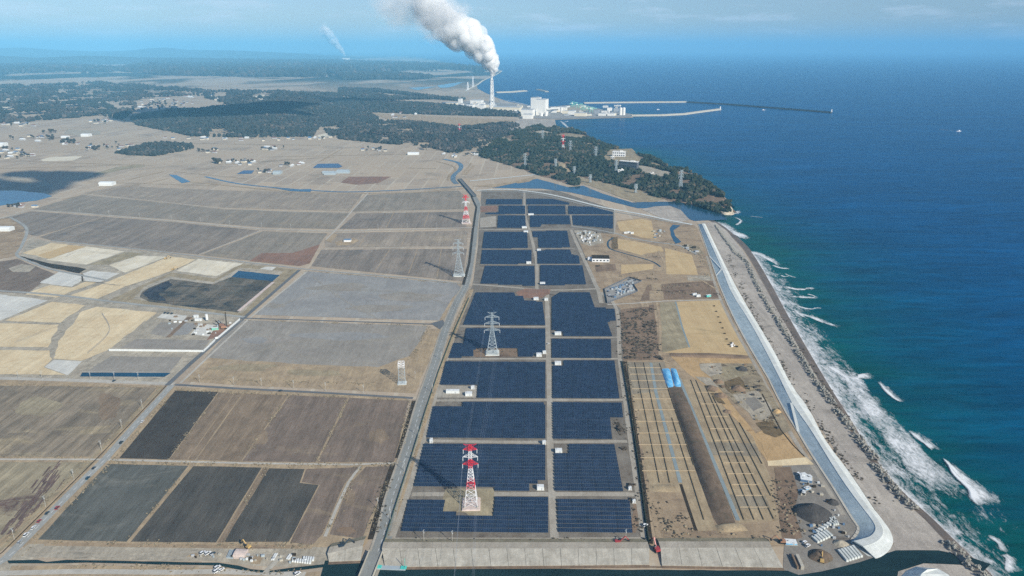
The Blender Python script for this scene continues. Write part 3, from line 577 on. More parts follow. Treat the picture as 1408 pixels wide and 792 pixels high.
# ------------------------------------------------------------------ solar arrays: every row of tables is a part
def in_poly_segments(P, y):
    xs = []
    for i in range(len(P)):
        a, b = P[i], P[(i + 1) % len(P)]
        if (a.y <= y) != (b.y <= y): xs.append(a.x + (b.x - a.x) * (y - a.y) / (b.y - a.y))
    xs.sort(); return [(xs[i], xs[i + 1]) for i in range(0, len(xs) - 1, 2)]
PITCH_Y = 4.9; TILT = R(14); DEPTH = 3.7; SK = math.tan(R(-0.9))
def solar_array(label, px):
    P = [G(x, y, 1.2) for x, y in px]
    Q = [Vector((p.x, p.y - p.x * SK, 0)) for p in P]           # rows run a little askew
    c = sum(P, Vector()) / len(P)
    root = thing('solar_array', label, 'solar array', (c.x, c.y, 0), 0, 'solar arrays of the coastal farm')
    y0, y1 = min(q.y for q in Q), max(q.y for q in Q); k = 0
    nrow = max(1, int((y1 - y0) / PITCH_Y)); pit = (y1 - y0) / nrow
    for r in range(nrow):
        y = y0 + (r + 0.5) * pit
        for xa, xb in in_poly_segments(Q, y):
            if xb - xa < 3: continue
            me = bpy.data.meshes.new('panel_row'); V = []; Fc = []; UV = []; MI = []
            L = 9.9; nt = max(1, int((xb - xa) / L)); w = (xb - xa) / nt
            dz, dyy = math.sin(TILT) * DEPTH / 2, math.cos(TILT) * DEPTH / 2
            for t in range(nt):
                u0, u1 = xa + t * w + 0.14, xa + (t + 1) * w - 0.14; b = len(V); jz = random.uniform(-0.05, 0.05)
                for zt in (0.0, -0.12):
                    for (u, s) in ((u0, -1), (u1, -1), (u1, 1), (u0, 1)):
                        V.append((u - c.x, y + u * SK + s * dyy - c.y, 1.5 + s * dz + zt + jz))
                UVq = [(0, 0.03), (u1 - u0, 0.03), (u1 - u0, DEPTH - 0.03), (0, DEPTH - 0.03)]
                for qf, mi in (((0, 1, 2, 3), 0), ((7, 6, 5, 4), 1), ((0, 4, 5, 1), 1), ((1, 5, 6, 2), 1), ((2, 6, 7, 3), 1), ((3, 7, 4, 0), 1)):
                    Fc.append(tuple(b + i for i in qf)); MI.append(mi); UV += UVq if mi == 0 else [(0.5, 0.5)] * 4
                for uu in (u0 + w * 0.2, u1 - w * 0.2):          # front and back post pairs
                    for s in (-0.6, 0.6):
                        b = len(V); yy = y + uu * SK + s * dyy - c.y; zt = 1.4 + s * dz
                        for (a, e) in ((-0.09, -0.09), (0.09, -0.09), (0.09, 0.09), (-0.09, 0.09)): V.append((uu - c.x + a, yy + e, 0.0))
                        for (a, e) in ((-0.09, -0.09), (0.09, -0.09), (0.09, 0.09), (-0.09, 0.09)): V.append((uu - c.x + a, yy + e, zt))
                        for qf in ((0, 1, 5, 4), (1, 2, 6, 5), (2, 3, 7, 6), (3, 0, 4, 7)):
                            Fc.append(tuple(b + i for i in qf)); MI.append(1); UV += [(0.5, 0.5)] * 4
            me.from_pydata(V, [], Fc); uvl = me.uv_layers.new(name='UVMap'); uvl.data.foreach_set('uv', [z for q in UV for z in q])
            me.materials.append(M['panel']); me.materials.append(M['frame']); me.polygons.foreach_set('material_index', MI)
            o = bpy.data.objects.new('panel_row', me); C.objects.link(o); o.parent = root; k += 1
    return root
ARR = [('solar array in front of and around the red white pylon, nearest on the left', [(562, 685), (613, 685), (609, 704), (678, 712), (681, 683), (754, 684), (754, 733), (552, 729)]),
 ('nearest solar array on the right of the centre lane', [(766, 686), (866, 688), (870, 732), (768, 732)]),
 ('large solar array behind the red white pylon', [(583, 610), (750, 613), (750, 663), (728, 663), (728, 675), (680, 675), (680, 671), (569, 668)]),
 ('second nearest solar array right of the centre lane, beside a white cabin', [(782, 611), (845, 611), (857, 675), (763, 675), (762, 624), (782, 624)]),
 ('wide solar array just above the red white pylon top', [(596, 557), (636, 558), (636, 552.5), (750, 555), (750, 603), (587, 600)]),
 ('solar array right of the lane with dark weeds at its notched right end', [(760, 553), (855, 555), (857, 573), (839, 574), (842, 604), (761, 603)]),
 ('solar array behind the gravel pad with the long white cabin', [(613, 497), (750, 499), (750, 547), (656, 547), (657, 530), (605, 529)]),
 ('solar array right of the lane, level with the long white cabin', [(775, 495.5), (845, 496), (852, 548), (760, 547), (760, 504), (775, 504)]),
 ('solar array wrapped round the blue grey pylon', [(641, 451.5), (750, 452), (750, 485), (733, 487), (733, 491), (713, 491), (712, 478), (668, 478), (651, 480), (651, 490), (617, 492), (624, 471), (637, 473)]),
 ('shallow solar array right of the blue grey pylon', [(759, 466.5), (840, 466.5), (841, 492.5), (759, 492)]),
 ('solar array behind the blue grey pylon with a stepped back edge', [(654, 402.5), (707, 402.5), (709, 407), (719, 407), (721, 413), (746, 415), (750, 447), (637, 446)]),
 ('tall stepped solar array right of the lane, north of the shallow one', [(759, 409), (770, 402), (811, 402.5), (818, 423), (845, 424.5), (847, 441), (835, 442), (842, 462), (775, 462), (774, 456), (759, 454)]),
 ('nearest left solar array of the upper group', [(667, 366), (735, 366), (736, 393), (661, 389.5)]), ('nearest right solar array of the upper group', [(743, 365), (801, 365), (806, 391), (743, 392)]),
 ('second left solar array of the upper group', [(663, 344), (731, 344), (731, 362.5), (661, 363)]), ('second right solar array of the upper group, notched', [(739, 344), (784, 343.5), (786, 350), (796, 352), (797.5, 362.5), (739, 362.5)]),
 ('third left solar array of the upper group', [(666, 319), (725, 319), (726, 341), (663, 341.5)]), ('third right solar array of the upper group, beside the pale road', [(732, 318), (780, 317.5), (784, 340), (741, 340.5), (740, 326.5), (733, 326.5)]),
 ('farthest left solar array, a thin strip by the river levee', [(669, 274), (718, 274), (718, 281), (668, 281)]), ('farthest right solar array, a wedge under the river levee', [(724, 273.5), (760, 273.5), (783, 279), (783, 281), (724, 281)]),
 ('left solar array of the second farthest row', [(686, 283), (722, 283), (722.5, 294), (668, 294.5), (667, 293), (686, 292)]), ('middle solar array of the second farthest row', [(726, 283), (777, 283), (778, 294.5), (727, 294.5)]),
 ('right solar array of the second farthest row with a slanting edge', [(781, 283.5), (815, 284.5), (843, 292), (843, 294.5), (782, 294.5)]), ('left solar array of the third farthest row beside pale works ground', [(685, 296.5), (722.5, 296.5), (723, 313), (684, 313)]),
 ('middle solar array of the third farthest row', [(729, 296.5), (783, 296.5), (784.5, 308), (745, 308.4), (743, 312), (729, 312)]), ('right solar array of the third farthest row by the sand beds', [(787, 296.5), (843, 296.5), (843, 314), (788, 309)])]
for lb, px in ARR: solar_array(lb, px)

# ------------------------------------------------------------------ lattice pylons
def lattice(mb, z0, z1, w0, w1, t, nb=2, mi=0):
    """legs, rings and X bracing of a square tapering section"""
    for b in range(nb):
        za, zb = z0 + (z1 - z0) * b / nb, z0 + (z1 - z0) * (b + 1) / nb; wa, wb = w0 + (w1 - w0) * b / nb, w0 + (w1 - w0) * (b + 1) / nb
        A_ = [Vector((x * wa, y * wa, za)) for x, y in ((-1, -1), (1, -1), (1, 1), (-1, 1))]; B_ = [Vector((x * wb, y * wb, zb)) for x, y in ((-1, -1), (1, -1), (1, 1), (-1, 1))]
        for i in range(4):
            j = (i + 1) % 4
            mb.beam(A_[i], B_[i], t, mi); mb.beam(A_[i], B_[j], t * 0.6, mi); mb.beam(A_[j], B_[i], t * 0.6, mi); mb.beam(B_[i], B_[j], t * 0.7, mi)
def crossarm(z, hw, L, t, drop=2.2, up=0.0):
    mb = MB()
    for s in (-1, 1):
        tip = Vector((s * L, 0, z + up))
        for y in (-1, 1):
            mb.beam((s * hw, y * hw, z), tip, t); mb.beam((s * hw, y * hw, z + 2.6), tip, t * 0.8)
            mid = Vector((s * (hw + L) / 2, y * hw / 2, z + up / 2)); mb.beam((s * hw, y * hw, z + 2.6), mid, t * 0.6)
        mb.beam((s * (hw + L) / 2, -hw / 2, z + up / 2), (s * (hw + L) / 2, hw / 2, z + up / 2), t * 0.6)
    for y in (-1, 1): mb.beam((-hw, y * hw, z), (hw, y * hw, z), t * 0.8)
    return mb
def insulators(z, L):
    mb = MB()
    for s in (-1, 1): mb.beam((s * (L - 0.2), 0, z), (s * (L - 0.2), 0, z - 3.6), 0.34)
    return mb
def pylon(label, base, h, sections, arms, t=0.34, bw=5.2, rz=0.0, pad=None, z=0.0, group='power pylons along the coast'):
    p = G(base[0], base[1], z); root = thing('power_pylon', label, 'pylon', (p.x, p.y, z), rz, group)
    prof = lambda f: bw + (1.5 - bw) * min(1, f / 0.62) if f < 0.62 else 1.5 - 0.5 * (f - 0.62) / 0.38
    for f0, f1, m, nb in sections:
        mb = MB(); lattice(mb, f0 * h, f1 * h, prof(f0), prof(f1), t, nb); mb.build('lattice_section', M[m], root)
    for f, L, m in arms:
        a = crossarm(f * h, prof(f), L, t * 0.8).build('crossarm', M[m], root); insulators(f * h, L).build('insulator', M['insul'], a)
    mb = MB()
    for x in (-1, 1): mb.beam((0, 0, h), (x * 5.2, 0, h + 1.2), t * 0.7); mb.beam((0, 0, h - 2.5), (x * 5.2, 0, h + 1.2), t * 0.6)
    mb.build('earth_wire_arm', M[arms[0][2]], root)
    if pad:
        mb = MB(); mb.box((0, 0, 0), (pad[0], pad[1], pad[2]), 0, 0, 0.94); mb.build('foundation_pad', M[pad[3]], root)
        for x in (-1, 1):
            for y in (-1, 1): mb = MB(); mb.box((x * bw, y * bw, pad[2]), (1.6, 1.6, 0.8)); mb.build('footing', M['pathc'], root)
    return root
h1 = top_of(648, 699, 615); h2 = top_of(677, 489, 433); h4 = top_of(631, 383, 333); h5 = top_of(641, 309, 270)
RW = [(0.02, 0.30, 'wpaint', 3), (0.30, 0.42, 'red', 2), (0.42, 0.63, 'wpaint', 4), (0.63, 0.78, 'red', 3), (0.78, 0.91, 'wpaint', 3), (0.91, 1.0, 'red', 2)]
GR = [(0.02, 0.62, 'steel', 7), (0.62, 1.0, 'steel', 8)]
T1 = pylon('large red and white power pylon among the nearest solar panels', (648, 694), h1 - 1, RW, [(0.93, 5.6, 'red'), (0.81, 6.0, 'wpaint'), (0.69, 6.3, 'red')], 0.31, 5.2, R(2), (15, 17, 1.2, 'pink'))
T2 = pylon('blue grey power pylon on a white pad inside the solar farm', (677, 486), h2, GR, [(0.9, 8.5, 'steel'), (0.75, 9.0, 'steel'), (0.58, 9.5, 'steel')], 0.38, 6.5, R(2), (17, 15, 1.6, 'conc_white'))
T4 = pylon('pale grey power pylon at the edge of the brown paddy by the main road', (631, 379), h4, GR, [(0.9, 8.0, 'steel'), (0.77, 8.6, 'steel'), (0.63, 9.0, 'steel')], 0.38, 8.0, R(2), (20, 14, 1.5, 'conc_white'))
T5 = pylon('red and white power pylon standing in the slate paddy field', (641, 307), h5, [(0.02, 0.16, 'wpaint', 1), (0.16, 0.3, 'red', 2), (0.3, 0.45, 'wpaint', 2), (0.45, 0.6, 'red', 2), (0.6, 0.8, 'wpaint', 3), (0.8, 1.0, 'red', 3)], [(0.92, 7.0, 'red'), (0.75, 8.0, 'wpaint')], 0.6, 8.5, R(4), (22, 16, 1.2, 'pink'))
# stub of a pylon at the corner of the grey field
h3 = top_of(553, 527, 498); p3 = G(553, 527); r3 = thing('lattice_mast', 'short white lattice mast at the corner of the grey field', 'mast', (p3.x, p3.y, 0), R(5))
mb = MB(); lattice(mb, 0, h3 * 0.78, 3.6, 3.2, 0.2, 5); mb.build('lattice_section', M['steel'], r3)
mb = MB(); lattice(mb, h3 * 0.78, h3, 3.2, 3.2, 0.5, 2); mb.build('mast_head', M['wpaint'], r3)
mb = MB(); mb.box((0, 0, 0.1), (10, 9, 0.5)); mb.build('foundation_pad', M['conc_white'], r3)
# wires hung between the pylons
def wires(a, b, fa, fb, La, Lb, sag, ext=None):
    for (f0, l0), (f1, l1) in zip(zip(fa, La), zip(fb, Lb)):
        for s in (-1, 1):
            p = Vector((a[0] + s * l0, a[1], a[2] * f0 - 3.6)); q = Vector((b[0] + s * l1, b[1], b[2] * f1 - 3.6)); mb = MB(); k = 14; prev = None
            for i in range(k + 1):
                t = i / k; r = p.lerp(q, t) - Vector((0, 0, sag * 4 * t * (1 - t)))
                if prev is not None: mb.beam(prev, r, 0.05)
                prev = r
            tag(mb.build('power_line', M['wire']), 'thin power line wire hung along the row of pylons', 'power line', 'wires between the pylons')
g = lambda o, h: (o.location.x, o.location.y, h)
wires(g(T1, h1), g(T2, h2), (0.93, 0.81, 0.69), (0.9, 0.75, 0.58), (5.6, 6, 6.3), (8.5, 9, 9.5), 9)
wires(g(T2, h2), g(T4, h4), (0.9, 0.75, 0.58), (0.9, 0.77, 0.63), (8.5, 9, 9.5), (8, 8.6, 9), 9)
wires(g(T4, h4), g(T5, h5), (0.9, 0.77), (0.92, 0.75), (8, 8.6), (7, 8), 10)
wires((T1.location.x + 8, T1.location.y - 380, h1), g(T1, h1), (0.93, 0.81, 0.69), (0.93, 0.81, 0.69), (5.6, 6, 6.3), (5.6, 6, 6.3), 10)

# ------------------------------------------------------------------ ground east of the solar farm
P_('scrub_land', 'brown scrub land between solar farm and seawall', [(848, 303), (900, 298), (945, 305), (958, 312), (974, 352), (996, 407), (1017, 451), (1041, 492), (1064, 531), (1098, 594), (1146, 669), (1174, 713), (1182, 728), (1172, 746), (1120, 752), (893, 752), (868, 560), (858, 497), (853, 424), (826, 402), (800, 345), (790, 314), (845, 322)], 2, 'scrubland')
P_('sand_bed', 'golden sand bed under the river levee', [(848, 305), (882, 301), (896, 304), (898, 316), (903, 329), (882, 327), (852, 317)], 3, 'tan2')
P_('sand_bed', 'golden sand bed beside the dark stream', [(848, 328), (880, 333), (909, 339.5), (913, 346), (889, 348.5), (882, 351), (849, 342)], 3, 'tan2')
P_('sand_bed', 'large golden sand bed nearest the seawall ramp', [(914, 341), (951, 350.5), (960, 378), (916, 377), (915, 358)], 3, 'tan2')
P_('sand_bed', 'small golden sand bed south of the dark roofed building', [(854, 364), (899, 363), (898, 370), (854, 377)], 3, 'tan2')
P_('gravel_yard', 'grey gravel yard with electrical gear', [(789, 317), (812, 317), (826, 322), (830, 334), (812, 339), (797, 334)], 3, 'slate')
P_('gravel_yard', 'grey fenced yard full of small blue grey boxes', [(831, 398), (865, 382), (882, 387), (871, 392), (877, 401), (835, 417)], 4, 'gray')
P_('channel_water', 'dark blue cut-off channel by the river levee', [(921, 314), (925, 309), (936, 310), (926, 317), (928, 324), (937, 333), (929, 335.5), (923, 325)], 4, 'river')
ribbon('stream', 'dark winding stream by the electrical yard', [(843, 327), (836, 333), (839, 342), (860, 349), (895, 359), (908, 367)], 3.5, 4, 'canal', smooth=True)
ribbon('road', 'grey road from the solar farm to the seawall', [(785, 311), (815, 315), (848, 321.5), (866, 327), (900, 333), (935, 338), (958, 350)], 5.5, 4, 'asphalt2', smooth=True)
ribbon('dirt_track', 'pale dirt track round the sand beds', [(905, 345), (912, 358), (912, 372), (880, 379), (850, 388)], 4, 4, 'verge', smooth=True)
ribbon('dirt_track', 'pale path in front of the scrub', [(835, 419), (872, 417), (915, 414), (992, 412)], 3.2, 4, 'pathc')
P_('gravel_yard', 'grey stony ground near the seawall head', [(940, 336), (960, 338), (968, 350), (950, 348)], 3, 'quarry')
P_('scrub_land', 'dark brown scrub beside the right solar panels', [(853, 426), (899, 419), (908, 495), (857, 496)], 4, 'scrub')
P_('scrub_land', 'dark brown scrub north of the large straw field', [(890, 392), (980, 386), (994, 410), (916, 412), (880, 414)], 3, 'scrub')
P_('straw_field', 'large straw coloured field beside the seawall', [(907, 416), (992, 412.5), (1031, 489), (911, 485)], 4, 'tan2', 0.3)
P_('straw_field', 'olive west edge of the large straw field', [(907, 416), (930, 415), (946, 478), (911, 485)], 5, 'olive', 0.5)
ribbon('drain', 'grey drain across the straw field', [(929, 415), (938, 450), (948, 478)], 2.2, 6, 'teal')
P_('spoil_ground', 'orange soil below the straw field', [(922, 490), (1036, 493), (1034, 500), (961, 499), (985, 530), (1000, 548), (1042, 600), (1104, 632), (1058, 640), (1030, 598), (975, 535), (944, 512)], 4, 'orange', 1.5)
P_('quarry_ground', 'grey green dug ground by the seawall', [(963, 500), (1034, 500), (1060, 540), (1088, 592), (1072, 598), (1050, 580), (1010, 555), (985, 528)], 5, 'quarry', 2.0)
for lb, px, m, a_ in (('grey green gravel floor in the dug ground, far end', [(961, 501), (991, 499), (996, 513), (976, 518), (964, 509)], 'slate', 2.0), ('grey green gravel tongue beside the orange soil', [(956, 518), (976, 520), (989, 533), (971, 530)], 'slate', 2.0), ('dark brown pit in the dug ground', [(996, 525), (1017, 518), (1028, 535), (1007, 542), (998, 535)], 'pit', 2.5), ('olive dug floor behind the pit', [(992, 505), (1016, 503), (1030, 515), (1018, 518), (996, 522)], 'olive', 2.5),
  ('pale grey gravel floor in the dug ground', [(1007, 543), (1042, 537), (1062, 563), (1057, 576), (1037, 578), (1017, 556)], 'slate', 2.5), ('grey wet patch on the gravel floor', [(1022, 548), (1038, 546), (1048, 560), (1036, 566)], 'works', 2.0), ('orange soil apron below the dug ground', [(1034, 598), (1050, 590), (1080, 596), (1108, 630), (1056, 634), (1048, 612)], 'orange', 2.0), ('brown cut in the orange apron', [(1039, 582), (1062, 578), (1077, 597), (1066, 602), (1050, 596)], 'pit', 2.0), ('pale sand foot of the orange apron', [(1055, 634), (1109, 629), (1119, 639), (1056, 641)], 'tan', 1.0), ('dark cut along the orange strip', [(968, 530), (976, 530), (998, 556), (990, 556)], 'pit', 2.0)):
    P_('quarry_ground', lb, px, 6, m, a_, 5.0)
ribbon('quarry_drain', 'dark drain along the dug ground', [(1048, 542), (1060, 566), (1074, 592), (1090, 612), (1106, 628)], 1.4, 7, 'hedge'); ribbon('dirt_track', 'pale dirt track inside the seawall', [(972, 352), (988, 405), (1012, 455), (1040, 505), (1066, 555), (1092, 604), (1130, 660), (1160, 708)], 4.0, 4.2, 'lane', smooth=True); ribbon('dirt_track', 'sandy track between straw field and scrub', [(903, 416), (908, 450), (908, 490), (922, 500)], 3.4, 5, 'verge', smooth=True); ribbon('dirt_track', 'sandy track across the brown scrub', [(880, 392), (905, 384), (930, 380), (960, 384), (985, 398)], 3.2, 4.4, 'verge', smooth=True); ribbon('dirt_track', 'track curling round the electrical yard', [(800, 340), (830, 345), (846, 352), (860, 360), (905, 358)], 3, 4.4, 'verge', smooth=True)
for lb, px in (('pale bare plot in the brown scrub, upper', [(895, 391), (909, 390), (909, 399), (896, 399)]), ('pale bare plot in the brown scrub, lower', [(893, 400), (911, 399), (913, 412), (893, 413)]), ('pale bare plot above the dark scrub', [(880, 415), (893, 414), (892, 422), (882, 422)])): P_('bare_plot', lb, px, 4.6, 'verge', 1.0)
P_('gravel_yard', 'grey gravel strip by the seawall scrub', [(944, 379), (975, 379), (980, 386), (946, 386)], 4.4, 'slate', 1.5); P_('spoil_ground', 'dark brown ground south of the dark roofed building', [(818, 365), (846, 363), (848, 372), (820, 374)], 4, 'scrub', 1.2); P_('spoil_ground', 'brown cut bank beside the golden sand bed', [(840, 326), (849, 326), (850, 342), (842, 344)], 4, 'pit', 1.0)
P_('works_ground', 'dark grey sand yard inside the seawall bend', [(1076, 640), (1118, 632), (1172, 714), (1181, 728), (1170, 745), (1196, 765), (1205, 768), (1120, 792), (1078, 792)], 4, 'works', 1.0)
P_('scrub_land', 'reddish brown scrub beside the works yard', [(1064, 643), (1087, 642), (1098, 676), (1092, 700), (1103, 740), (1076, 745)], 5, 'scrub', 1.5)

# ------------------------------------------------------------------ planting strips with windbreak fences
P_('planting_ground', 'straw coloured left planting strip', [(861, 498), (915, 498), (921, 532), (985, 729), (960, 731), (936, 672), (893, 676), (880, 600)], 4, 'nurs')
P_('planting_ground', 'straw coloured right planting strip', [(934, 520), (956, 525), (980, 540), (1000, 568), (1035, 600), (1061, 660), (1070, 716), (1016, 719)], 4, 'nurs')
P_('planting_ground', 'dun coloured top of the left planting strip', [(862, 498), (914, 498), (918, 536), (868, 543)], 5, 'nurs2', 0.4); P_('planting_ground', 'greener band of the right planting strip', [(970, 608), (1038, 610), (1046, 628), (977, 626)], 5, 'nurs2', 0.4)
P_('planting_ground', 'dun band low in the right planting strip', [(996, 680), (1052, 682), (1060, 700), (1004, 700)], 5, 'nurs2', 0.4)
P_('fallow_ground', 'pale brown fallow plot below the left planting strip', [(891, 686), (938, 686), (958, 731), (903, 746)], 5, 'scrubland', 0.8)
def fence(name, label, a, b, h, th, mat, post_step, group):
    """windbreak: a low screen with posts"""
    p, q = G(*a), G(*b); d = q - p; L = d.length; ang = math.atan2(d.y, d.x); root = thing(name, label, 'fence', (p.x, p.y, 0.2), ang, group)
    mb = MB(); mb.box((L / 2, 0, 0.1), (L, th, h)); mb.build('screen', M[mat], root)
    mb = MB(); k = max(2, int(L / post_step))
    for i in range(k + 1): mb.box((L * i / k, 0, 0), (0.25, th + 0.2, h + 0.25))
    mb.build('posts', M[mat], root).__setitem__('kind', 'stuff')
LF = [((862, 497), (876, 609)), ((873, 499), (907, 664)), ((885, 499), (921, 664)), ((907, 500), (954, 640)), ((924, 575), (968, 715))]
RF = [((950, 523), (1023, 715)), ((957, 523), (1037, 715)), ((970, 531), (1050, 715)), ((980, 545), (1064, 714)), ((1003, 570), (1060, 682)), ((1017, 582), (1048, 638))]
ORD = ('first', 'second', 'third', 'fourth', 'fifth', 'sixth', 'seventh', 'eighth', 'ninth', 'tenth', 'eleventh')
def xat(seg, y): (x0, y0), (x1, y1) = seg; return x0 + (x1 - x0) * (y - y0) / (y1 - y0)
for k, (a, b) in enumerate(LF): fence('windbreak_fence', ORD[k] + ' long dark windbreak fence from the solar farm, in the left planting strip', a, b, 0.55, 0.35, 'fencewood', 6, 'windbreak fences of the left planting strip')
for k, (a, b) in enumerate(RF): fence('windbreak_fence', ORD[k] + ' long dark windbreak fence from the spoil bank, in the right planting strip', a, b, 0.55, 0.35, 'fencewood', 6, 'windbreak fences of the right planting strip')
for k, y in enumerate((506, 515, 524, 535, 549, 564, 580, 596, 612, 630, 648)):
    fence('windbreak_fence', ORD[k] + ' pale cross fence from the far end of the left planting strip', (xat(LF[0], y) + 2, y), (xat(LF[3], y) - 1, y), 0.6, 0.4, 'snowfence', 6, 'cross fences of the left planting strip')
for k, y in enumerate((540, 556, 573, 590, 606, 622, 637, 652, 667, 682, 698)):
    fence('windbreak_fence', ORD[k] + ' pale cross fence from the far end of the right planting strip', (xat(RF[0], y) + 1, y), (xat(((985, 540), (1064, 714)), y), y), 0.6, 0.4, 'snowfence', 6, 'cross fences of the right planting strip')
ribbon('drainage_channel', 'blue grey concrete channel in the left planting strip', [(895, 499), (902, 540), (935.5, 664)], 3.2, 7, 'teal'); ribbon('drainage_channel', 'blue grey concrete channel in the right planting strip', [(934, 520), (942, 540), (1015, 716)], 3.2, 7, 'teal')
ribbon('drainage_channel', 'thin dark ditch below the left channel', [(936, 666), (957, 730)], 2.4, 7, 'hedge')
def berm(name, label, A0, A1, B0, B1, h, mat, top=0.35, kind='structure', cat=None, n=16, wob=0.4, z0=0.0):
    """bank between foot lines A0-A1 and B0-B1 (pixels) with a rounded uneven top of height h"""
    mb = MB(); prof = ((0, 0), (0.16, 0.55), (0.34, 0.95), (0.5, 1.0), (0.66, 0.95), (0.84, 0.55), (1, 0)); m = len(prof)
    a0, a1, b0, b1 = G(*A0), G(*A1), G(*B0), G(*B1)
    for i in range(n + 1):
        t = i / n; e = min(1, 4 * min(t, 1 - t) + 0.05); p, q = a0.lerp(a1, t), b0.lerp(b1, t)
        for s, k in prof:
            r = p.lerp(q, s); mb.v.append((r.x, r.y, z0 + h * k * e * (1 + wob * mnoise.noise(Vector((r.x * .08, r.y * .08, 3)))) - 0.05))
    for i in range(n):
        for j in range(m - 1): a = i * m + j; mb.f.append((a, a + 1, a + m + 1, a + m)); mb.m.append(0)
    o = mb.build(name, M[mat])
    for p_ in o.data.polygons: p_.use_smooth = True
    return tag(o, label, cat, None, kind)
berm('earth_bank', 'long dark brown spoil bank between the planting strips', (915, 531), (985, 729), (939, 531), (1014, 722), 4.0, 'bankdark')
berm('earth_bank', 'ochre heap closing the end of the spoil bank', (982, 722), (988, 733), (1018, 718), (1030, 730), 2.5, 'nurs', n=6)
berm('earth_bank', 'straw coloured low bank across the end of the left strip', (890, 666), (891, 677), (937, 666), (938, 677), 1.2, 'nurs', n=4)
berm('earth_bank', 'dark edge bank of the straw field', (918, 485), (919, 491), (1030, 488), (1032, 494), 2.4, 'scrub', n=8)
for lb, a0, a1, b0, b1 in (('bright blue tarpaulin on the end of the spoil bank, left sheet', (908, 507), (917, 534), (921, 506), (927, 533)), ('pale blue tarpaulin on the end of the spoil bank, right sheet', (921.5, 506), (927.5, 533), (930, 507), (938, 532))):
    berm('tarpaulin', lb, a0, a1, b0, b1, 2.4, 'tarp', cat='tarpaulin', kind='thing', n=10, wob=0.25)
# green perimeter fence at the right of the panels
def run_fence(name, label, px, h, mat, pmat, step, group=None, th=0.12):
    root = thing(name, label, 'fence', (0, 0, 0), 0, group); P = pts_world(px, 0.15); c = P[0].copy(); root.location = c; post = MB()
    for i in range(len(P) - 1):
        a, b = P[i] - c, P[i + 1] - c; d = b - a; n_ = max(1, int(d.length / step)); an = math.atan2(d.y, d.x)
        mb = MB(); m_ = (a + b) / 2; mb.box((m_.x, m_.y, 0.1), (d.length, th, h), 0, an); mb.build('mesh_panel', M[mat], root)
        for k in range(n_ + 1): r = a + d * (k / n_); post.box((r.x, r.y, 0), (0.18, 0.18, h + 0.3), 0, an)
    post.build('posts', M[pmat], root)['kind'] = 'stuff'
    return root
ribbon('hedge_strip', 'dark green weedy strip along the right fence', [(857, 497), (868, 560), (880, 640), (894, 748)], 4.5, 6, 'hedge'); ribbon('weedy_strip', 'dark weedy strip along the west fence', [(606, 497), (584, 560), (562, 630), (538, 700)], 2.0, 6, 'hedge')
run_fence('perimeter_fence', 'green mesh fence on the right edge of the solar farm', [(855, 497), (866, 560), (878, 640), (892, 748)], 1.8, 'fencegreen', 'fencegreen', 4)
run_fence('perimeter_fence', 'green mesh fence between main road and solar farm', [(645, 410), (622, 462), (603, 512), (585, 566), (566, 628), (541, 706), (528, 748)], 1.6, 'fencegreen', 'fencegreen', 4)

# ------------------------------------------------------------------ seawall
def resample(px, n):
    P = [Vector(p) for p in smooth_px(px, 5)]; L = [0]
    for i in range(len(P) - 1): L.append(L[-1] + (P[i + 1] - P[i]).length)
    out = []
    for k in range(n):
        s = L[-1] * k / (n - 1); i = max(j for j in range(len(L)) if L[j] <= s + 1e-9); i = min(i, len(P) - 2); t = (s - L[i]) / max(1e-9, L[i + 1] - L[i]); out.append(P[i].lerp(P[i + 1], t))
    return out
def by_rows(px, ys): 
    P = smooth_px(px, 6); xs = np.array([p[0] for p in P]); yy = np.array([p[1] for p in P]); return [(float(np.interp(y, yy, xs)), y) for y in ys]
YS = list(np.linspace(308, 530, 26))[:-1] + list(np.linspace(530, 700, 22))
TOE_L = by_rows([(960, 308), (976, 352), (984, 376), (996, 407), (1017, 451), (1040.5, 492), (1063, 530), (1075, 556), (1098.5, 594), (1119, 628), (1146, 669), (1166, 701)], YS) + [(1174, 714), (1179, 721), (1182, 727), (1180, 734), (1175, 740), (1170, 744)]
CR_L = by_rows([(965, 308), (991, 366), (1006, 403), (1030, 441), (1054, 485), (1077, 530), (1088, 553), (1114, 590), (1150, 648), (1173.5, 682), (1188, 701)], YS) + [(1198, 714), (1203, 723), (1203, 730), (1197, 737), (1186, 741), (1174, 744)]
TOE_R = by_rows([(970, 308), (998, 366), (1017, 403), (1037, 437), (1064, 482), (1089, 530), (1112, 562), (1136, 607), (1167, 648), (1201, 699), (1203, 701)], YS) + [(1212, 713), (1224, 730), (1228, 745), (1222, 757), (1212, 765), (1204, 768)]
_k = len(YS)
TOE_L, CR_L, TOE_R = [L_[:_k - 1] + smooth_px(L_[_k - 1:], 4) for L_ in (TOE_L, CR_L, TOE_R)]
TL = [G(x, y, 0.2) for x, y in TOE_L]; CL = [G(x, y, 4.0) for x, y in CR_L]; TR = [G(x, y, 0.4) for x, y in TOE_R]; CR = [a.lerp(Vector((b.x, b.y, 4.0)), 0.42) for a, b in zip(CL, TR)]
seaw = thing('seawall', 'long curved concrete seawall between beach and reclaimed land', 'seawall', tuple(TL[0])); seaw['kind'] = 'structure'; del seaw['category']
off = TL[0].copy(); nn = len(TL)
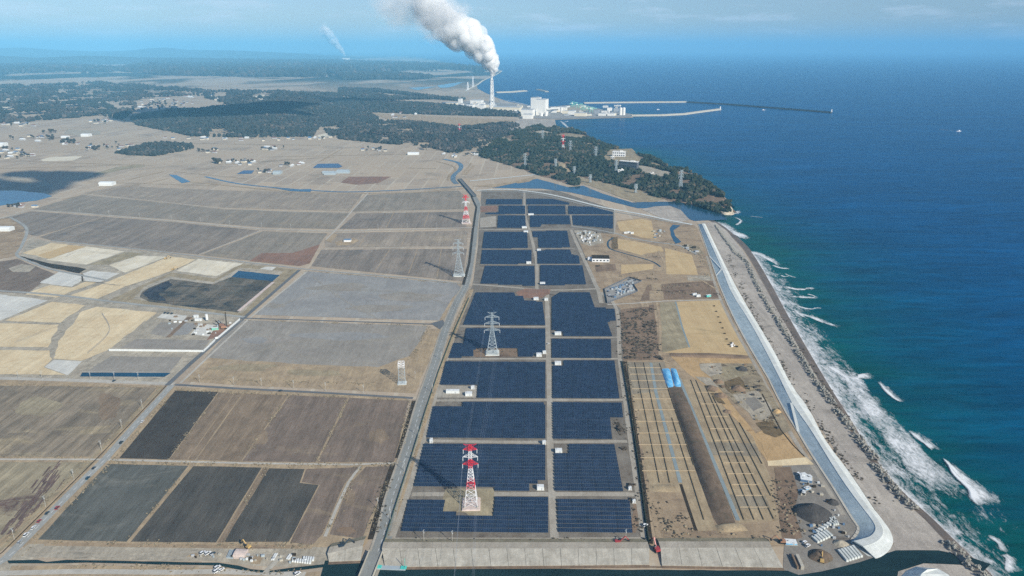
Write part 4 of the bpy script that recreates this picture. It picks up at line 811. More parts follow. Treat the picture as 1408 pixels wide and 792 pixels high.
def strip_part(name, A_, B_, mat, lift=0.0, lo=0, hi=None, step=1, gap=0.25):
    """concrete bays one after another, each a slab of its own with an open joint"""
    hi = nn - 1 if hi is None else hi
    for i in range(lo, hi, step):
        j = min(hi, i + step); a0, a1, b0, b1 = [v - off for v in (A_[i], A_[j], B_[i], B_[j])]; d = (a1 - a0).length; t = min(0.2, gap / max(d, 1e-3))
        a0, a1 = a0.lerp(a1, t), a1.lerp(a0, t); b0, b1 = b0.lerp(b1, t), b1.lerp(b0, t); mb = MB()
        u = Vector((0, 0, lift)); dn = Vector((0, 0, -0.8)); mb.v = [tuple(v) for v in (a0 + u, b0 + u, b1 + u, a1 + u, a0 + dn, b0 + dn, b1 + dn, a1 + dn)]
        for f in ((3, 2, 1, 0), (0, 1, 5, 4), (1, 2, 6, 5), (2, 3, 7, 6), (3, 0, 4, 7)): mb.f.append(f); mb.m.append(0)
        mb.build(name, M[mat], seaw)
strip_part('slope_bay', TL, CL, 'conc_shaded', 0.0, step=1, gap=0.12)
for lo_, hi_, st_, gp_ in ((0, _k - 1, 2, .2), (_k - 1, nn - 1, 1, .02)):
    strip_part('crest_bay', CL, CR, 'conc_white', 0.25, lo_, hi_, st_, gp_); strip_part('sea_face_bay', CR, TR, 'conc_white', 0.0, lo_, hi_, st_, gp_)
KL = [a + (a - b).normalized() * 2.2 for a, b in zip(TL, CL)]
for k in KL: k.z = 0.3
strip_part('toe_kerb', KL, TL, 'pathc', 0.25, step=3)
# ramps laid up the landward slope, and the cut end
def ramp(i0, i1, w, up=True):
    a, b = (TL[i0], CL[i1]) ; d = (b - a); nr = Vector((-d.y, d.x, 0)).normalized() * w; mb = MB(); a = a - off; b = b - off
    mb.v = [tuple(v) for v in (a - nr + Vector((0, 0, .18)), a + nr + Vector((0, 0, .18)), b + nr + Vector((0, 0, .28)), b - nr + Vector((0, 0, .28)), a - nr - Vector((0, 0, 1)), a + nr - Vector((0, 0, 1)), b + nr - Vector((0, 0, 1)), b - nr - Vector((0, 0, 1)))]
    for f in ((0, 1, 2, 3), (0, 4, 5, 1), (1, 5, 6, 2), (2, 6, 7, 3), (3, 7, 4, 0)): mb.f.append(f); mb.m.append(0)
    mb.build('access_ramp', M['conc_white'], seaw)
near = lambda y: min(range(nn), key=lambda i: abs(TOE_L[i][1] - y))
ramp(near(354), near(366), 1.6); ramp(near(377), near(366), 1.6); ramp(near(597), near(556), 1.8)
P_('concrete_apron', 'white triangular apron at the cut end of the seawall', [(1169, 746), (1181, 744), (1200, 766), (1193, 765)], 8, 'conc_white', 0.0)
# second seawall starting beyond the river mouth
q0 = thing('seawall', 'rounded concrete end of another seawall at the bottom edge', 'seawall', tuple(G(1270, 800))); q0['kind'] = 'structure'; del q0['category']
mb = MB(); o_ = G(1270, 800); Lp = [G(x, y, 0.3) - o_ for x, y in ((1236, 796), (1246, 785), (1260, 779))]; Mp = [G(x, y, 5) - o_ for x, y in ((1262, 800), (1267, 789), (1275, 783))]
mb2 = MB(); Rp = [G(x, y, 0.3) - o_ for x, y in ((1312, 800), (1304, 790), (1290, 782))]
for s_, B_, m_ in ((Lp, Mp, mb), (Mp, Rp, mb2)):
    for i in range(2): m_.poly([s_[i], B_[i], B_[i + 1], s_[i + 1]])
    m_.poly([s_[0], B_[0], B_[0] + Vector((0, -60, 0)), s_[0] + Vector((0, -60, 0))])
mb2.poly([Lp[2], Mp[2], Rp[2]])
mb.build('slope_bay', M['conc_shaded'], q0); mb2.build('sea_face_bay', M['conc_white'], q0)
# sand
P_('beach', 'wide grey sand beach outside the seawall', [(956, 306), (984, 306), (1000, 318), (1022, 346), (1048, 388), (1072, 432), (1100, 480), (1130, 530), (1160, 577), (1187, 622), (1227, 672), (1273, 716), (1312, 757), (1350, 792), (1362, 806), (1200, 806), (1216, 766), (1229, 748), (1203, 701), (1167, 648), (1112, 562), (1089, 530), (1064, 482), (1037, 437), (998, 366), (971, 308)], 3, 'sand', 0.6)
ribbon('revetment_path', 'narrow pale path behind the armour blocks at the head', [(984, 308), (1000, 328), (1018, 352), (1034, 374)], 5, 5, 'concrete')

# ------------------------------------------------------------------ armour blocks along the beach
bv, bt = ICO[1]
def block_line(label, px, width, size, h, n_per):
    P = [G(x, y) for x, y in px]; root = thing('armour_block_line', label, 'armour blocks', tuple(P[0]), 0, 'lines of concrete armour blocks on the beach')
    V = []; T = []; b = 0
    for i in range(len(P) - 1):
        d = P[i + 1] - P[i]; L = d.length; nr = Vector((-d.y, d.x, 0)).normalized(); k = int(L * width / (size * size) * n_per)
        for _ in range(k):
            s = random.uniform(-1, 1); c = P[i] + d * random.random() + nr * s * width / 2 - P[0]; z = h * (1 - s * s) * random.uniform(0.5, 1)
            # a four legged block: one lump stretched three ways
            for leg in range(3):
                ax = np.array([[random.gauss(0, 1) for _ in range(3)] for _ in range(3)]); qv, _r = np.linalg.qr(ax)
                v = (bv * np.array([1.0, 0.42, 0.42]) * size * 0.62) @ qv.T + np.array([c.x, c.y, z + size * 0.3]); V.append(v); T.append(bt + b); b += len(bv)
    fast_mesh('blocks', np.concatenate(V), np.concatenate(T), M['boulder'], None, root)['kind'] = 'stuff'
    mb = MB(); m_ = len(P)
    L_, R_ = offset_lines(P, width * 1.05)
    for i in range(m_): mb.v += [tuple(L_[i] - P[0] + Vector((0, 0, -.2))), tuple(P[i] - P[0] + Vector((0, 0, h * 0.75))), tuple(R_[i] - P[0] + Vector((0, 0, -.4)))]
    for i in range(m_ - 1): a = i * 3; mb.f += [(a, a + 1, a + 4, a + 3), (a + 1, a + 2, a + 5, a + 4)]; mb.m += [0, 0]
    mb.build('rubble_core', M['works'], root)
BL = [('farthest line of armour blocks near the river mouth', [(983, 310), (997, 330), (1012, 351)], 4, 2.2, 1.6), ('second farthest line of armour blocks', [(1015, 350), (1028, 362), (1036, 382), (1046, 402)], 7, 2.4, 2.0),
 ('line of armour blocks opposite the first seawall ramp', [(1047, 405), (1054, 418), (1062, 432)], 7, 2.4, 2.0), ('long middle line of armour blocks', [(1064, 434), (1078, 456), (1093, 478)], 7, 2.4, 2.2),
 ('line of armour blocks beside the straw field', [(1094, 481), (1108, 503), (1119, 521)], 7.5, 2.5, 2.2), ('line of armour blocks beside the dug ground', [(1121, 524), (1134, 541), (1146, 557)], 8, 2.6, 2.4),
 ('line of armour blocks beside the second ramp', [(1150, 564), (1162, 578), (1172, 592)], 8.5, 2.6, 2.4), ('line of armour blocks above the works yard', [(1174, 596), (1188, 614), (1204, 633)], 9, 2.6, 2.4),
 ('short line of armour blocks level with the dark spoil heap', [(1202, 638), (1212, 652), (1222, 665)], 9, 2.6, 2.4), ('nearest middle line of armour blocks by the seawall bend', [(1224, 667), (1240, 685), (1258, 702)], 9, 2.6, 2.4),
 ('line of armour blocks at the bottom corner of the beach', [(1302, 746), (1325, 769), (1352, 794), (1366, 808)], 9, 2.6, 2.6)]
for lb, px, w, s_, h_ in BL: block_line(lb, px, w, s_, h_, 0.9)

def tufts(label, lines, per_m, spread, smin, smax, mat, seed, name='grass'):
    g_ = np.random.default_rng(seed); Xs = []; Ys = []
    for px in lines:
        P = pts_world(px)
        for a, b in zip(P[:-1], P[1:]):
            d = b - a; L = d.length; k = int(L * per_m); t = g_.random(k); o_ = g_.normal(0, spread, k); nr = Vector((-d.y, d.x, 0)).normalized(); Xs.append(a.x + d.x * t + nr.x * o_); Ys.append(a.y + d.y * t + nr.y * o_)
    X = np.concatenate(Xs); Y = np.concatenate(Ys); k = smooth_noise(X, Y, 14.0) > -0.12; X, Y = X[k], Y[k]; n_ = len(X); bv_, bt_ = ICO[1]; m = len(bv_); s_ = g_.uniform(smin, smax, n_)
    v = bv_[None] * g_.uniform(.5, 1.4, (n_, m, 1)) * s_[:, None, None] * np.array([1.2, 1.2, .7]); v[..., 0] += X[:, None]; v[..., 1] += Y[:, None]; v[..., 2] += 0.25 + s_[:, None] * .2
    T = (bt_[None] + (np.arange(n_) * m)[:, None, None]).reshape(-1, 3); tag(fast_mesh(name, v.reshape(-1, 3), T, M[mat], np.clip(g_.normal(.5, .25, n_), 0, 1).repeat(m)), label, None, None, 'stuff')
def smooth_noise(X, Y, s): return np.array([mnoise.noise(Vector((x / s, y / s, 1.7))) for x, y in zip(X.ravel(), Y.ravel())]).reshape(X.shape)
M['drygrass'] = tree_mat('dry_grass', (0.14, 0.12, 0.085), (0.22, 0.185, 0.13), (0.30, 0.26, 0.18)); M['weeds'] = tree_mat('dark_weeds', (0.045, 0.04, 0.032), (0.085, 0.072, 0.055), (0.14, 0.12, 0.09))
tufts('dry grass tufts along roads and field edges', [[(0, 752), (66, 686), (135, 619), (223, 530)], [(20, 772), (84, 706), (150, 640), (236, 540)], [(0, 529), (216, 533)], [(0, 628), (130, 629)], [(150, 635.5), (330, 639), (545, 639)], [(240, 536), (562, 550)], [(50, 745), (180, 747), (430, 751)], [(259, 641), (175, 745)], [(366, 643), (303, 746)], [(232, 632), (301, 539)], [(332, 635), (397, 544)], [(436, 636), (479, 547)], [(497, 641), (445, 740)], [(540, 640), (498, 745)],
  [(528, 742), (549, 682), (570, 618), (590, 552), (610, 494), (632, 436), (648, 398)], [(420, 373), (640, 391)], [(328, 440), (588, 448)], [(258, 521), (552, 529)], [(562, 500), (590, 449)], [(530, 745), (890, 745)], [(100, 778), (240, 780), (320, 785), (430, 789)], [(565, 551), (545, 636)]], 1.3, 1.6, .25, .75, 'drygrass', 21)
tufts('dark weeds in the ditches and scrub', [[(1000, 350), (1040, 440), (1096, 540)], [(1100, 540), (1150, 620), (1210, 700)], [(1060, 420), (1150, 560), (1240, 690)], [(930, 395), (980, 392)], [(900, 400), (990, 405)], [(850, 380), (905, 384)], [(857, 497), (868, 560), (880, 640), (894, 748)], [(512, 742), (528, 676), (543, 632)], [(870, 690), (876, 730)], [(846, 576), (854, 600)], [(1068, 650), (1080, 740)], [(1078, 645), (1098, 735)], [(895, 690), (930, 740)], [(920, 690), (950, 730)], [(858, 430), (860, 494)], [(870, 425), (876, 494)], [(884, 425), (892, 494)], [(896, 424), (904, 490)], [(655, 482), (712, 486)], [(540, 746), (888, 748)]], 1.2, 3.0, .3, 1.0, 'weeds', 22)
tufts('dark bushes in the scrub beside the right panels', [[(858, 432), (862, 492)], [(868, 428), (874, 494)], [(880, 424), (886, 494)], [(892, 424), (898, 492)], [(862, 470), (900, 478)], [(862, 485), (902, 484)]], .45, 5.0, .7, 2.0, 'weeds', 23, 'shrubbery')
tufts('dry brush on the brown land behind the seawall', [[(850, 380), (900, 376)], [(890, 395), (985, 392)], [(915, 404), (990, 400)], [(855, 352), (905, 352)], [(900, 320), (935, 345)], [(960, 345), (975, 385)], [(1066, 650), (1100, 740)], [(895, 690), (950, 735)], [(900, 735), (1060, 745)], [(972, 510), (1040, 510)], [(1000, 530), (1060, 580)]], .5, 5.0, .4, 1.3, 'drygrass', 24, 'shrubbery')
# ------------------------------------------------------------------ river and canal at the bottom, river levee
P_('river', 'dark river water along the bottom edge', [(447, 771), (520, 771), (530, 781), (1083, 785), (1098, 791), (1130, 786), (1183, 773), (1210, 764), (1232, 757), (1290, 757), (1330, 765), (1362, 776), (1352, 786), (1320, 777), (1270, 775), (1235, 786), (1225, 830), (430, 830)], 6, 'canal', 1.0)
P_('canal_water', 'thin dark canal left of the main road', [(10, 771), (52, 770), (64, 773), (92, 770), (150, 771), (240, 773), (300, 774), (328, 778), (345, 783), (372, 785), (400, 781), (447, 776), (447, 780), (400, 786), (362, 788), (330, 784), (300, 778), (240, 777), (120, 774), (80, 775), (40, 775), (12, 775)], 6, 'canal', 0.6)
P_('levee_ground', 'grey gravel working road between fields and canal', [(-60, 815), (40, 748), (70, 748), (330, 751), (450, 753), (500, 754), (494, 775), (447, 776), (400, 780), (345, 778), (300, 772), (100, 769), (56, 767), (30, 772), (0, 800)], 3, 'slate', 1.0)
ribbon('bank_edge', 'straw edge strip between tilled fields and working road', [(62, 748), (180, 750), (330, 752), (430, 752)], 4, 4, 'scrubland')
P_('levee_ground', 'tan grassy ground below the canal', [(0, 815), (16, 778), (100, 777), (240, 779), (320, 784), (360, 790), (440, 786), (440, 830), (-40, 830)], 4, 'verge', 1.5)
ribbon('farm_track', 'pale track along the bottom edge', [(-20, 789), (100, 786), (230, 787), (300, 786), (420, 790)], 5, 5, 'pathc')
ribbon('culvert_path', 'pale path crossing the canal', [(364, 789), (387, 764)], 4.0, 8, 'concrete')
P_('sand_heap', 'tan sand patch by the parked vehicles', [(256, 766), (266, 760), (273, 762), (268, 769), (258, 769)], 5, 'verge'); P_('sand_heap', 'tan excavated patch by the canal', [(344, 770), (352, 764), (362, 766), (357, 776), (345, 775)], 5, 'verge')
def levee(label, tl, tr, br, bl, n_, zt, zb, mat='concrete', pname='concrete_panel'):
    o = thing('river_levee', label, None, tuple(G(*tl))); o['kind'] = 'structure'; c = G(*tl)
    a, b, e, d = G(tl[0], tl[1], zt), G(tr[0], tr[1], zt), G(br[0], br[1], zb), G(bl[0], bl[1], zb)
    for i in range(n_):
        t0, t1 = (i + 0.008) / n_, (i + 0.992) / n_; P = [a.lerp(b, t0) - c, a.lerp(b, t1) - c, d.lerp(e, t1) - c, d.lerp(e, t0) - c]; mb = MB(); dz = Vector((0, 0, 0.6)); jz = Vector((0, 0, random.uniform(-.04, .04)))
        mb.v = [tuple(p + jz) for p in P] + [tuple(p - dz) for p in P]; mb.f = [(3, 2, 1, 0), (0, 1, 5, 4), (1, 2, 6, 5), (2, 3, 7, 6), (3, 0, 4, 7)]; mb.m = [0] * 5
        mb.build(pname, M[mat], o)
    mb = MB()                                                   # crest road behind and body
    bk = Vector((0, 7, 0)); q = [a - c + Vector((0, 0, -.1)), b - c + Vector((0, 0, -.1)), b + bk - c + Vector((0, 0, -.1)), a + bk - c + Vector((0, 0, -.1))]; mb.poly(q)
    mb.poly([q[3], q[2], q[2] + Vector((0, 7, -zt + 0.2)), q[3] + Vector((0, 7, -zt + 0.2))], 1); mb.build('crest', [M['lane'], M['olive']], o)
    mb = MB(); s0 = d - c; s1 = e - c; s0.z = s1.z = 0.45; dd = Vector((0, -2.4, 0)); mb.poly([s0, s0 + dd, s1 + dd, s1]); mb.poly([s0 + dd, s0 + dd + Vector((0, 0, -1)), s1 + dd + Vector((0, 0, -1)), s1 + dd]); mb.build('toe_berm', M['scrub'], o)
levee('pale concrete river levee in front of the solar farm', (525, 754), (893, 754), (893, 776), (529, 779), 15, 2.5, 0.9)
levee('pale concrete river levee in front of the planting strips', (908, 753), (1062, 753), (1077, 780), (910, 777), 6, 2.5, 0.9)
levee('short pale concrete levee left of the main road', (450, 761), (499, 750), (496, 770), (452, 772), 2, 2.4, 0.9)
ribbon('weedy_ledge', 'dark weedy ledge along the foot of the levee', [(530, 781), (700, 781.5), (893, 780), (1078, 783)], 1.6, 8, 'scrub')
# bridge carrying the main road over the river
br = thing('road_bridge', 'concrete road bridge crossing the river at the bottom edge', 'bridge', tuple(G(506, 790))); a, b = G(489, 832) , G(517, 762); d = b - a; an = math.atan2(d.y, d.x); c = G(506, 790); m_ = (a + b) / 2 - c; L = d.length
mb = MB(); mb.box((m_.x, m_.y, 1.6), (L, 10.5, 0.9), 0, an); mb.build('deck', M['concrete'], br)
mb = MB(); mb.box((m_.x, m_.y, 2.5), (L, 8.6, 0.08), 0, an); mb.build('road_surface', M['asphalt'], br)
for s in (-1, 1):
    mb = MB(); mb.box((m_.x - math.sin(an) * s * 4.9, m_.y + math.cos(an) * s * 4.9, 2.52), (L, 0.4, 1.0), 0, an); mb.build('parapet', M['concrete'], br)
for t in (0.25, 0.6):
    q = a.lerp(b, t) - c; mb = MB(); mb.box((q.x, q.y, -1), (1.4, 9, 2.7), 0, an); mb.build('pier', M['concrete'], br)
P_('bridge_approach', 'paved approach from the bridge to the main road', [(509, 768), (528, 768), (540, 738), (522, 738)], 9, 'asphalt')

# ------------------------------------------------------------------ upper river, its levees and the headland
P_('river', 'blue upper river winding to the sea', [(676, 258.5), (712, 250.5), (734, 245), (756, 250.5), (781, 257.5), (802, 255.5), (829, 266.5), (869, 278.5), (899, 277.5), (934, 277.5), (964, 285.5), (994, 293.5), (1000, 302), (955, 304), (949, 302), (926, 286), (899, 286.5), (877, 286.5), (829, 274.5), (786, 265), (745, 259.5)], 4, 'river', 1.0)
P_('sandbank', 'grey sandbank at the river mouth', [(882, 288), (900, 284), (921, 283), (936, 289), (948, 302), (935, 306), (915, 302)], 5, 'sand')
ribbon('river_levee', 'pale concrete levee of the upper river', [(655, 262), (690, 260.5), (716, 262), (761, 268.5), (829, 285), (883, 295), (920, 303), (952, 309)], 9, 6, 'conc_white', smooth=True); ribbon('river_levee', 'grey crest road of the upper river levee', [(660, 263.5), (716, 264.5), (761, 271.5), (829, 288), (883, 298), (940, 309)], 5, 6, 'asphalt2', smooth=True)
ribbon('river_levee', 'pale concrete levee on the north bank of the upper river', [(646, 249), (690, 245), (745, 239.5)], 9, 6, 'conc_white'); P_('reed_bank', 'tan reed bank inside the upper river', [(650, 256), (700, 251), (735, 243), (738, 246), (712, 251), (680, 258)], 5, 'verge')
P_('reed_bank', 'small tan reed island in the upper river', [(706, 250), (722, 246), (734, 246), (728, 250), (712, 252.5)], 5, 'verge')
P_('spit', 'tan grassy spit between river and headland wood', [(790, 241), (806, 246), (823, 250), (850, 256), (883, 263), (912, 274), (900, 278), (875, 278), (852, 271), (829, 262), (800, 252)], 5, 'bank')
ribbon('river', 'narrow blue river upstream of the road bridge', [(628, 253), (623, 247), (625, 240), (632, 234), (634, 228), (628, 223), (610, 219)], 14, 5, 'river', smooth=True); ribbon('levee_path', 'pale levee path beside the narrow river', [(616, 248), (619, 240), (626, 234), (622, 228), (600, 222)], 7, 5, 'verge', smooth=True)
ribbon('canal', 'thin dark canal across the upper plain', [(282, 243), (330, 253), (400, 260), (430, 262), (480, 264), (560, 261), (640, 256)], 9, 5, 'river', smooth=True); ribbon('canal_bank', 'tan bank of the thin canal', [(262, 250), (330, 257), (430, 265.5), (560, 265), (642, 259)], 9, 4, 'verge', smooth=True)
P_('river_pool', 'blue pool at the bend of the canal', [(232, 240), (243, 241), (262, 250), (250, 252)], 5, 'river'); P_('river_pool', 'blue pool in the middle of the canal', [(378, 259), (400, 261), (428, 260), (427, 264), (400, 263)], 6, 'river')
rb = thing('road_bridge', 'small dark road bridge over the upper river', 'bridge', tuple(G(642, 258))); a, b = G(653, 271), G(632, 247); d = b - a; an = math.atan2(d.y, d.x); c = G(642, 258); m_ = (a + b) / 2 - c
mb = MB(); mb.box((m_.x, m_.y, 2.0), (d.length, 9, 1.2), 0, an); mb.build('deck', M['asphalt_dark'], rb)
for s in (-1, 1): mb = MB(); mb.box((m_.x - math.sin(an) * s * 4.6, m_.y + math.cos(an) * s * 4.6, 3.2), (d.length, 0.5, 1.1), 0, an); mb.build('parapet', M['concrete'], rb)

def inside(poly, X, Y):
    r = np.zeros(X.shape, bool); n_ = len(poly)
    for i in range(n_):
        (x0, y0), (x1, y1) = poly[i], poly[(i + 1) % n_]
        with np.errstate(divide='ignore', invalid='ignore'): r ^= ((y0 <= Y) != (y1 <= Y)) & (X < x0 + (x1 - x0) * (Y - y0) / (y1 - y0 if y1 != y0 else 1e-9))
    return r
def dist_line(pts, X, Y):
    d = np.full(X.shape, 1e9)
    for (x0, y0), (x1, y1) in zip(pts[:-1], pts[1:]):
        dx, dy = x1 - x0, y1 - y0; t = np.clip(((X - x0) * dx + (Y - y0) * dy) / (dx * dx + dy * dy + 1e-9), 0, 1); d = np.minimum(d, np.hypot(X - x0 - t * dx, Y - y0 - t * dy))
    return d
wp = lambda px: [(G(x, y).x, G(x, y).y) for x, y in px]
def smooth_noise(X, Y, s): return np.array([mnoise.noise(Vector((x / s, y / s, 1.7))) for x, y in zip(X.ravel(), Y.ravel())]).reshape(X.shape)
def scatter_trees(name, label, X, Y, Z, size, mat, sub=1, squash=0.9, seed=0, brown=0.3):
    """a wood as one mass: every crown an uneven clump of its own size, height and tone"""
    g_ = np.random.default_rng(seed); bv_, bt_ = ICO[sub]; n_ = len(X); m = len(bv_)
    s = size * g_.uniform(0.55, 1.35, n_); jit = g_.uniform(0.62, 1.25, (n_, m, 1)); a = g_.uniform(0, 6.28, n_); ca, sa = np.cos(a), np.sin(a)
    v = bv_[None] * jit * s[:, None, None] * np.array([1, 1, squash]) ; x = v[..., 0] * ca[:, None] - v[..., 1] * sa[:, None]; y = v[..., 0] * sa[:, None] + v[..., 1] * ca[:, None]
    hgt = s * g_.uniform(0.5, 1.15, n_)
    V = np.stack([x + X[:, None], y + Y[:, None], v[..., 2] + (Z + hgt)[:, None]], -1).reshape(-1, 3)
    lf = smooth_noise(X, Y, size * 16.0) + .6 * smooth_noise(X, Y, size * 5.0); s *= 1 + .5 * np.clip(smooth_noise(Y, X, size * 9.0), -.6, .8)
    tone = np.clip(g_.normal(0.27, 0.12, n_) + ((g_.random(n_) - .5) * .3 + lf > .55 - brown) * g_.uniform(0.2, 0.55, n_), 0, 1)
    tone = tone[:, None] + g_.uniform(-0.1, 0.1, (n_, m)); T = (bt_[None] + (np.arange(n_) * m)[:, None, None]).reshape(-1, 3)
    return tag(fast_mesh(name, V, T, M[mat], np.clip(tone, 0, 1).ravel()), label, None, None, 'stuff')
def wood(label, px, spacing, size, mat, hill=0.0, edge=None, fall=120.0, holes=(), thin=0.25, sub=1, seed=1, brown=0.3, ground='scrub', name='woodland', clump=160.0):
    poly = wp(px); xs = [p[0] for p in poly]; ys = [p[1] for p in poly]; g_ = np.random.default_rng(seed)
    gx_ = np.arange(min(xs), max(xs), spacing); gy_ = np.arange(min(ys), max(ys), spacing); X, Y = np.meshgrid(gx_, gy_); X = X + g_.uniform(-.5, .5, X.shape) * spacing; Y = Y + g_.uniform(-.5, .5, Y.shape) * spacing
    X = X.ravel(); Y = Y.ravel(); k = inside(poly, X, Y)
    for h in holes: k &= ~inside(wp(h), X, Y)
    X, Y = X[k], Y[k]; nz = smooth_noise(X, Y, clump); k = nz > -0.5 + thin * 0.6 - 0.35 * (g_.random(X.size) - 0.5); X, Y = X[k], Y[k]
    eg = wp(edge) if edge else poly + [poly[0]]
    Z = np.zeros(X.size)
    if hill: Z = hill_h(X, Y, eg, hill, fall)
    scatter_trees(name, label, X, Y, Z, size, mat, sub, 0.95, seed, brown)
def hill_h(X, Y, eg, hill, fall):
    d = np.clip(dist_line(eg, X, Y) / fall, 0, 1); d = d * d * (3 - 2 * d); return hill * d * (1 + 0.3 * smooth_noise(X, Y, 220.0))
def hill_mesh(name, label, px, edge, hill, fall, cell, mat, skirt=None):
    poly = wp(px); eg = wp(edge) if edge else poly + [poly[0]]; xs = [p[0] for p in poly]; ys = [p[1] for p in poly]
    X, Y = np.meshgrid(np.arange(min(xs) - cell, max(xs) + cell, cell), np.arange(min(ys) - cell, max(ys) + cell, cell)); I = inside(poly, X.ravel(), Y.ravel()).reshape(X.shape); Z = hill_h(X, Y, eg, hill, fall) + 0.3
    ny_, nx_ = X.shape; id_ = np.arange(nx_ * ny_).reshape(ny_, nx_); kk = (I[:-1, :-1].astype(int) + I[:-1, 1:] + I[1:, 1:] + I[1:, :-1]) >= 2
    Z = np.where(I, Z, -0.6)
    q = np.stack([id_[:-1, :-1][kk], id_[:-1, 1:][kk], id_[1:, 1:][kk], id_[1:, :-1][kk]], -1); T_ = np.concatenate([q[:, [0, 1, 2]], q[:, [0, 2, 3]]])
    tag(fast_mesh(name, np.stack([X.ravel(), Y.ravel(), Z.ravel()], -1), T_, M[mat], None, None, True), label, None, None, 'structure')
HEAD = [(656, 214), (689, 224), (724, 235), (745, 243), (770, 250), (791, 256.5), (799, 252), (790, 241), (806, 246), (823, 250), (850, 256), (883, 264), (913, 275), (937, 279), (964, 286), (991, 294), (1009, 293), (1004, 284), (990, 275), (974, 266), (962, 258), (950, 251), (930, 245), (913, 239), (900, 229), (876, 221), (852, 214), (835, 208), (818, 202), (800, 193), (787, 187), (765, 183), (740, 181), (720, 186), (700, 193), (684, 202), (668, 208)]
HEDGE_ = [(640, 208), (656, 214), (689, 224), (724, 235), (745, 243), (770, 250), (791, 256.5), (799, 252), (790, 241), (806, 246), (823, 250), (850, 256), (883, 264), (913, 275), (937, 279), (964, 286), (991, 294)]
HH = 24.0
hill_mesh('hills', 'wooded headland hill', HEAD, HEDGE_, HH, 150, 14, 'scrub')
def head_z(p): return float(hill_h(np.array([p.x]), np.array([p.y]), wp(HEDGE_), HH, 150)[0])
HOLES = [[(763, 194), (785, 192), (806, 197), (800, 201), (780, 200), (765, 199)], [(734, 189), (746, 187), (762, 190), (760, 194), (738, 194)], [(838, 214), (870, 214), (884, 232), (880, 237), (850, 236), (832, 234), (828, 228)], [(868, 238), (890, 240), (920, 250), (928, 256), (905, 255), (880, 248)],
         [(800, 205), (815, 206), (812, 209), (798, 208)], [(764, 230), (775, 233), (790, 240), (786, 242), (768, 236)], [(690, 197), (705, 199), (700, 203), (688, 202)], [(884, 232), (905, 236), (912, 242), (895, 240)]]
def drape(name, label, px, mat, lift=0.5, cell=5.0):
    poly = wp(px); xs = [p[0] for p in poly]; ys = [p[1] for p in poly]; X, Y = np.meshgrid(np.arange(min(xs) - cell, max(xs) + cell, cell), np.arange(min(ys) - cell, max(ys) + cell, cell)); I = inside(poly, X.ravel(), Y.ravel()).reshape(X.shape)
    Z = hill_h(X, Y, wp(HEDGE_), HH, 150) + 0.3 + lift; id_ = np.arange(X.size).reshape(X.shape); kk = I[:-1, :-1] & I[1:, 1:]; q = np.stack([id_[:-1, :-1][kk], id_[:-1, 1:][kk], id_[1:, 1:][kk], id_[1:, :-1][kk]], -1)
    if len(q): tag(fast_mesh(name, np.stack([X.ravel(), Y.ravel(), Z.ravel()], -1), np.concatenate([q[:, [0, 1, 2]], q[:, [0, 2, 3]]]), M[mat], None, None, True), label, None, None, 'structure')
for i_, h_ in enumerate(HOLES): drape('clearing', 'open ground in the headland wood', h_, ('bank', 'slate', 'bank', 'slate', 'bank', 'bank', 'bank', 'bank')[i_])
wood('dark pine wood covering the headland', HEAD, 7.5, 5.0, 'pine', HH, HEDGE_, 150, HOLES, 0.6, 2, 3, 0.33, clump=60.0)
# cliff along the sea side of the headland
cl = [(994, 294), (1003, 295), (1010, 293), (1007, 287), (1004, 284), (990, 275), (974, 266), (962, 258), (950, 251), (930, 245), (913, 239), (900, 228.5), (876, 220), (852, 213), (835, 207), (818, 201), (800, 192), (787, 186)]
CP = [G(x, y) for x, y in smooth_px(cl, 5)]; hc = sum(CP, Vector()) / len(CP); mb = MB(); k_ = 5
for i, p in enumerate(CP):
    inl = (G(900, 255) - p).normalized(); zt = max(4.0, head_z(p + inl * 12)) + 1
    for j in range(k_):
        t = j / (k_ - 1); nz = mnoise.noise(Vector((p.x * .06, p.y * .06, t * 3))); q = p - inl * (4 * (1 - t) - 2) + inl * (t * 10 + nz * 5); mb.v.append((q.x, q.y, -3 + (zt + 3) * t))
for i in range(len(CP) - 1):
    for j in range(k_ - 1): a = i * k_ + j; mb.f.append((a, a + k_, a + k_ + 1, a + 1)); mb.m.append(0)
tag(mb.build('cliff', M['rock']), 'pale rocky cliff round the headland', None, None, 'structure')
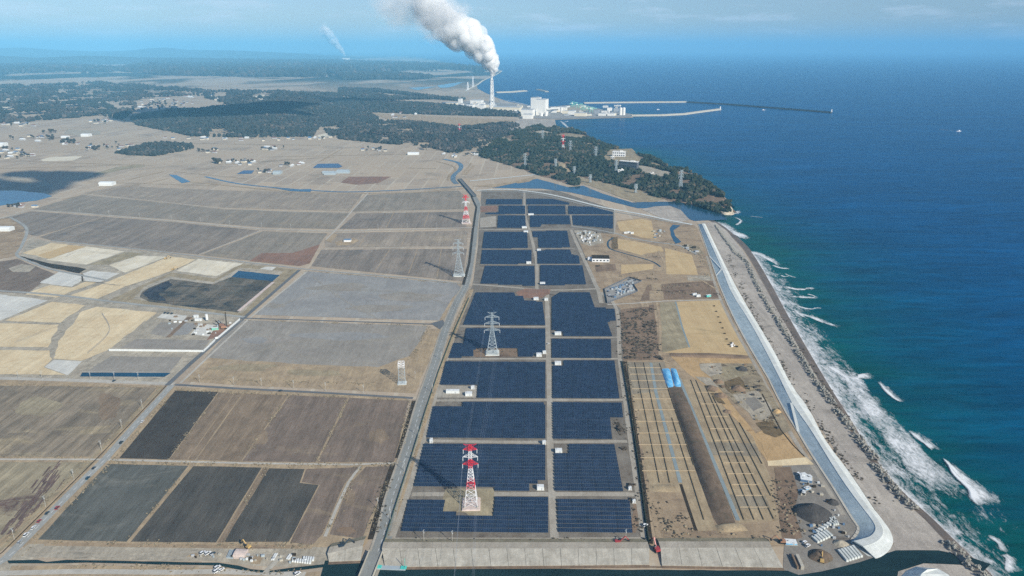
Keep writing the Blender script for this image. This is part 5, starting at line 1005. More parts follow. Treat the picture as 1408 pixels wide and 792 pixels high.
# headland pylons
HP = [((722, 230.5), 211, 'steel'), ((764, 229), 219.5, 'steel'), ((789.5, 240), 229, 'steel'), ((774, 208), 185, 'redw'), ((784, 211), 193, 'steel'), ((819, 219.6), 201, 'steel'), ((746, 194), 179, 'steel'), ((847, 235), 219, 'steel'), ((811.5, 251), 243, 'steel'), ((935.5, 257), 233, 'steel'), ((874, 265), 257, 'steel'), ((632, 187), 170, 'redw')]
for (b, yt, kd) in HP:
    z = head_z(G(*b)) * 0.9 if b[0] > 640 else 3; h = max(22, top_of(b[0], b[1], yt) - z * 0.2)
    near_ = {722: 'beside the riverside field', 764: 'small, west in the headland wood', 789.5: 'small, at the pale clearing in the wood', 774: 'red and white, behind the headland clearing', 784: 'pale, next to the red and white one', 819: 'pale, in the middle of the headland wood', 746: 'pale, at the gravel clearing', 847: 'in front of the white headland buildings', 811.5: 'small, at the edge of the tan spit', 935.5: 'nearest the headland tip', 874: 'small, above the tan spit', 632: 'red and white, beyond the headland in the far wood'}[b[0]]
    w_ = 0.075 * h + 1.2; secs = [(0.02, 0.5, 'steel', 4), (0.5, 1, 'steel', 4)] if kd == 'steel' else [(0.02, 0.2, 'red', 1), (0.2, 0.4, 'wpaint', 2), (0.4, 0.6, 'red', 2), (0.6, 0.8, 'wpaint', 2), (0.8, 1, 'red', 2)]
    p_ = G(b[0], b[1], z); pylon('power pylon ' + near_, b, h, secs, [(0.92, w_ * 1.4, secs[-1][2]), (0.76, w_ * 1.5, 'steel' if kd == 'steel' else 'wpaint'), (0.6, w_ * 1.6, 'steel' if kd == 'steel' else 'red')], 0.5, w_, R(10), None, z, 'pylons on the headland')
# woods of the plain
wood('dark wood below the far chimney site', [(460, 134), (500, 139), (560, 143), (630, 147), (668, 154), (712, 156), (716, 161), (651, 159.5), (562, 157), (500, 154), (460, 153)], 13, 8.5, 'wood', 18, None, 200, (), 0.0, 1, 5, 0.15)
wood('wide dark wood at the back of the plain', [(180, 163), (200, 157), (240, 155), (314, 148), (375, 138), (470, 134), (480, 150), (520, 155), (482, 158), (452, 160), (470, 166), (512, 167), (520, 170), (480, 170), (440, 174), (430, 188), (341, 189.5), (266, 188), (187, 172)], 11.5, 7.5, 'wood', 26, None, 260, [[(440, 158.5), (520, 155), (520, 158), (445, 161)]], 0.18, 1, 6, 0.22, clump=200)
wood('mixed wood on the low ridge north of the headland', [(440, 170), (480, 167), (540, 167.5), (596, 170), (640, 175), (690, 169.5), (712, 171), (718, 180), (704, 190), (684, 201), (666, 208), (660, 213), (640, 213), (620, 211), (583, 201), (540, 199), (500, 195), (470, 192), (452, 186)], 8.5, 5.5, 'wood', 16, None, 160, [[(545, 183), (566, 181), (570, 188), (545, 190)], [(485, 177), (522, 175), (525, 178), (490, 180)], [(576, 196), (594, 197), (590, 203), (574, 200)], [(524, 168), (552, 168), (552, 172), (526, 173)]], 0.6, 1, 7, 0.4, clump=90)
wood('dark strip of wood on the far plain', [(450, 157), (480, 156), (512, 158), (521, 164), (505, 167), (470, 166)], 11, 7, 'wood', 8, None, 120, (), 0.0, 1, 8, 0.2)
wood('blue grey wooded country at the left', [(-60, 121), (60, 118), (140, 114), (230, 120), (300, 126), (270, 132), (185, 140), (190, 150), (165, 167), (90, 163), (60, 168), (-60, 172)], 19, 11.5, 'wood', 14, None, 300, [[(98, 139), (144, 139), (144, 142), (98, 142)], [(25, 147), (70, 142), (68, 147), (30, 149.5)], [(118, 152), (140, 150), (158, 155), (130, 156)], [(-5, 144), (15, 148), (0, 150)], [(120, 128), (132, 128), (128, 132), (121, 132)]], 1.15, 1, 9, 0.36, clump=150)
wood('wood on the middle ridge behind the hamlets', [(262, 130), (300, 126), (380, 127), (480, 131), (470, 135), (375, 139), (320, 146), (290, 137)], 17, 10.5, 'wood', 12, None, 200, [[(340, 133), (362, 131), (366, 135), (350, 138)]], 0.95, 1, 10, 0.3, clump=130)
wood('long belt of wood far across the plain', [(200, 86), (350, 84), (480, 85), (620, 91), (668, 97), (668, 100), (560, 97), (480, 106), (340, 106), (230, 104), (160, 98)], 52, 32, 'wood', 12, None, 400, (), 0.75, 1, 11, 0.25, clump=700)
wood('belt of wood behind the far runway fields', [(460, 101), (530, 102), (596, 106), (590, 109), (520, 109.5), (470, 110)], 34, 21, 'wood', 10, None, 300, (), 0.1, 1, 12, 0.2, clump=500)
wood('far wooded country at the left edge', [(-90, 92), (60, 90), (180, 96), (130, 102), (60, 105), (-90, 108)], 52, 32, 'wood', 12, None, 400, (), 0.9, 1, 13, 0.25, clump=700)
wood('low wood in front of the chimney', [(466, 122), (520, 124), (600, 134), (640, 138), (612, 141), (540, 139), (500, 137), (466, 131)], 16, 10, 'wood', 5, None, 120, [[(500, 138), (600, 137), (640, 140), (610, 142)], [(500, 126), (560, 131), (590, 136), (530, 134)]], 0.2, 1, 14, 0.2)
wood('small wood island in the paddies', [(158, 211), (176, 206), (206, 198), (226, 197), (262, 199), (268, 204), (250, 208), (215, 215), (180, 214)], 8.5, 5.5, 'wood', 3, None, 80, (), 0.1, 1, 15, 0.2)

M['solarfar'] = plain('solar_far', A(44, 66, 100), 0.3, 0.5)
# far hills
def ridge(label, y, prof_px, depth, mat):
    mb = MB(); P = smooth_px(prof_px, 8); m = len(P)
    for k, (dy, f) in enumerate(((-0.10, 0.0), (-0.05, 0.5), (0.0, 1.0), (0.08, 0.4), (0.14, 0.0))):
        for (x, yy) in P:
            Y_ = y * (1 + dy * depth); v = -(yy - 396) / F; zz = max(0, H + y * (-sp + v * cp) / (cp + v * sp)); X_ = (x - 704) / F * y / (cp + v * sp)
            mb.v.append((X_, Y_ + 900 * mnoise.noise(Vector((X_ / 2500, k * 1.7, 0))), zz * f * (1 + 0.35 * (f < 1) * mnoise.noise(Vector((X_ / 1100, k, 4))))))
    for r in range(4):
        for i in range(m - 1): a = r * m + i; mb.f.append((a, a + 1, a + m + 1, a + m)); mb.m.append(0)
    o = mb.build('hills', M[mat]); tag(o, label, None, None, 'structure')
M['hillside'] = soil('hillside_wood', (0.05, 0.06, 0.045), (0.07, 0.07, 0.06), 0, 0.1, 300, 900, 0.1)
ridge('long hazy range of hills on the horizon', 30000, [(-500, 70), (-300, 62), (-120, 66), (0, 66), (40, 65.5), (100, 69.5), (160, 70), (215, 65.5), (260, 68.5), (330, 69.5), (400, 73), (450, 76), (520, 79)], 1.0, 'hillside')
ridge('lower hazy foothills in front of the range', 19000, [(-500, 80), (-200, 78), (0, 77), (60, 79), (130, 76.5), (200, 79), (300, 80), (380, 82), (460, 85.5), (560, 88)], 1.0, 'hillside')

# strips and clearings of the far plain
FAR = [('pale sports ground in the far wood', [(98, 139), (144, 139), (144, 141.5), (98, 142)], 'cream'), ('reddish clearing in the far wood', [(26, 147), (70, 142), (68, 146.5), (32, 149.5)], 'rust'), ('pale clearing at the left edge', [(-5, 145), (15, 148), (0, 150)], 'cream'), ('pale earth clearing in the far wood', [(118, 152), (138, 150), (158, 155), (130, 156)], 'verge'),
 ('pale dug ground behind the middle ridge', [(335, 134), (362, 130), (372, 137), (356, 142), (345, 138)], 'cream'), ('tan open strip inside the dark wood', [(400, 167.5), (460, 164), (500, 167), (470, 170), (410, 170)], 'orange'), ('tan open land below the far chimney', [(500, 155), (560, 158), (640, 162), (700, 165), (722, 170), (690, 171), (640, 175), (596, 169), (540, 166), (520, 160)], 'verge'),
 ('tan earthworks below the far chimney', [(610, 168), (660, 166), (700, 166), (668, 172), (640, 174)], 'orange'), ('pale yellow field on the plain', [(55, 220), (70, 216), (115, 214.5), (100, 221), (60, 222)], 'cream'), ('blue green winter field on the plain', [(88, 184), (92, 178), (140, 180), (138, 185), (110, 187)], 'slate'), ('dark strip of fields on the plain', [(128, 239), (160, 230), (190, 226), (200, 229), (170, 233), (140, 240)], 'olive'),
 ('tan clearing around the headland road', [(640, 200), (664, 196), (700, 193), (712, 190), (700, 186), (672, 190), (664, 196)], 'bank'), ('pale yard at the foot of the wood', [(436, 186), (452, 182), (456, 187), (440, 190)], 'cream'), ('tan earth field on the plain', [(468, 251), (480, 243), (538, 243), (520, 252), (490, 254)], 'rust')]
for lb, px, m in FAR: P_('far_field', lb, px, 3, m, 2.0, 40)
P_('reservoir', 'blue reservoir at the left edge of the plain', [(-60, 263), (20, 262), (62, 266), (72, 270), (50, 276), (25, 279), (0, 283), (-60, 286)], 4, 'river', 2.0); P_('cloud_shadow_patch', 'painted cloud shadow on the field above the reservoir', [(-60, 243), (20, 240), (60, 246), (74, 256), (60, 264), (-60, 262)], 3, 'soilshadow' if 'soilshadow' in M else 'slate', 3.0)  # the patch above the water is cloud shadow put into the ground colour
for lb, px in (('dark blue solar field on the upper plain', [(430, 231), (437, 225.5), (465, 225), (471, 229), (466, 231)]), ('small blue solar field on the upper plain', [(325, 239.5), (335, 234.5), (350, 234.5), (346, 239)])):
    solar_far = P_('solar_field', lb, px, 5, 'solarfar', 0.0); solar_far['kind'] = 'stuff'
for a, b, w in (((0, 232), (200, 226), 5), ((120, 250), (300, 256), 4), ((86, 274), (230, 246), 5), ((178, 247), (224, 236), 8), ((300, 226), (460, 216), 5), ((366, 216), (560, 212), 5), ((440, 222), (470, 205), 5), ((560, 231), (600, 232), 6), ((640, 240), (651, 228), 8), ((636, 240), (648, 224), 7), ((40, 222), (210, 228), 5), ((180, 196), (440, 200), 6), ((240, 236), (340, 246), 4)):
    ribbon('farm_track', 'pale farm track on the far plain', [a, b], w, 4, 'verge')
for a, b, w in (((500, 131), (640, 139), 10), ((560, 131), (690, 133), 8), ((590, 113), (655, 124), 8), ((595, 124), (645, 113), 10), ((640, 125), (655, 115), 12)): ribbon('far_road', 'pale road on the far coastal flat', [a, b], w, 4, 'verge')
P_('far_water', 'dark blue inlet on the far coastal flat', [(600, 118), (640, 112), (620, 120), (606, 121)], 4, 'river', 4, 60); P_('far_water', 'dark blue pond on the far coastal flat', [(560, 121), (600, 119), (575, 124)], 4, 'river', 4, 60)
ribbon('far_beach', 'pale strip of beach on the far coast', [(640, 125), (656, 117), (664, 111), (680, 104), (690, 98)], 24, 4, 'cream')
ribbon('far_beach', 'pale strip of beach at the horizon', [(690, 97.5), (655, 93.5), (625, 89)], 60, 4, 'cream')

# ------------------------------------------------------------------ power station on the far coast
P_('plant_yard', 'pale paved ground of the power station', [(606, 146), (625, 140.5), (660, 138), (690, 142), (718, 144), (735, 148.5), (765, 146.5), (800, 143.5), (835, 152.5), (868, 157), (868, 161), (800, 162.5), (763, 164), (717, 162), (676, 157), (640, 154)], 5, 'gray')
P_('bay_sand', 'pale sandy bay below the power station', [(717, 163), (763, 165), (764, 171), (766, 178), (752, 181), (735, 181), (718, 184), (700, 180), (704, 170)], 4, 'sand'); P_('bay_sand', 'pale beach north of the power station', [(684, 135), (700, 140.5), (718, 144), (735, 148.5), (716, 148), (690, 144)], 4, 'sand')
M['plant_white'] = plain('plant_cladding', A(228, 226, 220), 0.6, 0.3, 0.06, 0.05); M['plant_cream'] = plain('plant_cream', A(222, 212, 190), 0.6, 0.3, 0.06, 0.05); M['plant_grey'] = plain('plant_grey', A(170, 174, 178), 0.6, 0.3, 0.08, 0.05)
def px_box(px0, px1, ybase, ytop):
    """centre, width and height of an upright building whose front the photo shows between px0 and px1"""
    a, b = G(px0, ybase), G(px1, ybase); h = top_of((px0 + px1) / 2, ybase, ytop); return (a + b) / 2, (b - a).length, max(4.0, h)
def plant_building(name, label, x0, x1, yb, yt, depth, wall='plant_white', rz=-0.25, roof='plant_grey', extra=None, bands=0, group=None):
    c, w, h = px_box(x0, x1, yb, yt); w = max(8, w * 0.92); root = thing(name, label, 'building', (c.x, c.y + depth / 2, 0), rz, group)
    mb = MB(); mb.box((0, 0, 0), (w, depth, h)); mb.build('wall', M[wall], root)
    mb = MB(); mb.box((0, 0, h), (w * 1.02, depth * 1.02, 1.2)); mb.box((w * .2, 0, h + 1.2), (w * .22, depth * .3, 3)); mb.build('roof', M[roof], root)
    if bands:
        for k in range(bands):
            mb = MB(); n_ = max(2, int(w / 9))
            for i in range(n_): mb.box((-w / 2 + (i + 0.5) * w / n_, -depth / 2, h * (k + 0.5) / bands), (w / n_ * 0.7, 0.5, h / bands * 0.35))
            mb.build('window_band', M['glass'], root)['kind'] = 'stuff'
    return root
plant_building('boiler_house', 'rear tall white boiler house of the power station', 731, 743.5, 153, 134.5, 60, 'plant_white', -0.3, bands=0)
bh = plant_building('boiler_house', 'front tall white boiler house of the power station', 738.5, 753, 159, 137, 70, 'plant_white', -0.3, bands=0)
for args in (('long white turbine hall beside the chimney', 677.5, 718, 154.5, 147.5, 60, 'plant_cream'), ('white office block at the foot of the boiler houses', 717, 735, 160, 151, 60, 'plant_white'), ('low white block in front of the turbine hall', 690, 704, 154, 149.5, 40, 'plant_white'), ('white annexe left of the chimney', 659, 667, 154, 144.5, 50, 'plant_white'),
  ('white plant block far left of the chimney', 647, 664, 144, 138, 60, 'plant_white'), ('narrow white tower block at the west of the plant', 630.5, 635.5, 144.5, 136, 30, 'plant_white'), ('long low white shed at the west of the plant', 607, 630, 145.5, 141.5, 50, 'plant_cream'), ('white block between annexe and shed', 641, 652, 149, 144, 50, 'plant_white'),
  ('low cream block behind the plant', 668, 682, 148, 144, 40, 'plant_cream'), ('white transfer house on the coal yard', 768, 780, 154, 147.5, 40, 'plant_white'), ('small white pump house by the quay', 782, 792, 158, 152.5, 40, 'plant_white'), ('long cream warehouse on the quay', 790, 807.5, 160, 155.5, 40, 'plant_cream'),
  ('low white shed on the quay', 823, 834, 159.5, 156, 30, 'plant_white'), ('last low white shed on the quay', 835.5, 846, 159.5, 156, 30, 'plant_white'), ('white annexe in front of the boiler houses', 719, 733, 163.5, 157.5, 40, 'plant_white')):
    plant_building('plant_building', args[0], *args[1:6], wall=args[6])
def sheds(label, poly, n_, group, seed):
    g_ = random.Random(seed); xs = [q[0] for q in poly]; ys = [q[1] for q in poly]
    for k in range(n_):
        x, y = g_.uniform(min(xs), max(xs)), g_.uniform(min(ys), max(ys)); p = G(x, y, .3); w_, d_, h_ = g_.uniform(10, 38), g_.uniform(10, 24), g_.uniform(5, 18); mb = MB(); mb.box((0, 0, 0), (w_, d_, h_)); mb.box((0, 0, h_), (w_ * 1.04, d_ * 1.04, .9), 1); mb.box((w_ * .2, 0, h_ + .9), (w_ * .25, d_ * .3, 2.6), 1)
        if k % 4 == 0: mb.cyl((w_ * .7, 0, 0), 5, 5, h_ * 1.2, 12, 0)
        o = mb.build('plant_shed', [M[g_.choice(('plant_white', 'plant_cream', 'plant_grey'))], M['plant_grey']]); o.location = p; o.rotation_euler = (0, 0, g_.uniform(-.4, .1)); tag(o, label, 'shed', group)
sheds('small pale plant shed at the foot of the chimney', [(612, 143), (680, 152)], 26, 'plant sheds round the chimney', 3); sheds('small pale plant shed round the boiler houses', [(684, 147), (770, 159)], 26, 'plant sheds round the boiler houses', 4); sheds('small pale shed on the coal quay', [(775, 146), (850, 159.5)], 16, 'sheds on the coal quay', 5)
def tank(name, label, x, yb, yt, wpx, n=18, group=None):
    p = G(x, yb); h = top_of(x, yb, yt); r = (G(x + wpx / 2, yb) - p).length; root = thing(name, label, 'tank', (p.x, p.y + r, 0), 0, group)
    mb = MB(); mb.cyl((0, 0, 0), r, r, h, n); mb.build('shell', M['plant_white'], root); mb = MB(); mb.cyl((0, 0, h), r * 1.02, r * 0.3, r * 0.3, n); mb.build('roof', M['plant_white'], root)
tank('silo', 'left of two tall white silos on the breakwater', 853.3, 158.5, 148.5, 4.2); tank('silo', 'right of two tall white silos on the breakwater', 857.8, 158.5, 148.5, 4.2)
tank('storage_tank', 'white storage tank at the boiler house corner', 750.8, 159.8, 154, 4.4); tank('storage_tank', 'white storage tank in front of the boiler houses', 744.3, 160, 155.6, 5); tank('storage_tank', 'white storage tank by the transfer house', 772, 155, 148, 3.2)
# coal conveyor and stacking cranes
cv = thing('conveyor_gallery', 'white sloping conveyor gallery behind the boiler houses', 'conveyor', tuple(G(753, 151))); a = G(753, 150, 34) - G(753, 151); b = G(783, 146.5, 9) - G(753, 151); mb = MB(); mb.beam(a, b, 7); mb.build('gallery', M['plant_white'], cv); mb = MB()
for t in (0.1, 0.35, 0.6, 0.85): q = a.lerp(b, t); mb.beam((q.x, q.y, 0), q, 2)
mb.build('trestle', M['plant_grey'], cv)
P_('coal_heap', 'pale grey stockpile ground of the coal yard', [(760, 152), (778, 148), (800, 146), (812, 150), (796, 156), (770, 156)], 6, 'slate', 2.0, 20)
def stacker(label, x, yb, yt):
    p = G(x, yb); h = top_of(x, yb, yt); root = thing('stacking_crane', label, 'crane', (p.x, p.y, 0), random.uniform(-.5, .5), 'green cranes on the coal quay')
    mb = MB()
    for sx_ in (-1, 1):
        for sy_ in (-1, 1): mb.beam((sx_ * 9, sy_ * 7, 0), (sx_ * 5, sy_ * 5, h * .6), 2.0)
    mb.beam((-5, 0, h * .6), (5, 0, h * .6), 3); mb.build('portal', M['green'], root)
    mb = MB(); mb.beam((-22, 0, h * .62), (34, 0, h * .75), 2.6); mb.beam((0, 0, h * .6), (0, 0, h), 2.2); mb.beam((0, 0, h), (32, 0, h * .76), 0.9); mb.beam((0, 0, h), (-20, 0, h * .64), 0.9); mb.build('boom', M['green'], root)
    mb = MB(); mb.box((-4, 0, h * .6), (9, 7, 6)); mb.build('machine_house', M['plant_white'], root)
for i, (x, yb, yt) in enumerate(((787, 147, 139.5), (794, 149, 141), (801, 152, 143.5), (808, 154, 146), (813, 154.5, 147))): stacker(('first', 'second', 'third', 'fourth', 'fifth')[i] + ' green crane on the coal quay counted from the boiler houses', x, yb, yt)
# tall lattice chimney
cb = G(676.5, 153); chh = top_of(676.5, 153, 106); ch = thing('chimney', 'tall white power station chimney in a lattice tower with steam coming out', 'chimney', (cb.x, cb.y, 0), 0.3)
mb = MB(); lattice(mb, 0, chh * 0.92, 13, 6.5, 1.8, 9); mb.build('lattice_tower', M['wpaint'], ch)
for x_ in (-1, 1): mb = MB(); mb.cyl((x_ * 3.4, 0, 0), 3.3, 3.0, chh, 12); mb.build('flue', M['plant_white'], ch)
for f in (0.3, 0.55, 0.8, 0.92): mb = MB(); w_ = 13 + (6.5 - 13) * f / 0.92; mb.box((0, 0, chh * f), (w_ * 2.2, w_ * 2.2, 1.2)); mb.build('platform', M['plant_grey'], ch)
# far masts
for lb, x, yb, yt in (('left of two thin white masts on the far flat', 643.5, 124, 113), ('right of two thin white masts on the far flat', 650.5, 120, 105)):
    p = G(x, yb); h = top_of(x, yb, yt); root = thing('radio_mast', lb, 'mast', (p.x, p.y, 0)); mb = MB(); lattice(mb, 0, h, 8, 2, 2.2, 6); mb.build('lattice_section', M['wpaint'], root)
# second plant with its own steam at the horizon
plant_building('plant_building', 'tiny pale works on the horizon under the small steam plume', 470, 479, 82.2, 79.6, 300, 'plant_white', 0)
# breakwaters
def mole(label, px, w, h, mat, light=False, zb=-4.0):
    P = [G(x, y, 0) for x, y in px]; root = thing('breakwater', label, 'breakwater', tuple(P[0])); L_, R_ = offset_lines(P, w); mb = MB(); n_ = len(P)
    L2, R2 = offset_lines(P, w * 1.8)
    for i in range(n_):
        for q, z in ((L2[i], zb), (L_[i], h), (R_[i], h), (R2[i], zb)): mb.v.append(tuple(q - P[0] + Vector((0, 0, z))))
    for i in range(n_ - 1):
        for j in range(3): a = i * 4 + j; mb.f.append((a, a + 1, a + 5, a + 4)); mb.m.append(0)
    mb.f.append((4 * n_ - 4, 4 * n_ - 3, 4 * n_ - 2, 4 * n_ - 1)); mb.m.append(0)
    mb.build('mole', M[mat], root)
    mb = MB(); 
    for i in range(n_ - 1): mb.beam(L_[i] - P[0] + Vector((0, 0, h + 1)), L_[i + 1] - P[0] + Vector((0, 0, h + 1)), 2.2)
    mb.build('parapet', M[mat], root)
    if light: q = P[-1] - P[0]; mb = MB(); mb.cyl((q.x, q.y, h), 4.5, 3, 14, 10); mb.build('harbour_light', M['wpaint'], root)
mole('long pale outer breakwater of the power station harbour', [(803, 142), (870, 141.2), (944, 140.6)], 14, 5, 'concrete'); mole('long dark outer breakwater running out to sea with a light at its end', [(945, 140.8), (1000, 144), (1070, 149.5), (1143, 155.2)], 15, 5, 'hedge', True)
mole('pale inner breakwater bent at its end', [(868, 159.5), (910, 159), (940, 157.5), (965, 154), (990, 150.8)], 12, 5, 'concrete', True)
mole('thin pale jetty beyond the chimney', [(682, 127.5), (704, 126.8), (723, 125.2)], 24, 6, 'concrete'); mole('detached pale breakwater beyond the boiler houses', [(739, 123.5), (746, 125), (752, 126.3)], 24, 6, 'concrete')
def boat(label, x, y, L, rz, wake=True):
    p = G(x, y, WATER_Z); root = thing('boat', label, 'boat', tuple(p), rz); mb = MB(); w = L * 0.26
    pts = [(-L / 2, -w / 2), (L * .2, -w / 2), (L / 2, 0), (L * .2, w / 2), (-L / 2, w / 2)]; b_ = [(x_ * .9, y_ * .75, -0.8) for x_, y_ in pts]; t_ = [(x_, y_, L * .09) for x_, y_ in pts]
    mb.v = b_ + t_; mb.f = [tuple(range(5, 10))] + [(i, (i + 1) % 5, 5 + (i + 1) % 5, 5 + i) for i in range(5)]; mb.m = [0] * 6; mb.build('hull', M['wpaint'], root)
    mb = MB(); mb.box((-L * .1, 0, L * .09), (L * .3, w * .6, L * .14), 0, 0, .85); mb.build('wheelhouse', M['wpaint'], root)
boat('small white boat far out on the open sea, with a wake', 1318, 180.8, 26, R(200)); boat('small white boat beside the dark outer breakwater', 1050, 151.5, 24, R(10)); boat('small white vessel inside the harbour, near the inner breakwater', 905, 151, 24, R(20))

# ------------------------------------------------------------------ white buildings on the headland
def head_building(label, x0, x1, yb, yt, depth, wall, rz, floors, name='apartment_building'):
    z = head_z(G((x0 + x1) / 2, yb)) * 0.8; c0, c1 = G(x0, yb, z), G(x1, yb, z); c = (c0 + c1) / 2; w = (c1 - c0).length; v = -(yt - 396) / F; h = H + c.y * (-sp + v * cp) / (cp + v * sp) - z
    root = thing(name, label, 'building', (c.x, c.y + depth / 2, z - 3), rz); mb = MB(); mb.box((0, 0, 0), (w, depth, h + 3)); mb.build('wall', M[wall], root)
    mb = MB(); mb.box((0, 0, h + 3), (w * 1.03, depth * 1.03, .8)); mb.box((w * .2, 0, h + 3.8), (w * .25, depth * .4, 2.6)); mb.build('roof', M['plant_white'], root)
    for k in range(floors):
        z_ = 3 + h * (k + .35) / floors; n_ = max(2, int(w / 6))
        for i in range(n_):
            mb = MB(); mb.box((-w / 2 + (i + .5) * w / n_, -depth / 2 - .02, z_), (w / n_ * .6, .3, h / floors * .42)); mb.build('window', M['glass'], root)
head_building('tall white building high on the headland', 843, 860, 219, 209, 22, 'wpaint', -0.25, 3); head_building('long block with dark glazed front beside the tall white headland building', 852, 878, 234.5, 222.5, 16, 'roof_dark', -0.55, 3); head_building('small white block in front of the tall white headland building', 840, 844.5, 221.5, 215.5, 10, 'wpaint', -0.2, 2)
head_building('low white house on the headland lot', 894, 900, 241, 238.5, 10, 'wpaint', -0.1, 1, 'house'); head_building('low white shed below the headland buildings', 850, 858, 236.5, 233.8, 9, 'wpaint', -0.1, 1, 'shed'); head_building('green roofed hall in the north headland wood', 713, 723, 198, 195, 14, 'teal_roof', 0.1, 1, 'hall')

# ------------------------------------------------------------------ houses and trees of the hamlets
def house_mesh(w, d, h, wall, roof):
    mb = MB(); mb.box((0, 0, 0), (w, d, h), 0); e = 0.6; r = h + d * 0.28; x0, x1, y0, y1 = -w / 2 - e, w / 2 + e, -d / 2 - e, d / 2 + e
    mb.v += [(x0, y0, h - .2), (x1, y0, h - .2), (x1, y1, h - .2), (x0, y1, h - .2), (x0 + e, 0, r), (x1 - e, 0, r)]; b = len(mb.v) - 6
    for f in ((0, 1, 5, 4), (2, 3, 4, 5), (1, 2, 5), (3, 0, 4), (3, 2, 1, 0)): mb.f.append(tuple(b + i for i in f)); mb.m.append(1)
    o = mb.build('house', [M[wall], M[roof]]); return o
PROTO = [house_mesh(11, 8, 5.0, 'cream_wall', 'roof_dark'), house_mesh(10, 8, 5.0, 'cream_wall', 'roof_blue'), house_mesh(12, 8, 4.4, 'grey_wall', 'roof_red'), house_mesh(15, 9, 4.0, 'grey_wall', 'wallwhite'), house_mesh(9, 7, 3.6, 'grey_wall', 'roof_dark')]
for o in PROTO: C.objects.unlink(o)
def tree_mesh(i):
    g_ = np.random.default_rng(40 + i); V = []; T = []; b = 0; bv_, bt_ = ICO[2]
    for k in range(7):
        c = np.array([g_.normal(0, 1.8), g_.normal(0, 1.8), 4.5 + g_.uniform(0, 4.2)]); v = bv_ * g_.uniform(.7, 1.25, (len(bv_), 1)) * g_.uniform(1.3, 2.3) * np.array([1, 1, .85]) + c; V.append(v); T.append(bt_ + b); b += len(v)
    V = np.concatenate(V); T = np.concatenate(T); o = fast_mesh('crown', V, T, M['wood'], np.clip(g_.normal(.4 + .2 * (i % 2), .15, len(V)), 0, 1)); me = o.data; bpy.data.objects.remove(o)
    mb = MB(); mb.cyl((0, 0, 0), .45, .25, 5.5, 7); mb.beam((0, 0, 3.2), (1.6, .4, 5.2), .22); mb.beam((0, 0, 3.6), (-1.4, -.6, 5.4), .22); t = mb.build('trunk', M['scrubtree']); tm = t.data; bpy.data.objects.remove(t)
    return me, tm
TREES = [tree_mesh(i) for i in range(4)]
def place_tree(p, s, label, group):
    r = thing('tree', label, 'tree', (p.x, p.y, p.z), random.uniform(0, 6.3), group); r.scale = (s, s, s * random.uniform(.85, 1.15)); me, tm = random.choice(TREES)
    for nm, m_ in (('crown', me), ('trunk', tm)): o = bpy.data.objects.new(nm, m_); C.objects.link(o); o.parent = r
def place_house(p, s, label, group, kind=None):
    o = (PROTO[kind] if kind is not None else random.choice(PROTO)).copy(); o.name = 'house'; C.objects.link(o); o.location = p; o.rotation_euler = (0, 0, random.choice((0, 0, 1.57)) + random.uniform(-.3, .3)); o.scale = (s * random.uniform(.85, 1.2), s * random.uniform(.85, 1.1), s)
    tag(o, label, 'house', group)
HAM = [('hamlet at the left edge of the plain', 12, 209, 20, 5, 9, 5, 1.2), ('hamlet below the blue green field', 38, 191, 24, 4, 8, 4, 1.3), ('houses in the grove right of the left hamlet', 95, 197, 14, 3, 4, 6, 1.2), ('houses beside the dark grove on the plain', 128, 205, 10, 3, 4, 4, 1.2), ('low hamlet above the field in cloud shadow', 20, 216, 26, 3, 7, 8, 1.1),
 ('village in the middle of the upper plain', 325, 223, 28, 4, 15, 9, 1.1), ('small hamlet below the dark wood', 375, 205, 20, 3, 8, 4, 1.1), ('hedged farmsteads on the upper plain', 287, 208, 14, 2.5, 4, 8, 1.1), ('farm buildings beside the small solar field', 366, 237, 16, 2.5, 6, 4, 1.1), ('pair of farms left of the large solar field', 400, 227, 16, 2.5, 5, 4, 1.1),
 ('farms by the long white greenhouse', 512, 206, 18, 2.5, 6, 6, 1.1), ('houses along the foot of the dark wood', 330, 192, 110, 2.0, 16, 3, 1.2), ('houses in the clearing of the low ridge', 556, 185, 12, 3, 8, 3, 1.2), ('white houses along the foot of the headland wood', 640, 214, 30, 2.5, 10, 5, 1.0), ('farm buildings at the foot of the mixed wood', 450, 191, 24, 2.5, 6, 3, 1.2),
 ('buildings of the town behind the wide dark wood', 225, 146, 40, 7, 34, 40, 1.7), ('houses scattered beyond the middle ridge', 250, 136, 60, 4, 14, 0, 2.0), ('houses at the left end of the plain', 25, 172, 24, 2, 7, 4, 1.4), ('houses by the tan clearing', 135, 168, 20, 2.5, 8, 5, 1.4), ('farms on the open land below the chimney', 560, 159, 30, 3, 7, 0, 1.6), ('farms beside the wood island', 160, 203, 22, 3.5, 6, 7, 1.1), ('houses at the reservoir shore', 25, 285, 26, 2, 6, 5, 0.9)]
for lb, x, y, sx_, sy_, nh, nt, sc in HAM:
    for i in range(nh):
        p = G(x + random.uniform(-1, 1) * sx_, y + random.uniform(-1, 1) * sy_, 0.3); place_house(p, sc, 'small house among the ' + lb, lb)
    for i in range(nt):
        p = G(x + random.gauss(0, .5) * sx_, y + random.gauss(0, .5) * sy_, 0.2); place_tree(p, sc * random.uniform(.8, 1.4), 'bushy tree among the ' + lb, 'trees of the ' + lb)
for lb, x, y, n_, sp_ in (('dark grove on the plain above the wood island', 95, 196, 9, 8), ('grove beside the blue green field', 68, 183, 7, 9), ('purple grove below the field', 70, 192, 7, 9), ('grove of the low farmstead', 130, 206, 6, 6), ('grove at the village end', 300, 224, 8, 6), ('small grove at the river foot of the wood', 585, 205, 6, 6)):
    for i in range(n_):
        p = G(x + random.gauss(0, .6) * sp_, y + random.uniform(-1.5, 1.5), 0.2); place_tree(p, random.uniform(1.3, 2.0), 'rounded tree in the ' + lb, lb)
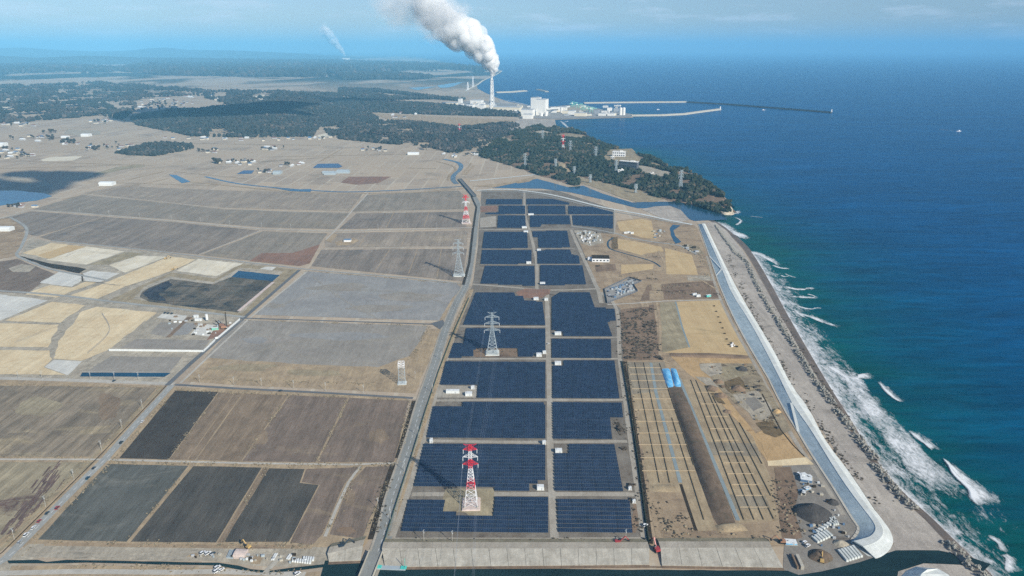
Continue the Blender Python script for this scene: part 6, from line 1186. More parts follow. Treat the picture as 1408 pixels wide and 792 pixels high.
def hall(label, x0, x1, yb, h, depth, wall='wallwhite', roof='wallwhite', name='greenhouse', cat='greenhouse', rz=None):
    a, b = G(x0, yb), G(x1, yb); c = (a + b) / 2; w = (b - a).length; root = thing(name, label, cat, (c.x, c.y, 0), 0 if rz is None else rz); mb = MB(); mb.box((0, 0, 0), (w, depth, h)); mb.build('wall', M[wall], root)
    mb = MB(); k = 6
    for i in range(k + 1):
        t = math.pi * i / k; mb.v += [(-w / 2 - .3, -depth / 2 * math.cos(t) * 1.03, h + math.sin(t) * depth * .18), (w / 2 + .3, -depth / 2 * math.cos(t) * 1.03, h + math.sin(t) * depth * .18)]
    for i in range(k): mb.f.append((2 * i, 2 * i + 1, 2 * i + 3, 2 * i + 2)); mb.m.append(0)
    mb.f.append(tuple(2 * i for i in range(k + 1))); mb.m.append(0); mb.f.append(tuple(2 * i + 1 for i in reversed(range(k + 1)))); mb.m.append(0); mb.build('roof', M[roof], root); return root
hall('long white hall standing alone on the grey plain', 139, 157, 254.5, 6, 22); hall('white hall on the rough ground at the left edge', -4, 17, 317, 6, 16, name='farm_hall', cat='hall'); hall('long white greenhouse north of the brown plain', 561, 576, 212.5, 5, 20); hall('white hall by the blue green field', 114, 124, 187.3, 6, 30); hall('white hall at the far left edge', -2, 8, 201, 9, 30); hall('small white hall left of the blue green field', 86, 94, 189.5, 5, 22)
for i, (x0, x1, y) in enumerate(((444, 460, 238), (462, 481, 238), (446, 462, 240), (464, 480, 236))): hall(('left rear', 'right front', 'left front', 'right rear')[i] + ' greenhouse of the white block below the large solar field', x0, x1, y, 4, 14, 'steel', 'steel')
hall('pale hall beside the small solar field', 377, 387, 239, 5, 24, 'steel', 'steel', 'farm_hall', 'hall')
fs = thing('farm_shed', 'small blue roofed shed in the upper paddies', 'shed', tuple(G(478, 332))); mb = MB(); mb.box((0, 0, 0), (13, 8, 4)); mb.build('wall', M['wpaint'], fs); mb = MB(); mb.box((0, 0, 4), (14, 9, .5), 0, 0, .9); mb.build('roof', M['roof_blue'], fs)
P_('farm_yard', 'pale earth yard of the blue roofed shed', [(460, 333), (486, 327), (494, 331), (482, 337), (464, 338)], 4, 'verge'); P_('farm_yard', 'pale earth patch on the slanting track', [(446, 330), (458, 321), (464, 323), (455, 334)], 6, 'verge')
# dark roofed building east of the panels
bd = thing('office_building', 'flat dark roofed building with a white front east of the panels', 'building', tuple(G(825.5, 358)), R(-4)); w_, d_ = 30, 22
mb = MB(); mb.box((0, 0, 0), (w_, d_, 6)); mb.build('wall', M['wpaint'], bd); mb = MB(); mb.box((0, .5, 6), (w_ * 1.02, d_ * .98, .5)); mb.build('roof', M['hedge'], bd); mb = MB(); mb.box((-w_ / 2 - 3.5, 2, 0), (7, 10, 4)); mb.build('annexe', M['wpaint'], bd)
for i in range(5): mb = MB(); mb.box((-w_ / 2 + 3 + i * 6, -d_ / 2 - .02, 2), (3, .25, 2)); mb.build('window', M['glass'], bd)

# ------------------------------------------------------------------ inverter cabins and boxes in the solar farm
def cabin(label, x, y, L, w, h, name='inverter_cabin', rz=0.0, mat='wallwhite', group=None, cat='cabin'):
    p = G(x, y, 0.25); root = thing(name, label, cat, tuple(p), rz, group); mb = MB(); mb.box((0, 0, 0.25), (L, w, h)); mb.build('wall', M[mat], root); mb = MB(); mb.box((0, 0, h + .25), (L + .3, w + .3, .22)); mb.build('roof', M['wallwhite'], root)
    mb = MB(); mb.box((L * .2, -w / 2 - .02, .35), (1.0, .12, 2.0)); mb.build('door', M['plant_grey'], root); mb = MB(); mb.box((0, 0, 0), (L + 1.2, w + 1.2, .26)); mb.build('plinth', M['pathc'], root)
    mb = MB(); mb.box((-L * .25, 0, h + .47), (.9, .9, .5)); mb.build('vent', M['plant_grey'], root); return root
for lb, x, y, L, w in (('white inverter cabin behind the nearest left array', 743, 672.5, 5.5, 4), ('white inverter cabin notched into the second right array', 768, 622, 6, 4), ('small white cabin at the west end of the second lane', 593, 608, 2.6, 4.2), ('small white cabin at the centre end of the second lane', 748, 610.5, 3, 3),
  ('long white cabin on the grey gravel pad', 622.5, 540, 14, 4), ('square white cabin by the gravel pad', 644.5, 543.5, 7, 5), ('small white cabin behind the gravel pad', 650, 534.5, 3.6, 3), ('white cabin notched into the array level with the gravel pad', 767, 501, 7, 5), ('white cabin by the blue grey pylon lane', 741, 489.5, 6, 5), ('small white cabin at the corner of the pylon lane', 748.5, 486, 4, 3),
  ('white cabin on the right of the thin right lane', 767, 460, 8, 5), ('white cabin at the earth patch', 737, 412, 7, 5), ('small white cabin east of the earth patch', 751, 413, 5, 3), ('white cabin by the upper centre lane', 746, 391, 8, 5), ('white cabin at the second upper lane', 727, 362.3, 8, 5), ('white cabin right of the upper centre lane', 741, 345, 7, 5), ('white cabin at the top junction', 723, 319.5, 9, 6), ('white cabin north of the top junction', 721, 313.5, 10, 6), ('white cabin between the top arrays', 730, 295.6, 12, 5)):
    cabin(lb, x, y, L, w, 2.9)
for lb, x, y in (('small white box in the weedy ground by the second right array', 866, 673), ('small white box in the weedy ground of the nearest right array', 871.5, 691)): cabin(lb, x, y, 2.4, 2.2, 2.2, 'equipment_box')
# bushes by those boxes
def bush(label, x, y, s, mat='scrubtree', z=0.1):
    p = G(x, y, z); g_ = np.random.default_rng(int(x * 7 + y)); V = []; T = []; b = 0; bv_, bt_ = ICO[2]
    for k in range(9): v = bv_ * g_.uniform(.6, 1.3, (len(bv_), 1)) * s * g_.uniform(.35, .6) * np.array([1, 1, .7]) + np.array([g_.normal(0, s * .4), g_.normal(0, s * .4), s * g_.uniform(.1, .4)]); V.append(v); T.append(bt_ + b); b += len(v)
    o = fast_mesh('bush', np.concatenate(V), np.concatenate(T), M[mat], np.clip(g_.normal(.3, .2, b), 0, 1)); o.location = p; tag(o, label, 'bush')
for lb, x, y, s in (('brown bush beside the white box of the second right array', 867, 668, 3.2), ('dark bush at the nearest right array corner', 869, 688, 3.0), ('brown bush at the notch of the right array', 854, 591, 4.2), ('small dark bush in the right array notch', 850, 583, 2.4), ('brown bush left of the second right array box', 857, 617, 3.2), ('dark bush at the scrub corner', 862, 492, 3.5), ('dark bush at the scrub far corner', 906, 492, 4), ('dark bush by the dark roofed building', 822, 366, 3.5)): bush(lb, x, y, s)
# electrical yards
def gear(label, poly, n_, smin, smax, mats, group, hmax=3.0, name='switchgear_box'):
    xs = [q[0] for q in poly]; ys = [q[1] for q in poly]; k = 0; PX = poly
    while k < n_:
        x, y = random.uniform(min(xs), max(xs)), random.uniform(min(ys), max(ys))
        if not inside(PX, np.array([x]), np.array([y]))[0]: continue
        p = G(x, y, .2); s = random.uniform(smin, smax); mb = MB(); h = random.uniform(1.4, hmax); mb.box((0, 0, 0), (s, s * .6, h)); mb.box((0, 0, h), (s * 1.06, s * .66, .2), 0, 0, .9); mb.box((s * .2, -s * .3, .3), (s * .3, .1, h * .6))
        o = mb.build(name, M[random.choice(mats)]); o.location = p; o.rotation_euler = (0, 0, random.uniform(-.4, .4)); tag(o, label, 'switchgear', group); k += 1
gear('pale box or cabinet in the electrical yard beside the upper panels', [(792, 318), (812, 317.5), (824, 322), (827, 332), (812, 337), (799, 333)], 46, 1.8, 4.6, ('steel', 'wpaint', 'plant_grey', 'hedge'), 'cabinets in the electrical yard')
gear('blue grey box in the fenced yard by the pale road', [(836, 400), (864, 384), (878, 387), (868, 392), (872, 400), (838, 412)], 60, 1.6, 4.0, ('roof_blue', 'plant_grey', 'steel', 'roof_dark'), 'boxes in the fenced grey yard', 2.6, 'cable_drum_box')
run_fence('yard_fence', 'pale fence round the fenced grey yard', [(831, 398), (865, 382), (882, 387), (871, 392), (877, 401), (835, 417), (831, 398)], 2.2, 'roof_dark', 'steel', 5)
gear('grey crate in the works ground at the seawall head', [(898, 318), (914, 317), (914, 322), (900, 330)], 12, 2.5, 5, ('steel', 'roof_blue', 'concrete'), 'crates by the cut-off channel'); gear('grey material stack on the stony ground by the seawall', [(940, 338), (956, 339), (962, 348), (950, 347)], 12, 3, 7, ('concrete', 'hedge', 'plant_grey'), 'stacks by the seawall head')
for lb, x, y in (('white site hut by the grey road, left', 860, 321), ('white site hut by the grey road, middle', 864.5, 320.5), ('white site hut by the grey road, right', 869, 321.3), ('white site hut near the straw field, left', 955, 406), ('white site hut near the straw field, right', 960, 408)): cabin(lb, x, y, 6, 3, 2.8, 'site_hut', .1)
cabin('turquoise site container near the straw field', 974, 408, 7, 3, 2.8, 'site_container', .3, 'teal_roof')

# ------------------------------------------------------------------ vehicles
def car_proto(paint, van=False):
    root = thing('parked_car', 'car', 'car'); L, w = (4.9, 1.85) if van else (4.4, 1.75); hb, ht = (1.0, 2.0) if van else (0.82, 1.45); mb = MB()
    xs = (-L / 2, -L / 2 + .25, L / 2 - .3, L / 2); zs = (.35, hb); pr = [(-L / 2, .35), (L / 2, .35), (L / 2 + .02, .6), (L / 2 - .15, hb - .12), (L * .2, hb), (-L / 2 + .05, hb)]
    m_ = len(pr)
    for s in (-1, 1):
        for x, z in pr: mb.v.append((x, s * w / 2, z))
    mb.f = [tuple(range(m_)), tuple(range(2 * m_ - 1, m_ - 1, -1))] + [(i, i + m_, (i + 1) % m_ + m_, (i + 1) % m_) for i in range(m_)]; mb.m = [0] * len(mb.f); mb.build('body', M[paint], root)
    cab = [(-L / 2 + .12, hb), (L * .24, hb), (L * .08, ht), (-L / 2 + .5, ht)]; mb = MB(); n_ = 4
    for s in (-1, 1):
        for i, (x, z) in enumerate(cab): mb.v.append((x, s * (w / 2 - (.05 if i < 2 else .18)), z))
    mb.f = [(0, 1, 2, 3), (7, 6, 5, 4), (1, 5, 6, 2), (0, 3, 7, 4)]; mb.m = [0] * 4; mb.build('window', M['glass'], root)
    mb = MB(); mb.v = [(x, s * (w / 2 - .17), ht + .02) for s in (-1, 1) for x in (cab[3][0], cab[2][0])]; mb.box(((cab[3][0] + cab[2][0]) / 2, 0, ht), (cab[2][0] - cab[3][0], w - .34, .06)); mb.v = mb.v; mb.build('roof', M[paint], root)
    for x in (-L * .31, L * .31):
        for s in (-1, 1): q = MB(); q.cyl((x, s * w / 2 - .1, .32), .32, .32, .2, 10, axis='y'); q.build('wheel', M['dark'], root)
    for s in (-1, 1): q = MB(); q.box((L / 2 - .02, s * w * .33, .6), (.08, .3, .14)); q.build('headlight', M['insul'], root)
    return root
CARP = {}
def car(label, x, y, hx, hy, paint, van=False, z=0.36, group=None, name='car'):
    key = (paint, van); p = G(x, y, z); d = G(hx, hy, z) - p
    if key not in CARP: CARP[key] = car_proto(paint, van); o = CARP[key]
    else: o = copy_tree(CARP[key])
    o.name = name; o.location = p; o.rotation_euler = (0, 0, math.atan2(d.y, d.x)); tag(o, label, 'van' if van else 'car', group)
TR = 'cars on the left country road'
for lb, x, y, pt, vn in (('white car on the left road beside the black field', 196, 580, 'wpaint', False), ('dark car on the left road next to the black field, second from the junction', 167, 609, 'car_dark', True), ('dark car on the left road just past the field path', 129, 644, 'car_dark', False), ('teal car on the left road below the field path', 121, 658, 'car_teal', True),
   ('red car in the right lane of the left road', 79, 699, 'car_red', True), ('dark car in the left lane beside the red car', 65, 706, 'car_dark', False), ('second red vehicle in the queue on the left road', 54, 717, 'car_red', False), ('white car in the queue behind the red ones', 46, 726, 'wpaint', False), ('white van low in the queue on the left road', 36, 736, 'wpaint', True), ('grey car lowest in the queue on the left road', 27, 746, 'plant_grey', False)): car(lb, x, y, x + 20, y - 20, pt, vn, group=TR)
for lb, x, y, pt, vn in (('white car parked left of the sheds by the canal, first of three', 279, 761, 'wpaint', True), ('white car parked by the canal, second of three', 286, 761.5, 'wpaint', True), ('dark car parked by the canal, third of three', 292.5, 762, 'car_dark', False), ('white van below the canal, upper one', 299, 781, 'wpaint', True), ('white van below the canal, lower one', 298, 786, 'wpaint', True), ('white car below the canal, right of the vans', 304.5, 784, 'wpaint', False), ('white van at the bottom edge near the bridge', 409, 789.5, 'wpaint', True),
   ('white car on the east lane of the panels', 887, 723, 'wpaint', True), ('white car in the works yard near the levee end, upper', 1106, 746, 'wpaint', False), ('white van in the works yard near the levee end, lower', 1110.5, 751, 'wpaint', True), ('white car on the works yard path', 1098, 652, 'wpaint', True), ('dark car on the cross road east of the junction', 386, 537.5, 'car_dark', False), ('dark car on the pale cross road', 157, 524, 'car_dark', False), ('white car on the centre lane beside the panels', 754, 473, 'wpaint', False),
   ('black car parked on the white paving, first of three', 227, 430.8, 'car_dark', True), ('black car parked on the white paving, second of three', 231.5, 431.2, 'car_dark', True), ('black car parked on the white paving, third of three', 236.5, 431.6, 'car_dark', True)): car(lb, x, y, x + 20, y - 12, pt, vn, 0.3)
def excavator(label, x, y, paint, rz, s=1.0, z=0.3):
    p = G(x, y, z); root = thing('excavator', label, 'excavator', tuple(p), rz)
    for k in (-1, 1): mb = MB(); mb.box((0, k * 1.2, 0), (4.2, .7, .95), 0, 0, .85); mb.build('track', M['dark'], root)
    mb = MB(); mb.box((-.6, 0, .95), (3.6, 2.8, 1.3), 0, 0, .93); mb.build('house', M[paint], root); mb = MB(); mb.box((.9, .8, .95), (1.5, 1.1, 2.1), 0, 0, .9); mb.build('cab', M['glass'], root)
    mb = MB(); mb.beam((1.2, 0, 1.8), (4.6, 0, 5.4), .55); mb.build('boom', M[paint], root); mb = MB(); mb.beam((4.6, 0, 5.4), (7.2, 0, 2.4), .42); mb.build('stick', M[paint], root)
    mb = MB(); mb.box((7.2, 0, 1.1), (1.1, 1.5, 1.4), 0, 0, .8); mb.build('bucket', M['dark'], root); root.scale = (s, s, s)
for a in (('tan digger between sheds and tilled fields', 341, 753, 'yellow_paint', 2.6, 1.0), ('red and black machine on the levee right of the solar farm', 903, 757, 'car_red', 1.8, 1.3), ('red machine lying on the levee crest in front of the nearest right array', 850, 747, 'car_red', 0.1, 1.1), ('orange excavator beside the blue sheets at the levee end', 1075, 746, 'orange_paint', 3.0, 1.1), ('dark excavator in the works yard beside the olive heap', 1130, 772, 'yellow_paint', 1.2, 1.0),
   ('yellow digger on the white sand bed', 228, 356, 'yellow_paint', .4, 1.1), ('small digger on the golden strip above the pond', 238, 371, 'yellow_paint', .4, 1.0), ('dark machine by the road at the short levee', 471, 753, 'car_dark', .4, 1.2)): excavator(*a)
# crane, drill rig and fences on the building site
def crane(label, x, y, yt, paint, rz, lean):
    p = G(x, y, .3); h = top_of(x, y, yt); root = thing('crawler_crane', label, 'crane', tuple(p), rz)
    for k in (-1, 1): mb = MB(); mb.box((0, k * 2.2, 0), (7, 1.2, 1.3), 0, 0, .85); mb.build('track', M['dark'], root)
    mb = MB(); mb.box((-1, 0, 1.3), (7, 3.6, 2.6), 0, 0, .95); mb.build('house', M[paint], root); mb = MB(); q = Vector((2.5, 0, 2.5)); e = Vector((2.5 + h * lean, 0, h))
    for sx_, sy_ in ((-.7, -.7), (.7, -.7), (.7, .7), (-.7, .7)): mb.beam(q + Vector((sx_, sy_, 0)), e + Vector((sx_ * .5, sy_ * .5, 0)), .35)
    for i in range(12): a = q.lerp(e, i / 12); b = q.lerp(e, (i + 1) / 12); mb.beam(a + Vector((-.7, -.7, 0)), b + Vector((.7, .7, 0)), .22); mb.beam(a + Vector((.7, -.7, 0)), b + Vector((-.7, .7, 0)), .22)
    mb.build('jib', M['hedge'], root); mb = MB(); mb.beam((-3.5, 0, 4), e, .14); mb.build('stay', M['dark'], root)
crane('dark crawler crane with upright jib on the building site', 309, 451.5, 430, 'rust' if False else 'orange_paint', .3, .04); crane('second dark crane with leaning jib on the building site', 305, 449, 441.5, 'orange_paint', 2.9, .8)
cabin('turquoise container beside the cranes', 296, 453.5, 8, 3, 3, 'site_container', .2, 'green'); cabin('white site office on the building site, upper', 270, 436.5, 6, 3, 3, 'site_hut'); cabin('white site office on the building site, lower', 273, 441, 9, 3, 3, 'site_hut')
tk = thing('vertical_silo', 'white standing cement silo on the building site', 'silo', tuple(G(285, 441.5))); mb = MB(); mb.cyl((0, 0, 2), 1.7, 1.7, 8, 12); mb.build('shell', M['wallwhite'], tk); mb = MB()
for k in range(4): a = k * 1.57 + .8; mb.beam((1.5 * math.cos(a), 1.5 * math.sin(a), 0), (1.5 * math.cos(a), 1.5 * math.sin(a), 2.2), .3)
mb.build('frame', M['steel'], tk)
def barrier(label, px, h):
    P = pts_world(px, 0.25); root = thing('site_barrier', label, 'barrier', tuple(P[0])); 
    for i in range(len(P) - 1):
        d = P[i + 1] - P[i]; n_ = max(1, int(d.length / 6)); an = math.atan2(d.y, d.x)
        for k in range(n_): m_ = P[i] + d * ((k + .5) / n_) - P[0]; mb = MB(); mb.box((m_.x, m_.y, 0), (d.length / n_ - .12, .3, h), 0, an); mb.build('barrier_panel', M['wallwhite'], root)
    mb = MB()
    for i in range(len(P)): mb.box(tuple(P[i] - P[0]), (.4, .5, h + .2))
    mb.build('posts', M['steel'], root)['kind'] = 'stuff'
barrier('long white site barrier in front of the building site', [(150, 482.5), (280, 484), (296, 468.5)], 2.6); barrier('white site barrier along the straight farm road', [(296, 466.5), (300, 465.5), (330, 440)], 2.8)
gear('small crate or bundle on the building site', [(222, 434), (300, 440), (322, 446), (300, 462), (262, 462), (226, 450)], 34, 1.2, 4.5, ('wallwhite', 'plant_grey', 'scrub', 'steel', 'hedge'), 'bundles on the building site', 1.6, 'bundle')
gear('small crate or bundle on the canal bank', [(256, 758), (330, 762), (430, 764), (430, 776), (330, 774), (270, 768)], 30, .8, 2.6, ('wallwhite', 'plant_grey', 'hedge', 'steel', 'concrete'), 'bundles on the canal bank', 1.2, 'bundle')
gear('small crate or bundle in the works yard', [(1094, 650), (1120, 650), (1150, 700), (1170, 740), (1120, 760), (1100, 700)], 34, .8, 3.0, ('wallwhite', 'plant_grey', 'hedge', 'roof_blue', 'concrete'), 'bundles in the works yard', 1.4, 'bundle')
gear('dark lump of soil or stump on the dug ground', [(972, 504), (1034, 502), (1062, 548), (1088, 592), (1050, 590), (1000, 552)], 20, 1.2, 3.6, ('hedge', 'scrub', 'quarry', 'coal'), 'lumps on the dug ground', 1.8, 'soil_lump')
# rows of white concrete blocks
def blocks(label, c, u, v, nu, nv, size, mat='conc_white', group='stacks of white concrete beams'):
    p = G(*c, .2); U = (G(*u, .2) - p); W = (G(*v, .2) - p); root = thing('beam_stack', label, 'concrete beams', tuple(p), 0, group)
    for i in range(nu):
        for j in range(nv):
            q = U * ((i + .5) / nu) + W * ((j + .5) / nv); an = math.atan2(W.y, W.x); mb = MB(); mb.box((q.x, q.y, 0), (W.length / nv * .93, U.length / nu * .68, size), 0, an, .93); mb.build('concrete_beam', M[mat], root)
blocks('square stack of white concrete beams nearest the seawall end', (1150, 757), (1173, 750), (1164, 774), 6, 1, 1.6); blocks('fan of white concrete beams in the works yard', (1114, 739), (1136, 729), (1124, 748), 6, 1, 1.6); blocks('stepped row of white concrete beams up the yard', (1118, 732), (1146, 714), (1124, 735), 7, 1, 1.6); blocks('short white beams at the top of the yard stack', (1139, 713), (1147, 711), (1146, 724), 3, 1, 1.6)
blocks('row of white sandbags on the levee crest in front of the solar farm', (578, 751.5), (634, 751.5), (578, 748.6), 18, 1, 1.2, 'wallwhite', None)
blocks('rows of white bags by the canal', (401, 773), (428, 776), (402, 768.5), 8, 2, 1.3, 'wallwhite', 'white bags and sheets by the canal'); blocks('upper rows of white bags by the canal', (416, 771), (432, 772), (417, 766), 5, 1, 1.3, 'wallwhite', 'white bags and sheets by the canal'); blocks('white sheets stacked left of the culvert path', (372, 771), (377, 771), (378, 761), 2, 1, .8, 'wallwhite', 'white bags and sheets by the canal'); blocks('pale pipes lying left of the pink shed', (311, 768), (320, 769), (316, 756), 5, 1, .8, 'steel', 'white bags and sheets by the canal'); blocks('white sheets right of the culvert path', (393, 769), (398, 770), (398, 762), 2, 1, .8, 'wallwhite', 'white bags and sheets by the canal')
hall('pale pink flat shed by the canal', 324, 339, 763.5, 2.2, 8, 'pink', 'pink', 'site_shed', 'shed', -0.05)
# site things in the works yard
for lb, x, y, m, s, h in (('large black spoil heap in the works yard', 1118, 706, 'coal', 13, 6.5), ('small black spoil heap in the works yard', 1145, 691, 'coal', 4.5, 3), ('olive spoil heap behind the beam stack', 1128, 765, 'bankdark', 7.5, 4), ('grey gravel heap behind the square beam stack', 1156, 748, 'slate', 5, 2.6), ('orange soil heap at the pit', 1068, 566, 'orange', 4, 3), ('brown spoil heap in the dug ground', 1015, 535, 'scrub', 7, 4), ('dark grey spoil heap in the dug ground', 1020, 508, 'coal', 6, 4), ('dark spoil heap by the dug ground drain', 988, 525, 'scrub', 5, 3), ('brown spoil heap on the orange soil, lower', 991, 544, 'scrub', 6, 3), ('brown spoil heap on the orange soil, upper', 979, 534, 'scrub', 6, 3), ('sand heap by the planting strip end', 1000, 566, 'scrub', 4, 2)):
    p = G(x, y, .2); g_ = np.random.default_rng(int(x)); V = []; rings = 9; sg = 22
    for r in range(rings):
        f = r / (rings - 1)
        for k in range(sg):
            a = 6.2832 * k / sg; rr = s * (1 - f) * (1 + .22 * mnoise.noise(Vector((math.cos(a) * 1.3, math.sin(a) * 1.3, x * .1 + f)))); V.append((rr * math.cos(a) * 1.15, rr * math.sin(a), h * (math.sin(f * 1.57) ** .9) * (1 + .25 * mnoise.noise(Vector((math.cos(a) * 2 * (1 - f), math.sin(a) * 2 * (1 - f), x)))) - .1))
    mb = MB(); mb.v = V
    for r in range(rings - 1):
        for k in range(sg): mb.f.append((r * sg + k, r * sg + (k + 1) % sg, (r + 1) * sg + (k + 1) % sg, (r + 1) * sg + k)); mb.m.append(0)
    o = mb.build('spoil_heap', M[m]); o.location = p; tag(o, lb, 'spoil heap')
for lb, x, y, m, L, w, h, rz in (('blue sheet covered stack at the levee end', 1087, 746.5, 'tarp', 8, 5, 1.2, -.1), ('small blue sheet in the works yard', 1110, 672, 'tarp', 5, 3, .8, .4), ('grey blue container in the works yard', 1108, 661, 'roof_blue', 9, 6, 2.4, -.3), ('teal container in the works yard', 1104, 656, 'teal', 6, 4, 2.6, .3), ('dark skip in the works yard', 1105, 679, 'hedge', 4, 2.4, 1.8, 1.0), ('grey site box in the works yard', 1112, 658, 'steel', 4, 3, 2.4, .2)):
    cabin(lb, x, y, L, w, h, 'site_container', rz, m, None, 'container')
# pontoon on the river
pt = thing('work_pontoon', 'pale work pontoon with turquoise ends moored under the levee', 'pontoon', tuple(G(537, 781.5, .3)), R(-3)); mb = MB(); mb.box((0, 0, 0), (22, 3.4, .9)); mb.build('deck', M['steel'], pt)
for x_ in (-8.5, 9.5): mb = MB(); mb.box((x_, 0, .9), (4.2, 3.0, .5)); mb.build('float', M['teal_roof'], pt)
mb = MB(); mb.beam((10.5, 0, 1), (10.5, 0, 9), .3); mb.build('mast', M['green'], pt)
ribbon('rubble_strip', 'dark rubble at the head of the levee near the bridge', [(529, 757), (560, 760), (565, 762)], 1.2, 9, 'scrub'); P_('levee_ground', 'pale rubble slope between bridge and levee', [(524, 753), (560, 758), (560, 778), (519, 778)], 9, 'concrete', 0.8)
jt = thing('slipway_wall', 'dark concrete wall with slip at the end of the levee', 'wall', tuple(G(1099, 775)), 1.5); mb = MB(); mb.box((0, 0, 0), (13, 2.2, 3.2)); mb.build('wall', M['concrete'], jt); mb = MB(); mb.box((0, 3.2, 0), (13, 1.2, 2.6)); mb.build('side_wall', M['scrub'], jt)

# ------------------------------------------------------------------ poles
def pole_proto(h=11.0):
    root = thing('utility_pole', 'pole', 'utility pole'); mb = MB(); mb.cyl((0, 0, 0), .17, .10, h, 8); mb.build('post', M['pole'], root); mb = MB(); mb.box((0, 0, h - .9), (2.0, .14, .16)); mb.box((0, 0, h - 1.9), (1.6, .14, .16)); mb.build('crossarm', M['steel'], root)
    mb = MB()
    for x in (-.85, 0, .85): mb.cyl((x, 0, h - .74), .09, .06, .3, 6)
    mb.build('insulator', M['insul'], root); mb = MB(); mb.cyl((.35, 0, h - 3.6), .3, .3, 1.0, 8); mb.build('transformer', M['plant_grey'], root); return root
PP = pole_proto(); first = True
PL = [('concrete utility pole along the pale cross road', [(26, 523), (58, 522), (125, 523), (158, 523), (191, 523.5), (275, 527), (322, 530), (360, 532), (404, 535), (448, 538), (500, 541)]), ('utility pole along the left country road', [(-4, 745), (20, 742), (63, 697), (102, 660), (140, 620), (168, 590), (196, 562)]), ('utility pole along the main road', [(556, 648), (575, 600), (537, 716), (520, 700), (571, 522), (607, 495), (595, 540)]), ('utility pole along the upper pale road', [(110, 292), (150, 296), (192, 299), (236, 302), (276, 306), (316, 310), (360, 313), (400, 315), (520, 315), (560, 314), (600, 313)]), ('utility pole on the levee crest', [(583, 745), (622, 746), (860, 744)])]
for lb, pts in PL:
    for x, y in pts:
        o = PP if first else copy_tree(PP); first = False; o.location = G(x, y, .1); o.rotation_euler = (0, 0, R(random.uniform(40, 60))); tag(o, lb, 'utility pole', lb.replace('pole', 'poles'))
for lb, px in (('dark leaning tree stump by the levee ramp', (584, 748)),): bush(lb, *px, 2.2)
# small signs on the straw field
for i in range(8):
    x, y = 982 + i * 2.9, 421 + i * 7.6; p = G(x, y, .3); mb = MB(); mb.box((0, 0, 0), (2.2, 1.4, 1.0)); mb.box((0, 0, 1.0), (1.6, 1.0, .3)); o = mb.build('block_pile', M['hedge']); o.location = p; tag(o, 'small dark pile in the row along the straw field edge', 'pile', 'dark piles on the straw field')
gear('dark crate at the south corner of the straw field', [(1003, 470), (1012, 470), (1014, 478), (1006, 478)], 7, 1.5, 3, ('hedge', 'wpaint', 'olive'), 'crates at the straw field corner', 1.5, 'crate')

# ------------------------------------------------------------------ surf
def foam(label, px, w, prof, z=WATER_Z + 0.25, core=1.0, seg=6, name='surf', ends=True, h=0.0):
    """foam along a line; prof gives its thickness across from the landward to the seaward edge"""
    P = [G(x, y, z) for x, y in smooth_px(px, seg)]; n_ = len(P); m = len(prof); V = []; A_ = []
    for i, p in enumerate(P):
        d = P[min(n_ - 1, i + 1)] - P[max(0, i - 1)]; d.normalize(); nr = Vector((d.y, -d.x, 0)); nr = nr if nr.x > 0 else -nr; t = i / (n_ - 1); ww = w if not isinstance(w, tuple) else w[0] + (w[1] - w[0]) * t; e = min(1, 5 * min(t, 1 - t)) if ends else 1
        wig = 1 + .35 * mnoise.noise(Vector((p.x / 25, p.y / 25, 2)))
        for j in range(m):
            q = p + nr * ww * wig * (j / (m - 1) - .5) ; V.append((q.x, q.y, z + h * max(0, prof[j] - .5))); A_.append(prof[j] * core * (.35 + .65 * e) if ends else prof[j] * core)
    T = []
    for i in range(n_ - 1):
        for j in range(m - 1): a = i * m + j; T += [(a, a + 1, a + m + 1), (a, a + m + 1, a + m)]
    tag(fast_mesh(name, V, T, M['foam'], A_), label, None, None, 'stuff')
SW = [(1380, 800), (1352, 775), (1318, 744), (1286, 712), (1262, 688), (1236, 662), (1212, 632), (1190, 602), (1170, 572), (1148, 536), (1124, 496), (1100, 456), (1078, 420), (1062, 390), (1046, 364), (1034, 346)]
foam('white swash running up the beach', [(x + 5, y) for x, y in SW], (26, 34), (.2, .95, .95, .8, .7, .62, .6, .5, .3, 0), core=1.0, ends=False); foam('broken lacy foam behind the swash', [(1398, 786), (1346, 744), (1296, 694), (1254, 650), (1220, 606), (1192, 566), (1164, 524), (1136, 480), (1110, 440), (1086, 404), (1064, 374)], (34, 50), (0, .5, .7, .6, .66, .5, .45, .3, 0), z=WATER_Z + .15, core=.9, ends=False)
foam('thin lacy drift foam farther out', [(1420, 760), (1370, 716), (1330, 690), (1290, 650), (1240, 600), (1200, 548), (1164, 500)], (46, 40), (0, .35, .5, .42, .5, .35, 0), z=WATER_Z + .1, core=.9)
foam('wide lacy band of spent surf', [(1140, 486), (1164, 512), (1188, 546), (1212, 578), (1238, 606), (1262, 634), (1290, 664), (1308, 690)], (34, 40), (0, .6, .8, .86, .84, .75, .55, 0), core=1.0)
foam('bright breaking wave at the right edge', [(1306, 634), (1318, 648), (1336, 664), (1356, 680), (1374, 698)], (8, 40), (0, 1.2, 1.08, .92, .8, .66, .52, .36, .2, 0), core=1.0, h=1.2); foam('thin breaking crest before the bright wave', [(1298, 630), (1312, 646), (1326, 660)], 7, (0, 1.1, .9, .5, 0), core=1.0, h=1.4)
foam('small breaking wave in the outer surf', [(1214, 524), (1224, 536), (1236, 547), (1246, 552)], 16, (0, 1.05, .85, .62, .5, .35, .2, 0), core=1.0, h=1); foam('breaking crest on the surf band', [(1258, 591), (1272, 603), (1284, 612), (1292, 620)], 20, (0, 1.1, .9, .66, .55, .4, .2, 0), core=1.0, h=1)
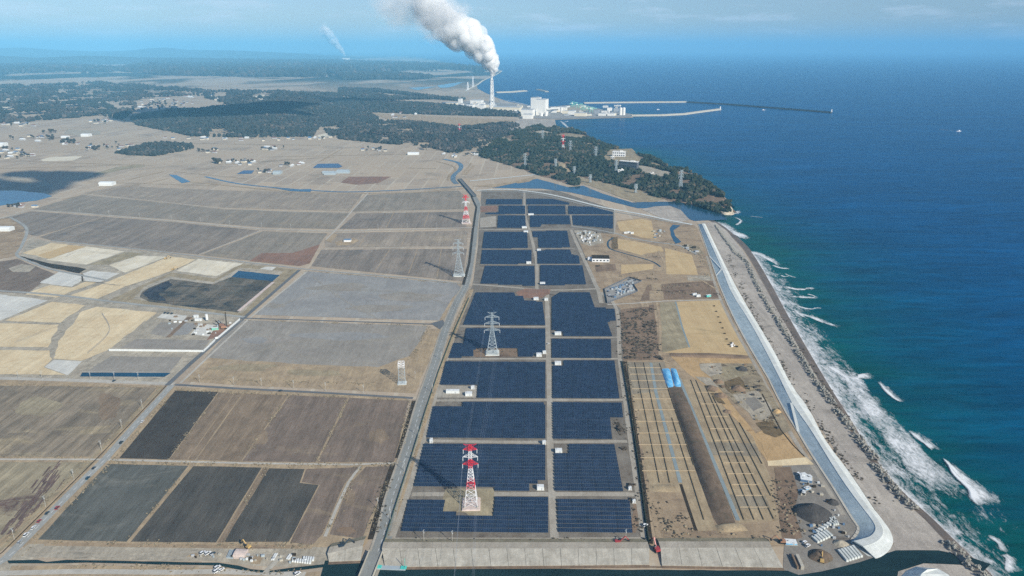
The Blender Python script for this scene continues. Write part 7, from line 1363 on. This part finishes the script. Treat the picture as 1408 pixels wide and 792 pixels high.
for px, w in (([(1092, 428), (1112, 434), (1134, 442), (1156, 450)], 13), ([(1078, 393), (1096, 397), (1122, 397)], 12), ([(1086, 407), (1104, 408), (1126, 409)], 11), ([(1092, 424), (1100, 431), (1108, 437)], 7), ([(1034, 346), (1048, 350), (1062, 357), (1076, 366)], 18), ([(1062, 364), (1074, 368), (1086, 369)], 9), ([(1110, 404), (1118, 406), (1126, 410)], 6), ([(1080, 376), (1086, 379), (1096, 382)], 6), ([(1074, 378), (1078, 380), (1086, 380)], 5), ([(1140, 500), (1172, 518), (1204, 516)], 16), ([(1096, 420), (1110, 424), (1130, 424)], 8), ([(990, 304), (1004, 313), (1018, 322), (1032, 329)], 26), ([(1008, 317), (1020, 322), (1030, 326)], 16), ([(1004, 290), (1012, 294), (1018, 289)], 14), ([(1010, 298), (1020, 304), (1012, 310)], 8), ([(1030, 297), (1040, 298), (1050, 299)], 4), ([(976, 297), (984, 297), (988, 302)], 12), ([(1380, 760), (1392, 770), (1390, 790)], 8), ([(1360, 735), (1378, 748), (1384, 762)], 7)):
    foam('short patch of white surf off the beach', px, w * 1.3, (0, .9, .95, .8, .6, .35, 0), core=.95, h=.5)
foam('white wake behind the small far boat', [(1290, 177), (1302, 179), (1318, 181)], 10, (0, .9, 0), core=1.0); foam('pale surf at the bay below the power station', [(770, 165), (778, 172), (788, 182), (808, 193)], 26, (0, .8, .9, .5, 0), core=.95); foam('pale surf in the bay corner', [(770, 168), (776, 168), (782, 166)], 20, (0, .8, .9, 0), core=.9)
foam('pale surf along the headland cliff', [(820, 201), (860, 215), (900, 227), (930, 244), (962, 257), (992, 275), (1008, 288)], 9, (0, .7, .7, 0), core=.85, ends=False); foam('pale surf on the far beach', [(692, 137), (712, 141), (732, 146)], 30, (0, .8, .8, 0), core=.9)

# ------------------------------------------------------------------ steam
M['steam'] = None
n_ = N('steam_white'); n_.b.inputs['Subsurface Weight'].default_value = 0.0; M['steam'] = n_.done((0.86, 0.86, 0.86), 1.0, 0.0)
def billow(V, amp, s):
    out = []
    for v in V:
        p = Vector(v); f = 0; a = 1.0; k = s
        for o_ in range(4): f += a * (0.5 - abs(mnoise.noise(p / k))); a *= .55; k *= .45
        out.append(f)
    return np.array(out)
base = G(676.5, 153); yD = base.y; mpp = yD / (cp + 0) / F
def at_depth(x, y, Y): v = -(y - 396) / F; t = Y / (cp + v * sp); return Vector(((x - 704) / F * t, Y, H + (-sp + v * cp) * t))
PUFF = [(676.5, 103.5, 2.2), (677.5, 99, 4), (677.5, 94, 6), (676, 88.5, 8), (673.5, 82.5, 10.5), (669.5, 75.5, 13), (664, 68, 15.5), (656.5, 61, 17), (648, 55, 18.5), (639, 48.5, 19.5), (630, 43, 19.5), (620, 37, 19), (611, 31, 18), (603, 25, 18), (596.5, 18, 18), (592, 10, 19), (586, 2, 21)]
V = []; T = []; b = 0; bv_, bt_ = ico(4); path = smooth_px([(p[0], p[1]) for p in PUFF], 2); radii = np.interp(np.arange(len(path)) / 2, np.arange(len(PUFF)), [p[2] for p in PUFF])
def steam(name, label, items, mat, amp=0.55, mp=4.45):
    V = []; T = []; b = 0; g_ = np.random.default_rng(5)
    for (x, y, r, dY) in items:
        c = at_depth(x, y, yD + dY); rad = r * mp; d = bv_ * rad + np.array(c); f = billow(d, 1, max(16, rad * .8)); v = np.array(c) + bv_ * (rad * (1 + amp * f))[:, None]; V.append(v); T.append(bt_ + b); b += len(v)
    o = fast_mesh(name, np.concatenate(V), np.concatenate(T), M[mat], None, None, True); return tag(o, label, None, None, 'stuff')
def puffs(name, label, path_, radii_, Y0, mp, per, a0, a1, seed):
    """sheer white puffs crowding round the line of the plume; they thicken where many overlap"""
    g_ = np.random.default_rng(seed); V = []; T = []; A_ = []; b = 0; bv_, bt_ = ICO[3]; n_ = len(path_)
    for i_, ((x, y), r) in enumerate(zip(path_, radii_)):
        t = i_ / (n_ - 1); c0 = np.array(at_depth(x, y, Y0)); R_ = r * mp
        for k in range(per):
            d = g_.normal(0, 1, 3); d /= np.linalg.norm(d); q = c0 + d * R_ * g_.uniform(0, .72) ** .8; rad = R_ * g_.uniform(.26, .58); f = billow(bv_ * rad * 2 + q, 1, max(10, rad * 1.6)); V.append(q + bv_ * (rad * (1 + .16 * f))[:, None]); T.append(bt_ + b); b += len(bv_); A_.append(np.full(len(bv_), a0 + (a1 - a0) * max(0, (t - .5) / .5) ** 1.2))
    return tag(fast_mesh(name, np.concatenate(V), np.concatenate(T), M['steam'], np.concatenate(A_), None, True), label, None, None, 'stuff')
n_ = N('steam_sheer'); at_ = n_.new('ShaderNodeAttribute', attribute_name='tint'); n_.link(at_.outputs['Fac'], n_.b.inputs['Alpha']); M['steam'] = n_.done((0.95, 0.95, 0.95), 1.0, 0.0)
puffs('smoke', 'thick white steam leaning away from the tall chimney', path, radii * 1.08, yD, 4.45, 20, .36, .12, 5)
# thin spent steam, a real volume
def vapour(name, label, x, y, rx, ry, dens, Y, parts, seed, g=-0.3, fs=2.2, nz=1.7, fall=.75, cut=.30):
    n = N('vapour_' + str(seed)); n.t.nodes.remove(n.b); pv = n.new('ShaderNodeVolumePrincipled'); pv.inputs['Color'].default_value = (0.97, 0.98, 1.0, 1); pv.inputs['Anisotropy'].default_value = g
    o3 = n.tc.outputs['Object']; ln = n.new('ShaderNodeVectorMath', operation='LENGTH'); n.link(o3, ln.inputs[0]); f = n.noise(n.mapping(0, (fs, fs, fs)), 1.0, 5, 0.62, 0.3)
    k = n.math('SUBTRACT', n.math('MULTIPLY', f, nz), n.math('ADD', n.math('MULTIPLY', n.math('POWER', ln.outputs['Value'], 2.0), fall), cut)); k = n.math('MULTIPLY', n.math('MAXIMUM', k, 0), dens); n.link(k, pv.inputs['Density']); n.link(pv.outputs[0], n.o.inputs['Volume'])
    v, t = ICO[3]; o = fast_mesh(name, v, t, n.m); o.location = at_depth(x, y, Y); m_ = Y / F; o.scale = (rx * m_, ry * m_ * 1.2, ry * m_); tag(o, label, None, None, 'stuff')
vapour('smoke', 'grey thinning steam at the top of the plume', 556, 4, 56, 36, 0.011, yD + 30, None, 1); vapour('smoke', 'soft white mist round the upper steam', 604, 22, 46, 38, 0.012, yD - 60, None, 2)
FP = smooth_px([(474.5, 78), (473, 74.5), (470.5, 70.5), (467, 66), (463, 61.5), (459, 57), (455, 52), (450, 46), (446, 40)], 2)
puffs('smoke', 'small white steam plume far off at the horizon', FP, np.linspace(1.2, 9, len(FP)), 31000, 32, 14, .4, .06, 6)


# ------------------------------------------------------------------ clouds whose shadows lie on the woods (above the frame)
M['cloudy'] = N('cloud_white').done((0.85, 0.85, 0.85), 1.0, 0.0)
def cloud(label, gx_, gy_, L, W, alt=1700):
    g0 = G(gx_, gy_); c = Vector((g0.x, g0.y, 0)) + SV * (alt / SV.z); V = []; T = []; b = 0; bv2, bt2 = ICO[3]; g_ = np.random.default_rng(int(gx_))
    for k in range(26):
        o = np.array([g_.uniform(-1, 1) * L / 2, g_.uniform(-1, 1) * W / 2, 0]); r = g_.uniform(.5, 1.0) * min(L, W) * .26; v = bv2 * r * g_.uniform(.8, 1.15, (len(bv2), 1)) * np.array([1.3, 1, .45]) + o + np.array(c) + np.array([0, 0, g_.uniform(0, 60)]); V.append(v); T.append(bt2 + b); b += len(v)
    tag(fast_mesh('clouds', np.concatenate(V), np.concatenate(T), M['cloudy'], None, None, True), label, None, None, 'stuff')
cloud('white cloud high over the plain, shading the wide dark wood', 300, 158, 800, 700); cloud('small white cloud shading the reservoir', 10, 260, 260, 420)

# ------------------------------------------------------------------ haze
hm = N('air_haze'); hm.t.nodes.remove(hm.b); pv = hm.new('ShaderNodeVolumePrincipled'); pv.inputs['Color'].default_value = HAZE_COL + (1,); pv.inputs['Density'].default_value = HAZE_D; pv.inputs['Anisotropy'].default_value = -0.2
hm.link(pv.outputs[0], hm.o.inputs['Volume'])
mb = MB(); mb.box((0, 31000, -8), (150000, 76000, 830)); hz = mb.build('haze', hm.m); tag(hz, 'thin pale blue air over the whole coast', None, None, 'stuff')
for o in list(bpy.data.objects):
    if o.type == 'EMPTY' and o.name.startswith('utility_pole') and o.get('label') == 'pole': bpy.data.objects.remove(o)
